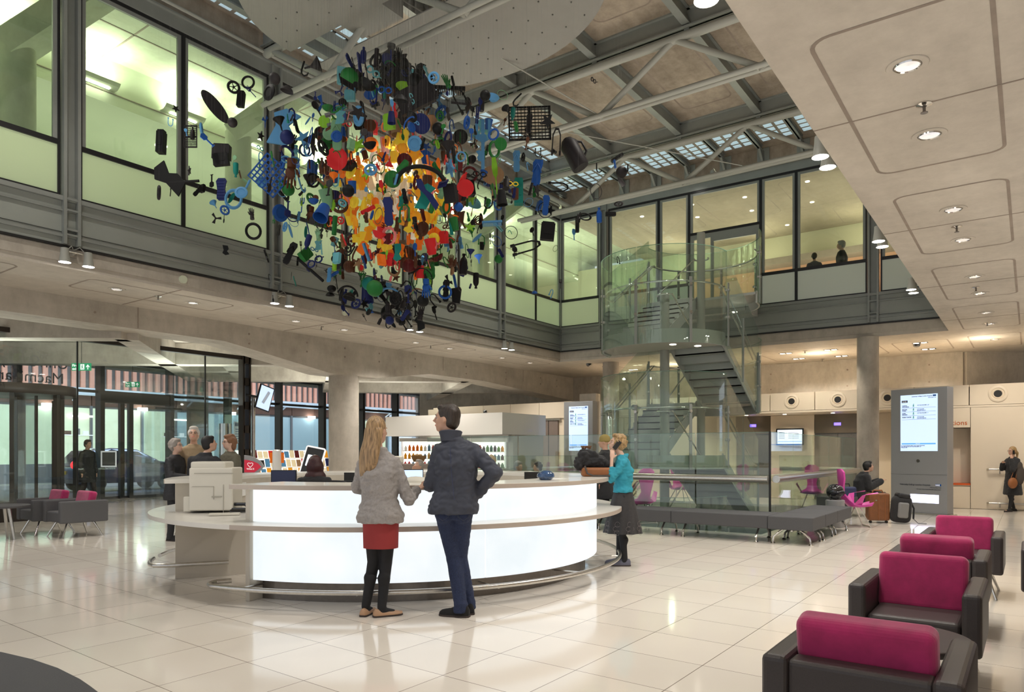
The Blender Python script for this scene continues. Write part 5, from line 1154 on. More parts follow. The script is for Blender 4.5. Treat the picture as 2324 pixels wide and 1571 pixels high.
MB().box(T @ V((0, 0, .32)), (.40, .22, .54), m=q3).build('case', 'case_brown', t, bev=.04, bseg=4)
b = MB(); b.box(T @ V((.1, -.112, .32)), (.012, .01, .5), m=q3); b.box(T @ V((-.02, -.112, .32)), (.012, .01, .5), m=q3); b.build('strap', 'bag_brown', t); MB().tube([T @ V(q) for q in ((-.1, 0, .59), (-.08, 0, .64), (.08, 0, .64), (.1, 0, .59))], .014, 8).build('handle', 'bag_brown', t, True)
for sx in (-.15, .15): MB().cyl(T @ V((sx, -.06, .025)), T @ V((sx, -.02, .025)), .025).build('wheel', 'black', t)
MB().box(T @ V((-.07, -.113, .45)), (.03, .01, .02), m=q3).build('clasp', 'chrome', t)
T = Matrix.Translation((*cw(7.6, 13.95), 0)) @ Matrix.Rotation(YAWC, 4, 'Z'); q3 = T.to_3x3().to_4x4()
t = thing('backpack', 'black and grey backpack leaning against the totem foot', 'backpack', T.translation)
MB().box(T @ V((0, 0, .28)), (.36, .26, .52), m=q3 @ Matrix.Rotation(.08, 4, 'Y')).build('main_bag', 'black_cloth', t, True, bev=.1, bseg=4)
MB().box(T @ V((-.03, -.14, .27)), (.2, .08, .3), m=q3 @ Matrix.Rotation(.08, 4, 'Y')).build('front_pocket', 'grey_fabric', t, True, bev=.035, bseg=3); MB().box(T @ V((.02, -.02, .54)), (.24, .2, .1), m=q3 @ Matrix.Rotation(.2, 4, 'Y')).build('top_lid', 'quilt', t, True, bev=.04, bseg=3)
MB().tube([T @ V(q) for q in ((.15, -.05, .45), (.22, -.06, .3), (.2, -.08, .1))], .018, 8).build('shoulder_strap', 'black_cloth', t, True); MB().tube([T @ V(q) for q in ((.2, -.08, .1), (.25, -.15, .02), (.4, -.18, .01))], .006, 6).build('loose_strap', 'black_cloth', t)
x, y = cw(7.3, 15.6); t = thing('waiting_bench', 'dark grey bench under the seated person in black', 'bench', (x, y, 0)); MB().box((x, y, .34), (1.3, .6, .2), YAWC+.6).build('seat', 'bench_grey', t, bev=.02)
for s in (-1, 1):
    for s2 in (-1, 1): q = Matrix.Rotation(YAWC+.6, 4, 'Z') @ V((s*.55, s2*.22, 0)); MB().cyl((x+q.x, y+q.y, .24), (x+q.x, y+q.y, 0), .018, seg=8).build('leg', 'chrome', t)
T = Matrix.Translation((*cw(7.0, 15.0), .44)) @ Matrix.Rotation(YAWC, 4, 'Z'); q3 = T.to_3x3().to_4x4()
t = thing('travel_bag', 'navy travel bag with handle on the bench next to the seated person', 'bag', T.translation)
MB().box(T @ V((0, 0, .12)), (.40, .22, .22), m=q3).build('bag', 'ink', t, bev=.04, bseg=3); MB().tube([T @ V(q) for q in ((-.1, 0, .22), (-.08, 0, .29), (.08, 0, .29), (.1, 0, .22))], .012, 8).build('handle', 'black', t, True)
# coat and bag on the counter
T = Matrix.Translation((*cw(.98, 8.75), 1.10)) @ Matrix.Rotation(YAWC, 4, 'Z'); q3 = T.to_3x3().to_4x4()
t = thing('leather_bag', 'tan leather bag with strap lying on the counter beneath the coat', 'bag', T.translation)
MB().box(T @ V((.05, 0, .055)), (.36, .2, .11), m=q3).build('bag', 'bag_brown', t, bev=.03, bseg=3); MB().tube([T @ V(q) for q in ((-.1, -.12, .13), (-.07, -.14, .04), (.0, -.15, .012), (.2, -.15, .012))], .012, 6).build('strap', 'coat_grey', t, True)
# ================================================================ people
def remesh(name, mb, vox, m, parent, sm=4, fac=.5, wr=0):
    me = bpy.data.meshes.new('t'); me.from_pydata(mb.v, [], mb.f); me.update()
    bm_ = bmesh.new(); bm_.from_mesh(me); bmesh.ops.recalc_face_normals(bm_, faces=bm_.faces); bm_.to_mesh(me); bm_.free()
    ob = bpy.data.objects.new('t', me); COL.objects.link(ob)
    a = ob.modifiers.new('r', 'REMESH'); a.mode = 'VOXEL'; a.voxel_size = vox; a.use_smooth_shade = True
    s = ob.modifiers.new('s', 'SMOOTH'); s.factor = fac; s.iterations = sm
    dg = bpy.context.evaluated_depsgraph_get(); dg.update()
    n = bpy.data.meshes.new_from_object(ob.evaluated_get(dg)); bpy.data.objects.remove(ob)
    if wr:
        nr_ = [v.normal.copy() for v in n.vertices]
        for v, nn_ in zip(n.vertices, nr_):
            c = v.co.copy(); a = noise.noise(V((c.x*9+c.z*5, c.y*9, c.z*13)))*.6+noise.noise(V((c.x*20-c.z*9, c.y*20, c.z*24+3)))*.4
            v.co = c+nn_*(abs(a)*2-.5)*wr
    n.materials.clear(); n.materials.append(M[m]); n.name = name
    n.polygons.foreach_set('use_smooth', [True]*len(n.polygons))
    o = bpy.data.objects.new(name, n); COL.objects.link(o); o.parent = parent; return o
def cap(b, p, q, r1, r2=None):
    r2 = r1 if r2 is None else r2; b.tube([p, q], [r1, r2], 14); b.ell(p, (r1,)*3, seg=12, rg=8); b.ell(q, (r2,)*3, seg=12, rg=8)
def chain(b, pts, rs):
    for i in range(len(pts)-1): cap(b, pts[i], pts[i+1], rs[i], rs[i+1])
def torso(b, secs, seg=28, pw=2.3):
    rs = []
    for (z, cx, cy, rx, ry) in secs:
        a = []
        for k in range(seg):
            t = 2*PI*k/seg; c, s = math.cos(t), math.sin(t)
            a.append((cx+rx*math.copysign(abs(c)**(2/pw), c), cy+ry*math.copysign(abs(s)**(2/pw), s), z))
        rs.append(a)
    b.rings(rs)
def hand(b, wr, dr, nrm, curl=.5, s=1.0, side=1):
    wr = V(wr); d = V(dr).normalized(); n = V(nrm); n = (n-d*n.dot(d)).normalized(); w = d.cross(n)*side
    T = Matrix((w, d, n)).transposed().to_4x4(); T.translation = wr+d*.05*s
    b.ell(T.translation, (.038*s, .052*s, .017*s), T.to_3x3().to_4x4())
    for i, (o, l) in enumerate(((-.028, .068), (-.009, .078), (.010, .073), (.028, .058))):
        p0 = wr+d*.085*s+w*o*s; a = curl*.6; d1 = (d*math.cos(a)+n*math.sin(a)); p1 = p0+d1*l*.5*s; a2 = curl*1.5; d2 = d*math.cos(a2)+n*math.sin(a2); p2 = p1+d2*l*.5*s
        cap(b, p0-d*.02*s, p1, .0092*s, .0088*s); cap(b, p1, p2, .0088*s, .0075*s)
    p0 = wr+d*.03*s-w*.03*s; p1 = p0+(d*.6-w*.7+n*.3).normalized()*.04*s; p2 = p1+(d*.85-w*.2+n*.45).normalized()*.034*s
    cap(b, p0, p1, .0125*s, .0105*s); cap(b, p1, p2, .0105*s, .0085*s)
NBODY = .72
def person(label, loc, face, h=1.7, J=None, top=None, bottom=None, hair=('short', 'hair_brown'), skin='skin', vox=.014, z0=0, shoes='suede', head=(0, 0), tops=None, glasses=False, group=None, extra=None, hands=True, legs=True, female=False, hv=None):
    s = h/1.75; x, y = loc
    root = thing('person', label, 'person', (x, y, z0), group); root.rotation_euler = (0, 0, yawdir(*face)); root.scale = (s, s, s)
    j = dict(hd=(0, .02, 1.63), nk=(0, -.005, 1.47), ch=(0, 0, 1.28), ws=(0, 0, 1.05), pv=(0, 0, .93),
             sL=(-.165, 0, 1.41), eL=(-.215, -.03, 1.13), wL=(-.21, .05, .88), sR=(.165, 0, 1.41), eR=(.215, -.03, 1.13), wR=(.21, .05, .88),
             hL=(-.085, 0, .9), kL=(-.1, .02, .49), aL=(-.1, -.02, .09), hR=(.085, 0, .9), kR=(.1, .02, .49), aR=(.1, -.02, .09), fL=(-.15, 1), fR=(.15, 1), hn=(0, 0, -1), hdL=None, hdR=None, curl=.5)
    if J: j.update(J)
    P = {k: (V(v) if isinstance(v, tuple) and len(v) == 3 else v) for k, v in j.items()}
    b = MB(); f = .93 if female else 1.0
    Hm = Matrix.Translation(P['hd']) @ Matrix.Rotation(R_(head[0]), 4, 'Z') @ Matrix.Rotation(R_(-head[1]), 4, 'X')
    h3 = Hm.to_3x3().to_4x4()
    def hp(*q): return Hm @ V(q)
    b.ell(hp(0, -.008, .02), (.073, .094, .105), h3, 20, 14); b.ell(hp(0, .03, -.055), (.052, .062, .062), h3, 16, 10); b.ell(hp(0, .06, -.088), (.026, .026, .022), h3)
    b.tube([hp(0, .088, .022), hp(0, .112, -.022), hp(0, .088, -.034)], [.009, .014, .010], 8); b.ell(hp(0, .078, .03), (.045, .018, .012), h3)
    for sd in (-1, 1): b.ell(hp(sd*.074, -.005, -.005), (.010, .019, .031), h3); b.ell(hp(sd*.034, .06, -.02), (.024, .024, .022), h3)
    b.ell(hp(0, .085, -.058), (.022, .012, .009), h3)
    cap(b, P['nk']+V((0, 0, -.06)), hp(0, -.02, -.06), .056*f, .050*f)
    torso(b, [(P['pv'].z-.08, P['pv'].x, P['pv'].y, .08, .06), (P['pv'].z, P['pv'].x, P['pv'].y, .11, .08), (P['ws'].z, P['ws'].x, P['ws'].y, .11*f, .08), (P['ch'].z, P['ch'].x, P['ch'].y, .155*f, .11), ((P['sL'].z+P['sR'].z)/2, (P['sL'].x+P['sR'].x)/2, (P['sL'].y+P['sR'].y)/2, .13*f, .06), (P['nk'].z+.01, P['nk'].x, P['nk'].y, .06, .055)])
    for S in 'LR':
        sb_ = P['s'+S].copy(); sb_.x *= .9; sb_.z -= .035; chain(b, [sb_, P['e'+S], P['w'+S]], [.036*f, .032*f, .025*f])
        if hands:
            dr = P['hd'+S] if P['hd'+S] else (P['w'+S]-P['e'+S]); hand(b, P['w'+S], dr, P['hn'], P['curl'], 1.0*f, 1 if S == 'L' else -1)
        if legs:
            chain(b, [P['h'+S], P['k'+S], P['a'+S]], [.060, .040, .028]); cap(b, P['k'+S]*.62+P['a'+S]*.38+V((0, -.015, 0)), P['k'+S]*.5+P['a'+S]*.5, .040, .036)
            a = P['a'+S]; fd = V((*P['f'+S], 0)).normalized(); cap(b, a+V((0, 0, -.05)), a+fd*.14+V((0, 0, -.062)), .032, .026)
    remesh('body', b, vox, skin, root)
    # face details
    for sd in (-1, 1):
        MB().ell(hp(sd*.029, .0775, .006), (.012, .008, .006), h3, 10, 7).build('eye', 'eye_white', root, True)
        MB().ell(hp(sd*.029, .084, .006), (.006, .003, .006), h3, 8, 6).build('iris', 'black', root, True)
        MB().tube([hp(sd*.014, .088, .026), hp(sd*.03, .090, .031), hp(sd*.046, .078, .026)], .0035, 6).build('eyebrow', hair[1], root)
    MB().tube([hp(-.022, .088, -.058), hp(0, .096, -.056), hp(.022, .088, -.058)], [.003, .0055, .003], 6).build('lips', 'p_pink', root, True)
    if glasses:
        g = MB()
        for sd in (-1, 1):
            g.tube([hp(sd*.03+.02*math.cos(a), .098, .006+.015*math.sin(a)) for a in [2*PI*k/14 for k in range(14)]], .002, 5, closed=True); g.tube([hp(sd*.05, .096, .008), hp(sd*.076, 0, .01)], .002, 5)
        g.build('glasses', 'black', root)
    # hair
    st_, hm = hair; b = MB(); q = random.Random(len(label))
    if st_ in ('short', 'crop', 'curly', 'long', 'bob', 'pony'):
        b.ell(hp(0, -.022, .040), (.083, .099, .099), h3, 20, 14); b.ell(hp(0, -.05, -.005), (.078, .066, .088), h3, 16, 12)
        if st_ == 'crop': b.ell(hp(0, .045, .095), (.055, .04, .035), h3)
        if st_ in ('short', 'curly', 'bob'):
            b.ell(hp(0, .03, .10), (.07, .06, .035), h3)
            for sd in (-1, 1): b.ell(hp(sd*.068, .0, .03), (.022, .05, .05), h3)
        if st_ in ('curly', 'bob'):
            for k in range(46 if st_ == 'curly' else 20):
                t1, t2 = q.uniform(0, 2*PI), q.uniform(-.5, 1.4); c = V((.085*math.cos(t1)*math.cos(t2), -.025+.095*math.sin(t1)*math.cos(t2), .03+.10*math.sin(t2)))
                if c.y > .05 and c.z < .08: continue
                b.ell(hp(*c), (.024, .024, .024), h3, 8, 6)
        if st_ == 'bob': b.ell(hp(0, -.06, -.06), (.08, .055, .08), h3)
        if st_ == 'long':
            secs = [(.02, -.045, .088, .075), (-.08, -.07, .095, .055), (-.18, -.095, .105, .045), (-.28, -.10, .10, .04), (-.38, -.095, .075, .033), (-.46, -.09, .035, .022)]
            rs = [[hp(cxo+rx*math.cos(2*PI*k/20), cy+ry*math.sin(2*PI*k/20), z) for k in range(20)] for (z, cy, rx, ry), cxo in zip(secs, (0, 0, -.01, -.025, -.045, -.055))]; b.rings(rs)
            for k in range(26):
                u = q.uniform(-.9, .9); e = q.uniform(.3, .47); b.tube([hp(u*.08, -.115+.04*abs(u), .02), hp(u*.095, -.13+.03*abs(u), -.15), hp(u*.09-.03, -.135+.03*abs(u), -e*.75), hp(u*.045-.055, -.115, -e)], [.010, .012, .011, .004], 6)
        if st_ == 'pony': chain(b, [hp(0, -.11, .02), hp(0, -.16, -.05), hp(0, -.15, -.22)], [.03, .035, .012])
    elif st_ == 'beanie': b.ell(hp(0, -.015, .055), (.092, .108, .095), h3, 20, 14); b.lathe([(.088, -.0), (.1, .0), (.102, .035), (.088, .04)], m=Hm @ Matrix.Translation((0, -.015, .01)) @ Matrix.Diagonal((.92, 1.08, 1, 1)), seg=20)
    elif st_ in ('scarf', 'full'): b.ell(hp(0, -.02, .03), (.092, .105, .118), h3, 20, 14); b.ell(hp(0, -.03, -.08), (.085, .08, .07), h3); b.ell(hp(0, -.01, -.14), (.13, .11, .06), h3)
    if st_ == 'full': b.ell(hp(0, -.03, -.02), (.115, .105, .13), h3); b.ell(hp(0, -.05, -.14), (.14, .09, .10), h3)
    if b.v: remesh({'beanie': 'knitted_hat', 'scarf': 'headscarf'}.get(st_, 'hair'), b, hv or (.007 if vox < .012 else .012), hm, root, 2)
    # clothes
    if bottom:
        kind, bmt = bottom[0], bottom[1]; b = MB()
        if kind == 'trousers':
            torso(b, [(P['pv'].z-.10, P['pv'].x, P['pv'].y, .14, .115), (P['pv'].z, P['pv'].x, P['pv'].y-.005, .172, .125), (P['pv'].z+.10, P['ws'].x*.5+P['pv'].x*.5, P['ws'].y*.5+P['pv'].y*.5, .15, .108)])
            for S in 'LR': chain(b, [P['h'+S], P['k'+S], P['a'+S]+V((0, 0, .0))], [.095, .066, .056]); b.ell(P['h'+S]+V((0, -.045, -.02)), (.085, .08, .09)); b.lathe([(.001, .0), (.062, 0), (.058, .08), (.001, .1)], P['a'+S]-V((0, 0, .055)), 16)
            remesh('trousers', b, vox, bmt, root, 3, wr=.005)
        else:
            z1, r1x, r1y, z2, r2x, r2y = bottom[2]; cx, cy = P['pv'].x, P['pv'].y; dx = bottom[4] if len(bottom) > 4 else 0
            n = 64; rs = []; amp = bottom[3] if len(bottom) > 3 else 0
            for i in range(13):
                u = i/12; z = z1+(z2-z1)*u; rr = []
                for k in range(n):
                    a = 2*PI*k/n; w = 1+amp*u*math.sin(a*9+.7*math.sin(a*2)); rr.append((cx+dx*u+(r1x+(r2x-r1x)*u**.9)*w*math.cos(a), cy+(r1y+(r2y-r1y)*u**.9)*w*math.sin(a), z))
                rs.append(rr)
            MB().rings(rs).build('skirt', bmt, root, True)
            b = MB(); 
            for S in 'LR': chain(b, [P['h'+S], P['k'+S], P['a'+S]], [.084, .056, .040]); cap(b, P['k'+S]*.65+P['a'+S]*.35+V((0, -.018, 0)), P['k'+S]*.5+P['a'+S]*.5, .058, .05); a = P['a'+S]; fd = V((*P['f'+S], 0)).normalized(); cap(b, a+V((0, 0, -.03)), a+fd*.10+V((0, 0, -.05)), .036, .028)
            remesh('tights', b, vox, 'tights', root, 3)
        if legs:
            for S in 'LR':
                a = P['a'+S]; fd = V((*P['f'+S], 0)).normalized(); sdv = V((fd.y, -fd.x, 0)); b = MB(); hi = .085 if kind == 'trousers' or shoes == 'shoe_grey' else .062; fz = hi*.8; rs = []
                for (u, w, zt) in ((-.075, .022, hi*.8), (-.06, .034, hi+.01), (-.02, .038, hi+.012), (.04, .04, hi), (.09, .044, fz), (.13, .044, fz*.9), (.165, .036, fz*.75), (.185, .018, .035)):
                    c = V((a.x, a.y, 0))+fd*u; rs.append([tuple(c+sdv*(w*math.cos(t))+V((0, 0, .012+max(0, zt-.012)*max(0, math.sin(t)) if math.sin(t) > 0 else .012))) for t in [2*PI*k/16 for k in range(16)]])
                b.rings(rs); sh = b.build('shoe', shoes, root, True); sh['_w'] = (0, 0, 0)
                b = MB(); b.rings([[tuple(V((a.x, a.y, 0))+fd*u+sdv*w*sg+V((0, 0, z))) for sg, z in ((-1, .001), (1, .001), (1, .016), (-1, .016))] for (u, w) in ((-.078, .024), (-.06, .036), (-.02, .04), (.04, .042), (.09, .046), (.13, .046), (.165, .038), (.188, .018))])
                b.build('shoe_sole', 'sole', sh)
    if top:
        tm, hem, off, sl = top[:4]; b = MB(); pv, ws, ch = P['pv'], P['ws'], P['ch']; shz = (P['sL'].z+P['sR'].z)/2; smx = (P['sL'].x+P['sR'].x)/2; smy = (P['sL'].y+P['sR'].y)/2
        flare = top[4] if len(top) > 4 else 0
        secs = [(hem, pv.x, pv.y, .165+off+flare, .118+off+flare*.6), (min(hem+.07, ws.z-.05), pv.x, pv.y, .168+off+flare, .12+off+flare*.6), (ws.z, ws.x, ws.y, .142*f+off+flare*.4, .104+off), (ch.z, ch.x, ch.y, .165*f+off, .122+off), (shz-.06, smx, smy, .178*f+off, .10+off), (shz+.005, smx, smy, .172*f+off, .078+off), (shz+.045, smx, smy, .115*f+off*.5, .065+off*.5), (P['nk'].z+.015, P['nk'].x, P['nk'].y, .066+off*.5, .062+off*.5)]
        torso(b, secs)
        if female: b.ell((ch.x-.07, ch.y+.085, ch.z-.01), (.065, .06, .065)); b.ell((ch.x+.07, ch.y+.085, ch.z-.01), (.065, .06, .065))
        for S in 'LR':
            e = P['e'+S]; w = e+(P['w'+S]-e)*sl; sx_ = P['s'+S].copy(); sx_.x = smx+(sx_.x-smx)*.93; sx_.z -= .03; chain(b, [sx_, e, w], [.056*f+off*.6, .050*f+off*.7, .040*f+off*.7])
            dr = (w-e).normalized(); b.tube([w-dr*.02, w+dr*.02], .044*f+off*.6, 16)
        # cloth folds: soft pleats pressed along the sleeves and back
        q2 = random.Random(len(label)+3)
        if vox < 0:
            for k in range(16):
                zf = q2.uniform(hem+.03, ch.z+.05); sd = q2.choice((-1, 1)); wx = (.13+off+flare*.7)
                x0 = (pv.x if zf < ws.z else ch.x)+sd*wx; y0 = (pv.y)-(.07+off*.6)
                b.tube([(x0, pv.y-.02, zf+q2.uniform(-.04, .08)), (x0*.55, y0-.035-flare*.3, zf), (x0*.05, y0-.05-flare*.5, zf-q2.uniform(-.02, .05))], [.012, .016, .006], 6)
        remesh(top[5] if len(top) > 5 else 'top', b, vox, tm, root, 3, wr=.016 if vox < .01 else .008)
    if extra: extra(root, P, hp, h3)
    return root
def rb(root, mb, name, m, **k):      # a child given in the person's own coordinates
    o = mb.build(name, m, None, origin=(0, 0, 0), **k); o.parent = root; o.location = (0, 0, 0); return o
# fix: build children of a rotated, scaled root in local space
_ob = MB.build
def _nb(s, name, m, parent=None, *a, **k):
    if parent is not None and parent.get('category') == 'person':
        sm = a[0] if a else k.pop('smooth', False); o = _ob(s, name, m, None, sm, origin=(0, 0, 0), **k); o.location = (0, 0, 0); o.parent = parent; return o
    return _ob(s, name, m, parent, *a, **k)
MB.build = _nb
# --- the two visitors at the desk
def blonde_extra(root, P, hp, h3):
    MB().tube([(.0+.135*math.cos(a)*1.12, .0+.1*math.sin(a)*1.1, .80+.006*math.sin(a*7)) for a in [2*PI*k/40 for k in range(40)]], .012, 8, closed=True).build('waist_band', 'sweater', root, True)
person('woman with long blonde hair, grey sweater and red skirt, standing with her back to us', cw(-1.135, 6.12), (.12, 1), 1.69,
       J=dict(hd=(-.02, .0, 1.635), nk=(-.01, -.01, 1.47), sL=(-.155, .0, 1.385), sR=(.145, .0, 1.385), eL=(-.225, .05, 1.12), wL=(-.13, .25, 1.10), eR=(.255, .05, 1.02), wR=(.275, .235, 1.10), hdR=V((.05, .1, .045)), hdL=V((.1, .1, 0)), hn=(0, 0, 1), ch=(-.005, 0, 1.25), ws=(-.0, 0, 1.03), pv=(0.01, 0, .90),
              hL=(-.07, 0, .88), kL=(-.065, .03, .47), aL=(-.12, -.02, .08), hR=(.08, 0, .88), kR=(.05, .03, .47), aR=(.035, -.05, .08), fL=(.1, 1), fR=(.75, .5)),
       top=('sweater', .82, .016, .92, .03, 'sweater'), bottom=('skirt', 'skirt_red', (.92, .165, .115, .60, .155, .12), .01), hair=('long', 'hair_blonde'), vox=.0085, shoes='shoe_tan', head=(-20, 0), female=True)
def man_extra(root, P, hp, h3):
    n = P['nk']; b = MB()
    b.lathe([(.075, -.03), (.084, .02), (.094, .052), (.084, .060), (.068, .03), (.06, -.03)], m=Matrix.Translation(n+V((0, -.0, .005))) @ Matrix.Rotation(R_(-8), 4, 'X') @ Matrix.Diagonal((1.05, .95, 1, 1)), seg=28); b.build('collar', 'jacket_slate', root, True)
    b = MB(); b.tube([(n.x, -.135, 1.40), (n.x+.01, -.145, 1.2), (.01, -.15, .97)], .0025, 5); b.build('back_seam', 'ink', root)
    for sd in (-1, 1): MB().tube([(P['pv'].x+sd*.04, -.126, .90), (P['pv'].x+sd*.04, -.14, .83), (P['pv'].x+sd*.085, -.135, .80), (P['pv'].x+sd*.13, -.115, .83), (P['pv'].x+sd*.13, -.11, .90)], .0022, 5).build('pocket_stitching', 'jacket_slate', root)
person('man in slate jacket and dark jeans leaning on the desk, head turned to the woman', cw(-.50, 6.12), (-.05, 1), 1.80,
       J=dict(hd=(-.06, .02, 1.635), nk=(-.025, -.01, 1.47), sL=(-.13, .02, 1.40), sR=(.175, -.02, 1.40), eL=(-.185, .03, 1.10), wL=(-.22, .25, 1.08), eR=(.34, -.09, 1.19), wR=(.20, .02, 1.02), hdR=V((-.1, .05, -.06)), hdL=V((0, 1, .1)), ch=(.02, .0, 1.26), ws=(.015, 0, 1.05), pv=(-.0, 0, .90),
              hL=(-.07, 0, .87), kL=(-.0, .05, .47), aL=(.06, -.06, .09), hR=(.07, 0, .87), kR=(.05, .08, .47), aR=(.125, .06, .09), fL=(-1, .35), fR=(-.3, 1)),
       top=('jacket_slate', .845, .022, .97, .022, 'jacket'), bottom=('trousers', 'denim'), hair=('crop', 'hair_brown'), vox=.0085, shoes='suede', head=(72, -4), extra=man_extra)
def teal_extra(root, P, hp, h3):
    hw = P['wL']; MB().box(hp(-.088, .015, -.02), (.018, .06, .13), m=h3 @ Matrix.Rotation(R_(25), 4, 'X')).build('mobile_phone', 'black', root, bev=.006)
    for k in range(9):
        a = 2*PI*k/9; c = math.cos(a), math.sin(a); r = .235
        for dz in (0, .055, -.05):
            pts = []
            for i in range(13):
                t = 2*PI*i/12; u = .035*math.sin(t); w = .055*math.cos(t)*(1 if dz == 0 else .6); aa = a+w/r; rr = .155+(.25-.155)*((.93-(.52+dz+u))/.52)**.9+.012
                pts.append((P['pv'].x+rr*math.cos(aa), P['pv'].y+rr*math.sin(aa), .50+dz+u))
            MB().tube(pts, .0018, 4).build('embroidery', 'embroidery', root)
person('woman in a teal top and dark flared skirt holding a phone to her ear', at(1414, 1283), (-1, .12), 1.64,
       J=dict(hd=(0, .08, 1.60), nk=(0, .0, 1.45), sL=(-.15, 0, 1.38), sR=(.15, .02, 1.38), eL=(-.20, .16, 1.14), wL=(-.135, .15, 1.40), hdL=V((.02, -.01, .1)), eR=(.19, .12, 1.14), wR=(.10, .31, 1.17), hdR=V((-.05, .1, -.02)), hn=(1, .1, 0), ch=(0, -.01, 1.25), ws=(0, 0, 1.05), pv=(0, 0, .93),
              kL=(-.07, .02, .48), aL=(-.07, -.02, .085), kR=(.07, .03, .48), aR=(.07, .05, .085), fL=(-.05, 1), fR=(.1, 1)),
       top=('teal', .96, .012, .5, .0, 'teal_top'), bottom=('skirt', 'skirt_char', (1.0, .145, .11, .43, .25, .25), .06), hair=('curly', 'hair_honey'), vox=.0095, shoes='shoe_grey', head=(12, -14), female=True, extra=teal_extra, skin='skin_pale')
# --- visitors at the far side of the desk
person('elderly woman in a black quilted coat with grey curls and glasses beside the desk', cw(-5.33, 11.3), (1, -.25), 1.60, top=('quilt', .7, .03, .95, .02, 'quilted_coat'), bottom=('trousers', 'suit'), hair=('curly', 'hair_grey'), head=(8, -8), glasses=True, female=True, skin='skin_pale',
       J=dict(eR=(.22, .1, 1.12), wR=(.1, .28, 1.1)))
person('tall white-haired man in a beige shirt and glasses facing the group', cw(-5.15, 11.55), (.5, -1), 1.80, top=('beige_shirt', .8, .015, .95, .0, 'shirt'), bottom=('trousers', 'suit'), hair=('short', 'hair_white'), head=(-8, -16), glasses=True)
person('man in a dark suit seen from behind, leaning over the far side of the desk', cw(-4.72, 10.9), (.35, -.5) if False else (.1, .6), 1.75, top=('suit', .8, .03, .97, .02, 'suit_jacket'), bottom=('trousers', 'suit'), hair=('crop', 'hair_black'), head=(-40, -10),
       J=dict(hd=(.06, .08, 1.52), nk=(.03, .03, 1.38), ch=(.01, .0, 1.20), sL=(-.19, .0, 1.30), sR=(.19, .04, 1.30), eL=(-.27, .12, 1.06), eR=(.30, .14, 1.08), wL=(-.2, .3, 1.08), wR=(.26, .34, 1.12)))
person('woman with short auburn hair and glasses in an olive coat beside the slotted post', cw(-4.42, 11.2), (-.6, -1), 1.66, top=('olive', .7, .03, .95, .03, 'olive_coat'), bottom=('trousers', 'suit'), hair=('bob', 'hair_auburn'), head=(-20, 0), glasses=True, female=True, skin='skin_pale',
       J=dict(eL=(-.22, .1, 1.12), wL=(-.12, .26, 1.2)))
SIT = dict(hd=(0, .04, 1.13), nk=(0, 0, .97), ch=(0, 0, .80), ws=(0, -.02, .60), pv=(0, -.03, .50), sL=(-.165, 0, .91), sR=(.165, 0, .91), eL=(-.2, .08, .66), eR=(.2, .08, .66), wL=(-.12, .3, .66), wR=(.12, .3, .66),
           hL=(-.09, 0, .49), hR=(.09, 0, .49), kL=(-.11, .43, .50), kR=(.11, .43, .50), aL=(-.11, .42, .09), aR=(.11, .42, .09))
def sit(**k): d = dict(SIT); d.update(k); return d
person('receptionist with dark red hair in black seated behind the desk', cw(-2.52, 9.1), (-.2, 1), 1.72, J=sit(hd=(0, .06, 1.20), nk=(0, .02, 1.08), sL=(-.175, 0, 1.03), sR=(.175, 0, 1.03), ch=(0, 0, .88)), top=('black_cloth', .40, .02, .95, .02, 'black_top'), bottom=('trousers', 'suit'), hair=('full', 'hair_red'), head=(15, 0), female=True, z0=.04)
person('man in black with glasses bending over the shop counter', cw(-3.72, 19.9), (.5, -1), 1.72, J=dict(hd=(0, .16, 1.42), nk=(0, .08, 1.32), sL=(-.165, .04, 1.28), sR=(.165, .04, 1.28), eL=(-.24, .12, 1.08), eR=(.24, .12, 1.08), wL=(-.15, .33, 1.05), wR=(.15, .33, 1.05), ch=(0, .02, 1.16)), top=('black', .85, .01, .3, 0, 'black_shirt'), bottom=('trousers', 'suit'), hair=('crop', 'hair_black'), head=(0, -35), glasses=True)
person('grey-haired man with his hand at his mouth, seated behind the lit monitor', cw(-1.95, 15.2), (-.9, -.5), 1.72, J=sit(wR=(.04, .16, 1.02), eR=(.18, .16, .78)), top=('ink', .40, .02, .95, .02, 'dark_jacket'), bottom=('trousers', 'suit'), hair=('short', 'hair_grey'), head=(20, -15))
person('dark-haired person in black seated with back turned beside the blonde woman', cw(-2.32, 13.6), (.6, 1), 1.70, J=sit(), top=('black', .40, .02, .95, .02, 'black_top'), bottom=('trousers', 'suit'), hair=('short', 'hair_black'))
person('seated woman in a cream headscarf and shawl behind the slate-jacketed man', cw(-.40, 14.6), (-1, -.4), 1.68, J=sit(hd=(0, .04, 1.25), nk=(0, 0, 1.08), sL=(-.165, 0, .99), sR=(.165, 0, .99), ch=(0, 0, .86)), top=('cream_scarf', .42, .035, .95, .04, 'shawl'), bottom=('trousers', 'coat_grey'), hair=('scarf', 'cream_scarf'), head=(0, 5), female=True, skin='skin_dark')
person('balding seated man in a dark coat next to the woman in the headscarf', cw(.12, 15.1), (.4, -1), 1.68, J=sit(), top=('coat_grey', .40, .02, .95, .02, 'coat'), bottom=('trousers', 'suit'), hair=('crop', 'hair_grey'), head=(30, 8))
person('seated person with brown hair by the brown door, last of the waiting row', cw(.62, 16.4), (-1, -.3), 1.62, J=sit(), top=('quilt', .40, .02, .95, .02, 'coat'), bottom=('trousers', 'suit'), hair=('bob', 'hair_brown'), head=(0, 5), female=True)
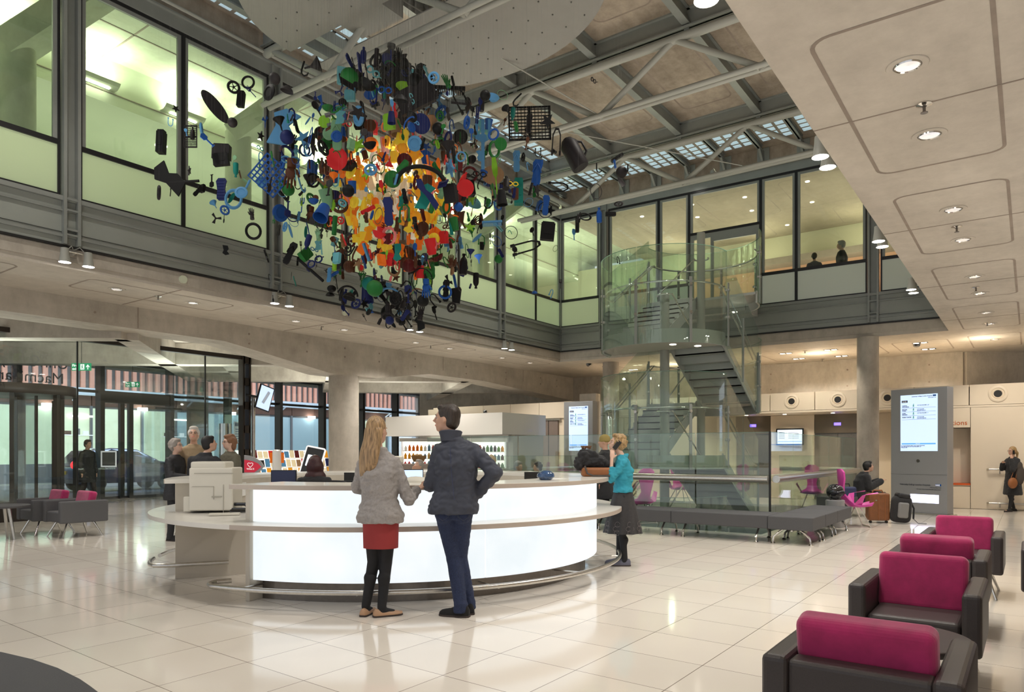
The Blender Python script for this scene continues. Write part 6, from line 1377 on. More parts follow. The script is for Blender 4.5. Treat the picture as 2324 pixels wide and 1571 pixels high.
person('person in a yellow knitted hat and black coat walking behind the woman in teal', cw(1.72, 13.2), (-1, .3), 1.70, top=('black_cloth', .55, .04, .95, .04, 'black_coat'), bottom=('trousers', 'suit'), hair=('beanie', 'beanie'), J=dict(kL=(-.1, .12, .49), aL=(-.1, .2, .09), kR=(.1, .0, .5), aR=(.1, -.18, .09)))
def bag_extra(root, P, hp, h3):
    b = MB(); b.ell((-.20, .19, .78), (.07, .14, .15)); o = remesh('shoulder_bag', b, .014, 'bag_brown', root, 2)
    MB().tube([(-.2, .1, .9), (-.18, .02, 1.38), (-.2, .25, .9)], .008, 6).build('bag_strap', 'bag_brown', root)
    MB().box(hp(-.085, .03, -.03), (.015, .05, .11), m=h3).build('mobile_phone', 'black', root)
    b = MB(); b.ell((-.19, -.04, 1.0), (.07, .13, .28)); b.ell((-.18, .0, 1.25), (.07, .12, .12)); remesh('draped_coat', b, .014, 'coat_grey', root, 2)
person('woman in black with a brown shoulder bag phoning against the cream wall', cw(11.75, 16.75), (-1, -.15), 1.52, top=('black_cloth', .45, .03, .9, .05, 'black_coat'), bottom=('skirt', 'suit', (.95, .16, .12, .5, .2, .17), .03), hair=('pony', 'hair_honey'), shoes='suede', head=(0, 0), female=True, extra=bag_extra, glasses=True,
       J=dict(eL=(-.19, .18, 1.12), wL=(-.12, .16, 1.42), hdL=V((.02, -.02, .1)), eR=(.19, .15, 1.15), wR=(.06, .25, 1.3), kL=(-.09, .1, .48), aL=(-.09, .18, .09), aR=(.09, -.12, .09)))
person('seated person in a black hooded coat hunched over on the bench by the column', cw(7.6, 15.5), (1, -.1), 1.68, J=sit(hd=(0, .14, 1.12), nk=(0, .06, 1.0), sL=(-.18, .03, .92), sR=(.18, .03, .92), wL=(-.08, .38, .80), wR=(.08, .38, .80)), top=('black_cloth', .38, .05, .97, .04, 'hooded_coat'), bottom=('trousers', 'suit'), hair=('short', 'hair_black'), head=(0, -10))
person('dark figure walking in through the entrance doors', cw(-11.3, 19.0), (.8, -.3), 1.72, top=('black', .6, .03, .95, .04, 'dark_coat'), bottom=('trousers', 'bronze'), hair=('short', 'hair_brown'), J=dict(kL=(-.1, .12, .49), aL=(-.1, .22, .09), kR=(.1, .0, .5), aR=(.1, -.2, .09)))
person('white-haired person in dark clothes upstairs by the window, taller of the two heads', (20.45, 4.05), (-.8, .5), 1.70, z0=5.3, top=('suit', .7, .03, .95, .02, 'dark_jacket'), bottom=('trousers', 'suit'), hair=('short', 'hair_grey'), vox=.018)
person('person upstairs whose head just shows above the frosted glass', (20.5, 4.75), (.3, 1), 1.50, z0=5.3, top=('suit', .7, .03, .95, .02, 'dark_jacket'), bottom=('trousers', 'suit'), hair=('short', 'hair_brown'), vox=.018)
# coat heaped on the counter
T = Matrix.Translation((*cw(.98, 8.80), 1.21)) @ Matrix.Rotation(YAWC, 4, 'Z'); q3 = T.to_3x3().to_4x4(); b = MB()
for (c, r) in (((-.08, 0, .12), (.11, .11, .12)), ((.02, 0, .08), (.17, .12, .10)), ((.15, .0, .03), (.14, .10, .07)), ((-.16, -.02, .05), (.07, .09, .10)), ((.26, 0, .0), (.1, .07, .035)), ((.0, -.05, .15), (.09, .06, .06)), ((.1, -.07, .08), (.1, .05, .05))): b.ell(T @ V(c), r, q3)
root = thing('folded_coat', 'black hooded coat heaped on top of the tan bag on the counter', 'coat', T.translation)
o = remesh('coat_cloth', b, .012, 'black_cloth', None, 2, wr=.03); o.parent = root; o.data.transform(Matrix.Translation(-T.translation))
b = MB(); q = random.Random(2)
for k in range(70): c = T @ V((-.06+q.uniform(-.06, .05), q.uniform(-.03, .03), .23)); b.tube([c, c+V((q.uniform(-.02, .02), q.uniform(-.02, .02), .035))], .003, 4)
b.build('fur_trim', 'hair_auburn', root)
# ================================================================ hanging sculpture of found plastic
SD = 11.2; SCX, SCY = cw((893-1162)/FPX*SD, SD); SCZ = H+(HOR-438)/FPX*SD
ZW = 8.62
def k_bottle(): return MB().lathe([(.001, -.5), (.17, -.5), (.19, -.45), (.19, .1), (.15, .25), (.07, .35), (.07, .42), (.09, .42), (.09, .5), (.001, .5)], seg=14)
def k_cup(): return MB().lathe([(.001, -.5), (.26, -.5), (.38, .5), (.35, .5), (.24, -.45), (.001, -.45)], seg=18)
def k_lid(): return MB().lathe([(.001, -.05), (.3, -.05), (.32, -.09), (.42, -.07), (.5, -.03), (.5, .05), (.4, .07), (.28, .03), (.001, .03)], seg=24, m=Matrix.Rotation(PI/2, 4, 'X'))
def k_ball(): return MB().ell((0, 0, 0), (.5, .5, .5), seg=16, rg=10)
def k_ring():
    return MB().tube([(.42*math.cos(a), 0, .42*math.sin(a)) for a in [2*PI*k/22 for k in range(22)]], .08, 8, closed=True)
def k_thinring(): return MB().tube([(.47*math.cos(a), 0, .47*math.sin(a)) for a in [2*PI*k/26 for k in range(26)]], .025, 6, closed=True)
def k_tube(): return MB().lathe([(.11, -.5), (.13, -.5), (.13, .5), (.10, .5), (.10, -.48), (.11, -.5)], seg=14)
XZr = Matrix.Rotation(PI/2, 4, 'X')
def flat(poly, t=.04): return MB().prism(poly, -t, t, XZr)
def k_comb():
    b = MB().bb((-.5, -.03, .05), (.5, .03, .18))
    for k in range(22): b.bb((-.48+k*.045, -.02, -.18), (-.46+k*.045, .02, .06))
    return b
def k_sole():
    P = [(.5*.36*w, z) for w, z in ((.5, -.5), (.85, -.42), (.9, -.25), (.72, 0), (.85, .2), (1.05, .38), (.75, .5))]+[(-.5*.36*w, z) for w, z in ((.5, .5), (.95, .36), (.8, .15), (.68, -.05), (.82, -.28), (.8, -.42), (.45, -.5))]
    return P
def k_flip():
    b = flat(k_sole(), .035); b.tube([(-.15, -.04, .0), (-.1, -.13, .14), (0, -.05, .33)], .022, 6); b.tube([(.15, -.04, .0), (.1, -.13, .14), (0, -.05, .33)], .022, 6); return b
def k_shoe_sole():
    b = flat(k_sole(), .03)
    for k in range(7): b.bb((-.13, -.05, -.4+k*.13), (.13, -.03, -.36+k*.13))
    return b
def k_spoon(): return flat([(.03, -.1), (.12, -.02), (.16, .15), (.1, .38), (-.1, .38), (-.16, .15), (-.12, -.02), (-.03, -.1), (-.04, -.5), (.04, -.5)][::-1], .02)
def k_fork(): return flat([(-.03, -.5), (.03, -.5), (.03, .05), (.14, .12), (.14, .5), (.09, .5), (.09, .2), (.03, .2), (.03, .5), (-.03, .5), (-.03, .2), (-.09, .2), (-.09, .5), (-.14, .5), (-.14, .12), (-.03, .05)], .015)
def k_glove():
    b = MB(); b.ell((0, 0, -.05), (.2, .07, .24)); b.tube([(0, 0, -.5), (0, 0, -.2)], [.17, .15], 12)
    for i, (x, l) in enumerate(((-.16, .3), (-.06, .38), (.05, .36), (.15, .28))): b.tube([(x, 0, .1), (x*1.25, 0, .12+l)], [.05, .035], 8)
    b.tube([(.17, 0, -.15), (.3, 0, .08)], [.055, .04], 8); return b
def k_brush():
    b = MB().bb((-.5, -.07, .06), (.5, .07, .14))
    for k in range(24): b.bb((-.48+k*.04, -.06, -.12), (-.46+k*.04, .06, .07))
    return b
def k_crate():
    b = MB(); 
    for x0, x1, z0, z1 in ((-.5, .5, .34, .38), (-.5, .5, -.38, -.34), (-.5, -.46, -.38, .38), (.46, .5, -.38, .38), (-.03, .03, -.38, .38)): b.bb((x0, -.015, z0), (x1, .015, z1))
    for k in range(9): b.bb((-.46, -.012, -.30+k*.075), (.46, .012, -.28+k*.075))
    for k in range(12): b.bb((-.44+k*.08, -.012, -.34), (-.425+k*.08, .012, .34))
    return b
def k_grid():
    b = MB()
    for k in range(8): b.bb((-.5+k*.137, -.015, -.5), (-.46+k*.137, .015, .5)); b.bb((-.5, -.015, -.5+k*.137), (.5, .015, -.46+k*.137))
    return b
def k_funnel(): return MB().lathe([(.05, -.5), (.07, -.1), (.42, .4), (.45, .4), (.45, .45), (.40, .42), (.05, -.08), (.035, -.5)], seg=18)
def k_spade(): return flat([(-.05, -.5), (.05, -.5), (.05, .02), (.2, .1), (.21, .4), (0, .5), (-.21, .4), (-.2, .1), (-.05, .02)], .025).tube([(-.12, 0, -.5), (.12, 0, -.5)], .035, 8)
def k_fan():
    b = MB().ell((0, 0, 0), (.1, .06, .1))
    for k in range(3):
        a = 2*PI*k/3; c, s = math.cos(a), math.sin(a); b.add([(.08*c-.05*s, -.02, .08*s+.05*c), (.45*c-.16*s, .05, .45*s+.16*c), (.5*c+.10*s, -.03, .5*s-.10*c), (.08*c+.05*s, .0, .08*s-.05*c)]+[(.08*c-.05*s, .0, .08*s+.05*c), (.45*c-.16*s, .07, .45*s+.16*c), (.5*c+.10*s, -.01, .5*s-.10*c), (.08*c+.05*s, .02, .08*s-.05*c)], [(0, 1, 2, 3), (7, 6, 5, 4), (0, 4, 5, 1), (1, 5, 6, 2), (2, 6, 7, 3)])
    return b
def k_hose():
    return MB().tube([(.48*math.cos(a), .05*math.sin(2*a), .48*math.sin(a)-.2) for a in [R_(15+10*k) for k in range(16)]], .045, 8)
def k_box(): return MB().bb((-.35, -.18, -.5), (.35, .18, .42)).bb((-.30, -.14, .42), (.30, .14, .5)).bb((-.2, -.2, -.2), (.2, -.17, .2))
def k_bowl(): return MB().lathe([(.001, -.2), (.2, -.2), (.4, -.02), (.5, .18), (.46, .18), (.36, .0), (.18, -.14), (.001, -.14)], seg=22)
def k_star(): return flat([(r*math.sin(a), r*math.cos(a)) for r, a in [((.5 if k % 2 == 0 else .2), -2*PI*k/10) for k in range(10)]], .06)
def k_hook(): return MB().tube([(0, 0, .5), (0, 0, -.05), (.05, 0, -.25), (.2, 0, -.35), (.34, 0, -.25), (.36, 0, -.08)], [.05, .05, .05, .05, .045, .03], 8)
def k_peg(): return MB().bb((-.09, -.06, -.5), (-.03, .06, .5)).bb((.03, -.06, -.5), (.09, .06, .5)).bb((-.1, -.03, 0), (.1, .03, .1))
def k_shard():
    return flat([(-.3, -.5), (.22, -.42), (.3, -.1), (.12, .1), (.36, .42), (-.05, .5), (-.34, .3), (-.2, 0)], .03)
def k_handle():
    b = MB().tube([(-.3, 0, -.45), (-.28, 0, .2), (-.1, 0, .42), (.12, 0, .42), (.28, 0, .2), (.3, 0, -.45)], .05, 8); b.bb((-.36, -.06, -.5), (-.22, .06, -.36)); b.bb((.22, -.06, -.5), (.36, .06, -.36)); return b
def k_wheel():
    b = MB().tube([(.4*math.cos(a), 0, .4*math.sin(a)) for a in [2*PI*k/20 for k in range(20)]], .1, 8, closed=True)
    for k in range(5): a = 2*PI*k/5; b.tube([(0, 0, 0), (.36*math.cos(a), 0, .36*math.sin(a))], .03, 6)
    b.cyl((0, -.08, 0), (0, .08, 0), .09); return b
def k_goggles():
    b = MB()
    for s in (-1, 1): b.tube([(s*.24+.2*math.cos(a), 0, .16*math.sin(a)) for a in [2*PI*k/16 for k in range(16)]], .045, 6, closed=True)
    b.tube([(-.44, 0, 0), (-.5, .2, .02)], .03, 6); b.tube([(.44, 0, 0), (.5, .2, .02)], .03, 6); return b
def k_oval(): return flat(circ(.5, 28, .3, 1), .02)
def k_racket():
    b = flat(circ(.27, 18, 1, 1, 0, .22), .02); b.bb((-.035, -.03, -.5), (.035, .03, -.03)); return b
def k_can():
    return MB().lathe([(.001, -.45), (.3, -.45), (.32, -.4), (.32, .3), (.2, .45), (.1, .47), (.1, .5), (.001, .5)], seg=16).tube([(.3, 0, -.2), (.46, 0, -.1), (.46, 0, .2), (.28, 0, .3)], .04, 6)
KD = dict(plastic_bottle=k_bottle, plastic_cup=k_cup, round_lid=k_lid, plastic_ball=k_ball, thick_ring=k_ring, thin_hoop=k_thinring, pipe_piece=k_tube, comb=k_comb, flip_flop=k_flip, shoe_sole=k_shoe_sole, toy_spoon=k_spoon, toy_fork=k_fork, rubber_glove=k_glove,
          scrubbing_brush=k_brush, crate_side=k_crate, plastic_grille=k_grid, funnel=k_funnel, toy_spade=k_spade, fan_blade=k_fan, bent_hose=k_hose, plastic_box=k_box, plastic_bowl=k_bowl, star_mould=k_star, hook=k_hook, clothes_peg=k_peg, plastic_shard=k_shard,
          bent_bracket=k_handle, spoked_rotor=k_wheel, swim_goggles=k_goggles, toy_bat=k_racket, watering_can=k_can, oval_board=k_oval)
MESH = {}
for k, fn in KD.items():
    o = fn().build(k, 'p_grey', smooth=True, origin=(0, 0, 0)); MESH[k] = o.data; bpy.data.objects.remove(o)
wm = MB().tube([(0, 0, 0), (0, 0, 1)], .0003, 3, cap=False); o = wm.build('wire', 'wire', origin=(0, 0, 0)); WME = o.data; bpy.data.objects.remove(o)
PIECES = []
def piece(kind, col, pos, size, rot, lab=None, grp=None, sc=(1, 1, 1)):
    o = bpy.data.objects.new(kind, MESH[kind]); COL.objects.link(o); o.location = pos; o.rotation_euler = rot; o.scale = (size*sc[0], size*sc[1], size*sc[2])
    o.material_slots[0].link = 'OBJECT'; o.material_slots[0].material = M['p_'+col]
    mw = Matrix.LocRotScale(V(pos), o.rotation_euler, V(o.scale))
    w = bpy.data.objects.new('wire', WME); COL.objects.link(w); w.parent = o; w.matrix_parent_inverse = mw.inverted(); w.location = pos; w.scale = (1, 1, ZW-pos[2])
    o['category'] = {'plastic_bottle': 'bottle', 'plastic_cup': 'cup', 'plastic_ball': 'ball', 'plastic_bowl': 'bowl'}.get(kind, kind.replace('_', ' '))
    THINGS.append(o)
    if lab: o['label'] = lab
    else: PIECES.append((o, kind, col, pos))
    return o
FY_ = YAWC                       # facing the viewer
def sp(px, py, dd=0.0): d = SD+dd; x, y = cw((px-1162)/FPX*d, d); return (x, y, H+(HOR-py)/FPX*d)
hero = [('crate_side', 'black', 1202, 280, .3, .72, (0, -.03, FY_), 'black slotted crate side hanging far out above the aqua pieces', (.95, 1, 1)),
        ('shoe_sole', 'charcoal', 1200, 280, .1, .30, (0, .1, FY_), 'charcoal shoe sole hanging just in front of the black crate side', (1, 1, 1)),
        ('plastic_grille', 'blue', 613, 398, -.5, .50, (.1, .72, FY_+.1), 'bright blue mesh square tilted on its corner', (1, 1, .92)),
        ('plastic_cup', 'blue', 732, 482, -1.6, .27, (R_(150), .2, FY_), 'blue bucket hanging upside down in front of the orange core', (1, 1, .8)),
        ('toy_bat', 'charcoal', 0, 0, 0, 0, 0, '', 0),
        ('plastic_shard', 'black', 385, 405, -.4, .55, (0, -.9, FY_), 'black shovel-shaped panel far out toward the entrance', (.8, 1, 1)),
        ('pipe_piece', 'black', 418, 413, -.4, .45, (0, 1.5, FY_), 'black shovel handle behind the black panel', (.35, .35, 1)),
        ('plastic_box', 'charcoal', 945, 220, -.9, .58, (.3, 1.15, FY_+.2), 'large charcoal plastic casing near the top of the sculpture', (.8, .5, 1)),
        ('plastic_shard', 'sky blue', 643, 290, -.3, .58, (0, .3, FY_), 'torn sky blue sheet hanging beside the steel post', (1, 1, 1)),
        ('flip_flop', 'navy', 882, 480, -1.9, .37, (0, .05, FY_+PI), 'navy blue slip-on sandal hanging in the middle of the orange core', (1, 1, 1)),
        ('flip_flop', 'pale green', 764, 307, -1.3, .42, (0, -.05, FY_), 'pale green flip flop with dotted sole above the red lid', (1, 1, 1)),
        ('round_lid', 'red', 765, 360, -1.2, .29, (.1, 0, FY_), 'red round basket lid hanging in the outer part of the core', (1, 1, 1.1)),
        ('round_lid', 'navy', 956, 281, -1.4, .25, (.1, 0, FY_+.3), 'navy round lid with rings below the charcoal casing', (1, 1, 1.1)),
        ('round_lid', 'red', 1056, 427, -.8, .25, (0, 0, FY_), 'red disc with a pale centre beside the tan bat', (1, 1, 1)),
        ('plastic_shard', 'teal green', 964, 447, -1.7, .36, (0, .3, FY_), 'teal green rectangle crossed by a navy strip', (.8, 1, 1)),
        ('plastic_shard', 'navy', 970, 440, -1.85, .44, (0, -.65, FY_), 'navy strip slanting across the teal green rectangle', (.35, 1, 1.1)),
        ('bent_hose', 'black', 952, 405, -1.9, .75, (0, -.1, FY_), 'long curved black hose arching over the yellow core', (.9, 1, .75)),
        ('toy_bat', 'tan', 1119, 415, -.4, .62, (0, 0, FY_), 'round tan bat hanging beside the lime green strip', (1, 1, .85)),
        ('toy_spoon', 'lime', 1124, 394, -.7, .62, (0, -.1, FY_), 'bright lime green strip hanging in front of the tan bat', (.45, 1, 1)),
        ('toy_fork', 'sky blue', 1096, 328, -.5, .75, (0, .0, FY_), 'sky blue scissor-shaped toy hanging near the outer edge', (1.1, 1, 1)),
        ('scrubbing_brush', 'sky blue', 1117, 508, -.6, .30, (0, -.05, FY_), 'brown-backed brush with blue bristles on the outer side', (1, 1, 1)),
        ('rubber_glove', 'brown', 660, 395, -.9, .42, (PI, .1, FY_), 'brown rubber glove with fingers pointing down', (1, 1, 1)),
        ('rubber_glove', 'blue', 967, 655, -.5, .28, (PI, 0, FY_), 'blue rubber glove hanging low near the black hoop', (1, 1, 1)),
        ('thin_hoop', 'black', 958, 637, -.4, .33, (0, 0, FY_+.2), 'black hoop low in the sculpture around the blue glove', (1, 1, 1.2)),
        ('thick_ring', 'black', 575, 525, -.3, .26, (.2, 0, FY_), 'thick black ring hanging low on the entrance side', (1, 1, 1)),
        ('thick_ring', 'sky blue', 530, 452, -.2, .33, (0, .2, FY_+.3), 'sky blue and clear ring beside the navy fin', (.8, 1, 1)),
        ('shoe_sole', 'navy', 502, 430, -.2, .38, (0, 0, FY_), 'navy swimming fin hanging on the entrance side', (1.2, 1, .9)),
        ('plastic_grille', 'charcoal', 0, 0, 0, 0, 0, '', 0),
        ('oval_board', 'charcoal', 488, 242, .2, .66, (0, -.68, FY_), 'long charcoal oval board tilted against the lit window', (1.0, 1, 1)),
        ('plastic_box', 'charcoal', 503, 345, .1, .30, (0, .05, FY_), 'charcoal tray with slots below the oval board', (1.3, 1, .8)),
        ('plastic_box', 'black', 502, 362, .0, .24, (0, -.1, FY_), 'black tray hanging just under the charcoal tray', (1.4, 1, .8)),
        ('thick_ring', 'black', 563, 187, .2, .22, (0, .1, FY_), 'black square-looking ring high by the window head', (1, 1, 1)),
        ('plastic_box', 'black', 547, 225, .2, .25, (0, .1, FY_), 'black rectangular bracket under the high black ring', (.6, 1, 1)),
        ('crate_side', 'charcoal', 432, 310, .2, .36, (0, 1.57, FY_), 'dark guitar-shaped plate hanging against the mullion', (1, 1, .8)),
        ('plastic_box', 'black', 366, 322, .1, .36, (0, .05, FY_), 'tall black block hanging alone in front of the lit room', (.45, 1, 1)),
        ('funnel', 'charcoal', 709, 150, 0, .26, (0, 1.3, FY_), 'charcoal cone hanging by the glass block strip', (1, 1, 1)),
        ('hook', 'black', 685, 157, 0, .26, (0, .3, FY_), 'black curved hook beside the charcoal cone', (1.2, 1, 1)),
        ('plastic_bottle', 'black', 884, 145, .1, .62, (0, .1, FY_), 'topmost black bottle shape crowning the sculpture', (1.2, 1, 1)),
        ('plastic_box', 'black', 905, 190, .0, .5, (0, -.3, FY_), 'black box just under the topmost black bottle', (.8, 1, 1)),
        ('thick_ring', 'black', 815, 170, .0, .14, (0, .1, FY_), 'small black ring high on the entrance side of the crown', (1, 1, 1)),
        ('plastic_ball', 'black', 820, 190, .0, .22, (0, .1, FY_), 'black ball high on the entrance side of the crown', (1, 1, 1)),
        ('comb', 'black', 1010, 205, -.2, .62, (0, .05, FY_), 'long black comb-like strip beside the charcoal casing', (1, 1, .6)),
        ('bent_bracket', 'black', 1045, 225, -.1, .45, (0, -.5, FY_), 'black bent handle beyond the long comb strip', (.6, 1, 1)),
        ('plastic_bottle', 'charcoal', 1093, 235, .1, .24, (0, .05, FY_), 'charcoal bottle hanging between the comb strip and the crate side', (1, 1, 1)),
        ('hook', 'black', 1170, 225, .2, .26, (0, .8, FY_), 'black bone-shaped piece hanging off the roof tube', (1, 1, 1)),
        ('watering_can', 'charcoal', 1302, 350, .4, .56, (0, -.5, FY_), 'large charcoal watering can shape at the far outer edge', (.8, 1, 1)),
        ('bent_bracket', 'charcoal', 1263, 320, .4, .36, (0, .05, FY_), 'charcoal looped handle beside the watering can shape', (.6, 1, 1.3)),
        ('flip_flop', 'blue', 1218, 392, .3, .42, (0, .12, FY_), 'blue slip-on shoe near the watering can shape', (1.1, 1, 1)),
        ('flip_flop', 'blue', 1239, 466, .3, .32, (0, -.1, FY_+PI), 'blue sandal hanging inside a black hoop', (1, 1, 1)),
        ('thin_hoop', 'black', 1237, 477, .35, .24, (0, 0, FY_+.2), 'black hoop around the outer blue sandal', (1, 1, 1.1)),
        ('bent_bracket', 'black', 1268, 425, .4, .34, (0, 1.57, FY_), 'flat black bracket hanging beyond the blue sandal', (.7, 1, 1)),
        ('thin_hoop', 'charcoal', 1353, 434, .5, .22, (0, .1, FY_+.4), 'charcoal hoop basket at the outermost edge', (1, 1, 1.2)),
        ('spoked_rotor', 'charcoal', 1404, 463, .5, .12, (1.2, 0, FY_), 'small charcoal disc, outermost piece toward the far wall', (1.3, 1, 1)),
        ('hook', 'black', 1354, 383, .5, .18, (0, 0, FY_), 'black crescent hanging near the far glass blocks', (1.2, 1, 1)),
        ('plastic_box', 'black', 1401, 358, .5, .22, (0, 1.0, FY_), 'black slat hanging against the far glass blocks', (.3, 1, 1)),
        ('plastic_box', 'black', 1386, 486, .5, .17, (0, 1.57, FY_), 'flat black rectangle by the first mullion of the stair windows', (.5, 1, 1)),
        ('plastic_box', 'black', 1243, 525, .3, .32, (0, .1, FY_), 'black angular cluster hanging by the atrium corner', (1, 1, .9)),
        ('bent_bracket', 'black', 1195, 560, .2, .5, (0, 1.3, FY_), 'long black jointed arm low on the outer side', (.5, 1, 1)),
        ('thin_hoop', 'black', 1160, 528, .2, .22, (0, .2, FY_+.2), 'black hoop hanging above the long jointed arm', (1, 1, 1)),
        ('plastic_box', 'black', 1310, 510, .4, .24, (0, 0, FY_), 'black upright bar with a loop near the atrium corner', (.35, 1, 1)),
        ('thick_ring', 'black', 1328, 492, .4, .18, (0, .2, FY_), 'black oval loop attached near the upright bar', (1.2, 1, .7)),
        ('flip_flop', 'sky blue', 1172, 366, 0, .33, (0, 0, FY_), 'sky blue sandal between two black bars on the outer side', (1, 1, 1)),
        ('plastic_box', 'teal green', 1177, 435, 0, .40, (0, 0, FY_), 'green elongated tray near the yellow goggles', (.5, 1, 1)),
        ('swim_goggles', 'yellow', 1164, 417, -.1, .18, (0, .1, FY_), 'yellow swim goggles hanging over the green tray', (1, 1, 1)),
        ('fan_blade', 'aqua', 1093, 295, 0, .34, (0, .3, FY_), 'aqua fan blade hanging under the charcoal bottle', (1, 1, 1)),
        ('plastic_bottle', 'black', 1052, 600, -.1, .32, (0, .05, FY_), 'black rectangular bottle low on the outer side', (1, 1, 1)),
        ('flip_flop', 'black', 1012, 660, -.1, .34, (0, .05, FY_), 'black flip flop low on the outer side', (.9, 1, 1)),
        ('flip_flop', 'black', 658, 575, -.2, .36, (0, .45, FY_), 'black ribbed shoe sole low on the entrance side', (.9, 1, 1)),
        ('pipe_piece', 'black', 705, 613, -.1, .52, (0, -.85, FY_), 'long black rod slanting down to the lower cluster', (.35, .35, 1)),
        ('bent_hose', 'black', 790, 665, -.2, .33, (0, .2, FY_), 'thin black arch hanging beside the lower cluster', (1, 1, 1.1)),
        ('bent_hose', 'sky blue', 883, 670, -.3, .38, (0, .0, FY_), 'sky blue arch over the lowest black cluster', (1, 1, 1)),
        ('spoked_rotor', 'charcoal', 880, 718, 0, .18, (1.0, 0, FY_), 'dark toy wheel almost at the bottom tip', (1.2, 1, 1)),
        ('hook', 'black', 876, 738, 0, .14, (0, 0, FY_), 'lowest black piece at the bottom tip of the sculpture', (1.3, 1, 1)),
        ('rubber_glove', 'aqua', 670, 345, -.1, .2, (PI, .1, FY_), 'aqua toy glove with trailing fingers on the entrance side', (1, 1, 1)),
        ('plastic_box', 'black', 744, 310, -.2, .30, (0, 0, FY_), 'black toy shape beside the pale green flip flop', (.8, 1, 1)),
        ('bent_bracket', 'grey', 780, 265, -1.2, .5, (0, 1.35, FY_), 'pale grey curved dish rack frame above the pale green flip flop', (.5, 1, 1)),
        ('plastic_box', 'aqua', 794, 217, -.4, .20, (0, 0, FY_), 'aqua square pot in the upper part of the sculpture', (1.1, 1, .8)),
        ('round_lid', 'blue', 840, 215, -.5, .17, (0, 0, FY_), 'blue oval lid beside the aqua square pot', (1.1, 1, .9)),
        ('round_lid', 'brown', 840, 285, -1.2, .17, (0, 0, FY_), 'brown round lid just above the red core', (1, 1, 1))]
for (k, c, px, py, dd, s, r, lb, sc) in hero:
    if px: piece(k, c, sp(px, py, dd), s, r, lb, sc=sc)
q = random.Random(21)
shell = [(.17, ('white', 'cream', 'white')), (.33, ('cream', 'yellow', 'yellow', 'white', 'amber')), (.48, ('amber', 'orange', 'yellow', 'orange')), (.60, ('red', 'orange', 'red', 'tan', 'maroon', 'pink')), (.70, ('maroon', 'brown', 'green', 'brown', 'tan', 'green', 'brown', 'black', 'charcoal')),
         (.82, ('green', 'pale green', 'lime', 'blue', 'sky blue', 'teal green', 'brown', 'charcoal')), (.93, ('blue', 'sky blue', 'navy', 'green', 'black', 'aqua')), (1.02, ('black', 'navy', 'black', 'blue', 'charcoal')), (9, ('black', 'charcoal', 'black'))]
kinds = [k for k in KD if k not in ('crate_side', 'plastic_grille', 'scrubbing_brush', 'watering_can')]
flatk = ('plastic_bottle', 'plastic_cup', 'plastic_box', 'round_lid', 'pipe_piece', 'plastic_shard', 'flip_flop', 'plastic_ball', 'plastic_bottle', 'plastic_box', 'toy_spoon', 'star_mould')
def colour(rr):
    if q.random() < (.05 if rr < .45 else .15): return q.choice(('black', 'brown', 'charcoal', 'navy', 'tan', 'green', 'maroon', 'blue'))
    for lim, cs in shell:
        if rr < lim: return q.choice(cs)
def zone(dx, dz, rr):
    a = 'upper' if dz > .75 else 'lower' if dz < -.75 else 'middle'
    b = 'core' if rr < .45 else 'warm shell' if rr < .66 else 'cool shell' if rr < .93 else 'dark rim'
    return a, b
def spawn(n, rf, squash=1.0, big=1.0):
    for _ in range(n):
        rr = rf(); t = q.uniform(0, 2*PI); u = q.uniform(-1, 1); s = math.sqrt(1-u*u)
        dx, dy, dz = 1.92*rr*s*math.cos(t), 1.92*rr*s*math.sin(t), 2.12*rr*u*squash*(1 if rr < .7 else 1-.12*s)
        c = colour(rr); k = q.choice(kinds if rr > .5 else flatk); sz = q.uniform(.12, .27)*(.8 if rr < .35 else 1)*big
        rot = (q.uniform(-.35, .35), q.choice((0, 0, PI, q.uniform(-1.2, 1.2))), q.uniform(0, 2*PI))
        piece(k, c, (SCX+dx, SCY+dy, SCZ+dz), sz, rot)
spawn(250, lambda: .04+.34*q.random()**.8, 1.15, .85)
spawn(270, lambda: .34+.26*q.random(), 1.05, .9)
spawn(240, lambda: .58+.2*q.random())
spawn(290, lambda: .78+.22*q.random())
for _ in range(210):                           # sparse outer scatter around the equator
    t = q.uniform(0, 2*PI); rad = 1.75+2.0*q.random()**1.6; k = q.choice(kinds); c = q.choice(('black', 'black', 'black', 'charcoal', 'navy', 'sky blue', 'green', 'teal green', 'blue', 'pale green', 'brown'))
    if rad > 2.6: c = q.choice(('black', 'black', 'charcoal', 'black', 'blue', 'sky blue'))
    x, y = SCX+rad*math.cos(t), SCY+rad*math.sin(t)
    zz_ = SCZ+max(-1.2, min(1.3, q.gauss(0, .65)))*(1.15-.2*rad/3.7); dd_ = x*CF[0]+y*CF[1]
    if y > YL-.45 or y < YR+.3 or HOR-(zz_-H)/dd_*FPX < 165: continue
    piece(k, c, (x, y, zz_), q.uniform(.10, .22), (q.uniform(-.3, .3), q.choice((0, PI, q.uniform(-1, 1))), q.uniform(0, 2*PI)))
for _ in range(130):                           # crown and tail
    up = q.random() < .6; h_ = q.uniform(1.55, 2.1) if up else -q.uniform(1.5, 2.05); w = .6*(1-(abs(h_)-1.5)/.9) if up else .75*(1-(abs(h_)-1.5)/1.0)
    piece(q.choice(kinds), q.choice(('black', 'black', 'charcoal', 'black', 'navy')), (SCX+q.gauss(0, 1)*w*.6, SCY+q.gauss(0, 1)*w*.6, SCZ+h_), q.uniform(.13, .26), (q.uniform(-.3, .3), q.uniform(-1, 1), q.uniform(0, 2*PI)))
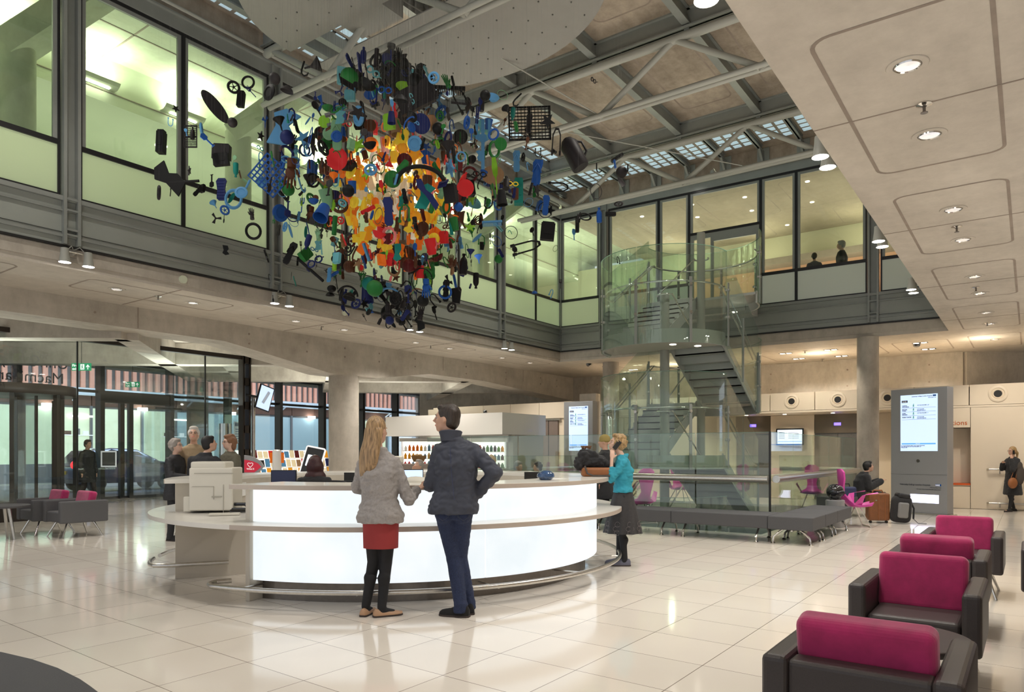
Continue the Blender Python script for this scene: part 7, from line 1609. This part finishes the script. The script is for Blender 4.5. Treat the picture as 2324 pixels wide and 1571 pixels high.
# labels for the smaller pieces: colour, kind, zone, then order along the sculpture
grp = {}
for o, k, c, p in PIECES:
    dx, dy, dz = p[0]-SCX, p[1]-SCY, p[2]-SCZ; rr = math.sqrt(dx*dx+dy*dy+(dz/1.1)**2)/1.92; a, b_ = zone(dx, dz, rr)
    if math.hypot(dx, dy) > 2.0: b_ = 'outer scatter'
    sz = 'small' if max(o.scale) < .17 else 'larger' if max(o.scale) > .25 else ''
    grp.setdefault((sz, c, k, a, b_), []).append((pxof(p[0], p[1]), o))
for (sz, c, k, a, b_), L_ in grp.items():
    L_.sort(key=lambda z: z[0])
    for i, (_, o) in enumerate(L_):
        s = ('%s %s %s' % (sz, c, k.replace('_', ' '))).strip()+', %s %s of the sculpture' % (a, b_)
        o['label'] = s+(', %s from the entrance' % ORD[i] if len(L_) > 1 else '')
# suspension plate
t = thing('suspension_disc', 'large round grey metal plate under the roof that carries the hanging sculpture', 'ceiling plate', (7.8, 7.85, 8.62))
for s in (-1, 1):
    P = []
    for k in range(41):
        a = R_(-90+180*k/40); x = .28+2.6*math.cos(a)*.92; y = 2.95*math.sin(a); P.append((8.35+s*(x if math.cos(a) > .02 else .28), 7.85+y))
    MB().prism(P, 8.62, 8.64).build('half_plate', 'disc_grey', t)
b = MB(); q2 = random.Random(5)
for i in range(14):
    for jx_ in range(14):
        x = 8.35+(i-6.5)*.42+.1*(jx_ % 2); y = 7.85+(jx_-6.5)*.42
        if abs(x-8.35) > .35 and ((x-8.35)/2.6)**2+((y-7.85)/2.8)**2 < 1: b.cyl((x, y, 8.605), (x, y, 8.621), .014, seg=6)
b.build('rivets', 'rivet', t)
for i, y in enumerate((6.7, 9.0)): MB().bb((8.1, y-.5, 8.66), (8.6, y+.5, 8.95)).build('winch_box', 'disc_grey', t)
for x, y in ((6.6, 6.6), (6.6, 9.2), (10.1, 6.6), (10.1, 9.2)): MB().cyl((x, y, 8.63), (x, y, 9.6), .012, seg=8).build('hanger_rod', 'steel_grey', t)
# ================================================================ camera, world
cd = bpy.data.cameras.new('camera'); cam = bpy.data.objects.new('camera', cd); COL.objects.link(cam)
cam.location = (0, 0, H); cam.rotation_euler = (PI/2, 0, TH-PI/2)
cd.sensor_width = 36; cd.sensor_fit = 'HORIZONTAL'; cd.lens = 36*FPX/2324; cd.shift_y = (HOR-785.5)/2324; cd.clip_end = 200; cd.clip_start = .05
SC.camera = cam
w = bpy.data.worlds.new('world'); SC.world = w; w.use_nodes = True; bg = w.node_tree.nodes['Background']; bg.inputs[0].default_value = (.93, .95, 1, 1); bg.inputs[1].default_value = .65
for (x, y, z, e) in ((5, 6, 8.0, 0),):
    pass
for x, y in ((3.0, 4.5), (6.5, 3.6), (10.5, 4.3), (14, 4.3), (3.5, 9.5), (9.5, 9.6), (14.5, 9.5)): light('SPOT', (x, y, 9.05), 330, (1, .95, .87), .12, (x, y, 0), 110)
for x in (2, 6, 10, 14, 18): light('AREA', (x, 17.8, 2.6), 70, (.97, 1, .93), 1.6, (x, 17.8, 5))  # unseen upward fills added to brighten the left ceiling
for x, y in ((22, 5), (22, 9.5), (21.5, 1), (16.5, 14.5), (19, 15)): light('POINT', (x, y, 3.9), 22, (1, .88, .7), .03)
for x, y in ((0, 2), (1, 7), (4, -2.5), (10, -2.5), (16, -2.5)): light('AREA', (x, y, .6), 60, (1, .94, .86), 2.2, (x, y, 5))  # unseen upward fills added near the floor for the surfaces above
light('POINT', (7.9, 7.9, 5.9), 12, (1, .92, .75), .04)  # point light added inside the sculpture to brighten its core
for x, y in ((4, 5), (4, 9.5), (10.5, 4), (10.5, 10), (14.7, 4), (14.7, 9.5)): light('AREA', (x, y, 5.2), 38, (1, .94, .84), 2.5, (x, y, 9))  # unseen upward fills added to brighten the roof and trusses
cy = SC.cycles
cy.max_bounces = 8; cy.transparent_max_bounces = 24; cy.diffuse_bounces = 3; cy.glossy_bounces = 3; cy.transmission_bounces = 4
cy.use_adaptive_sampling = True; cy.adaptive_threshold = .02; cy.use_denoising = True; cy.caustics_reflective = False; cy.caustics_refractive = False
cy.sample_clamp_indirect = 6; cy.sample_clamp_direct = 0
SC.view_settings.view_transform = 'Standard'; SC.view_settings.look = 'None'; SC.view_settings.exposure = 0.3; SC.view_settings.gamma = 1.0
# every repeated label gets its own ordering
seen = {}
for o in THINGS:
    try: seen.setdefault(o['label'], []).append(o)
    except ReferenceError: pass
for lb, L_ in seen.items():
    if len(L_) > 1: print('DUP', len(L_), lb)
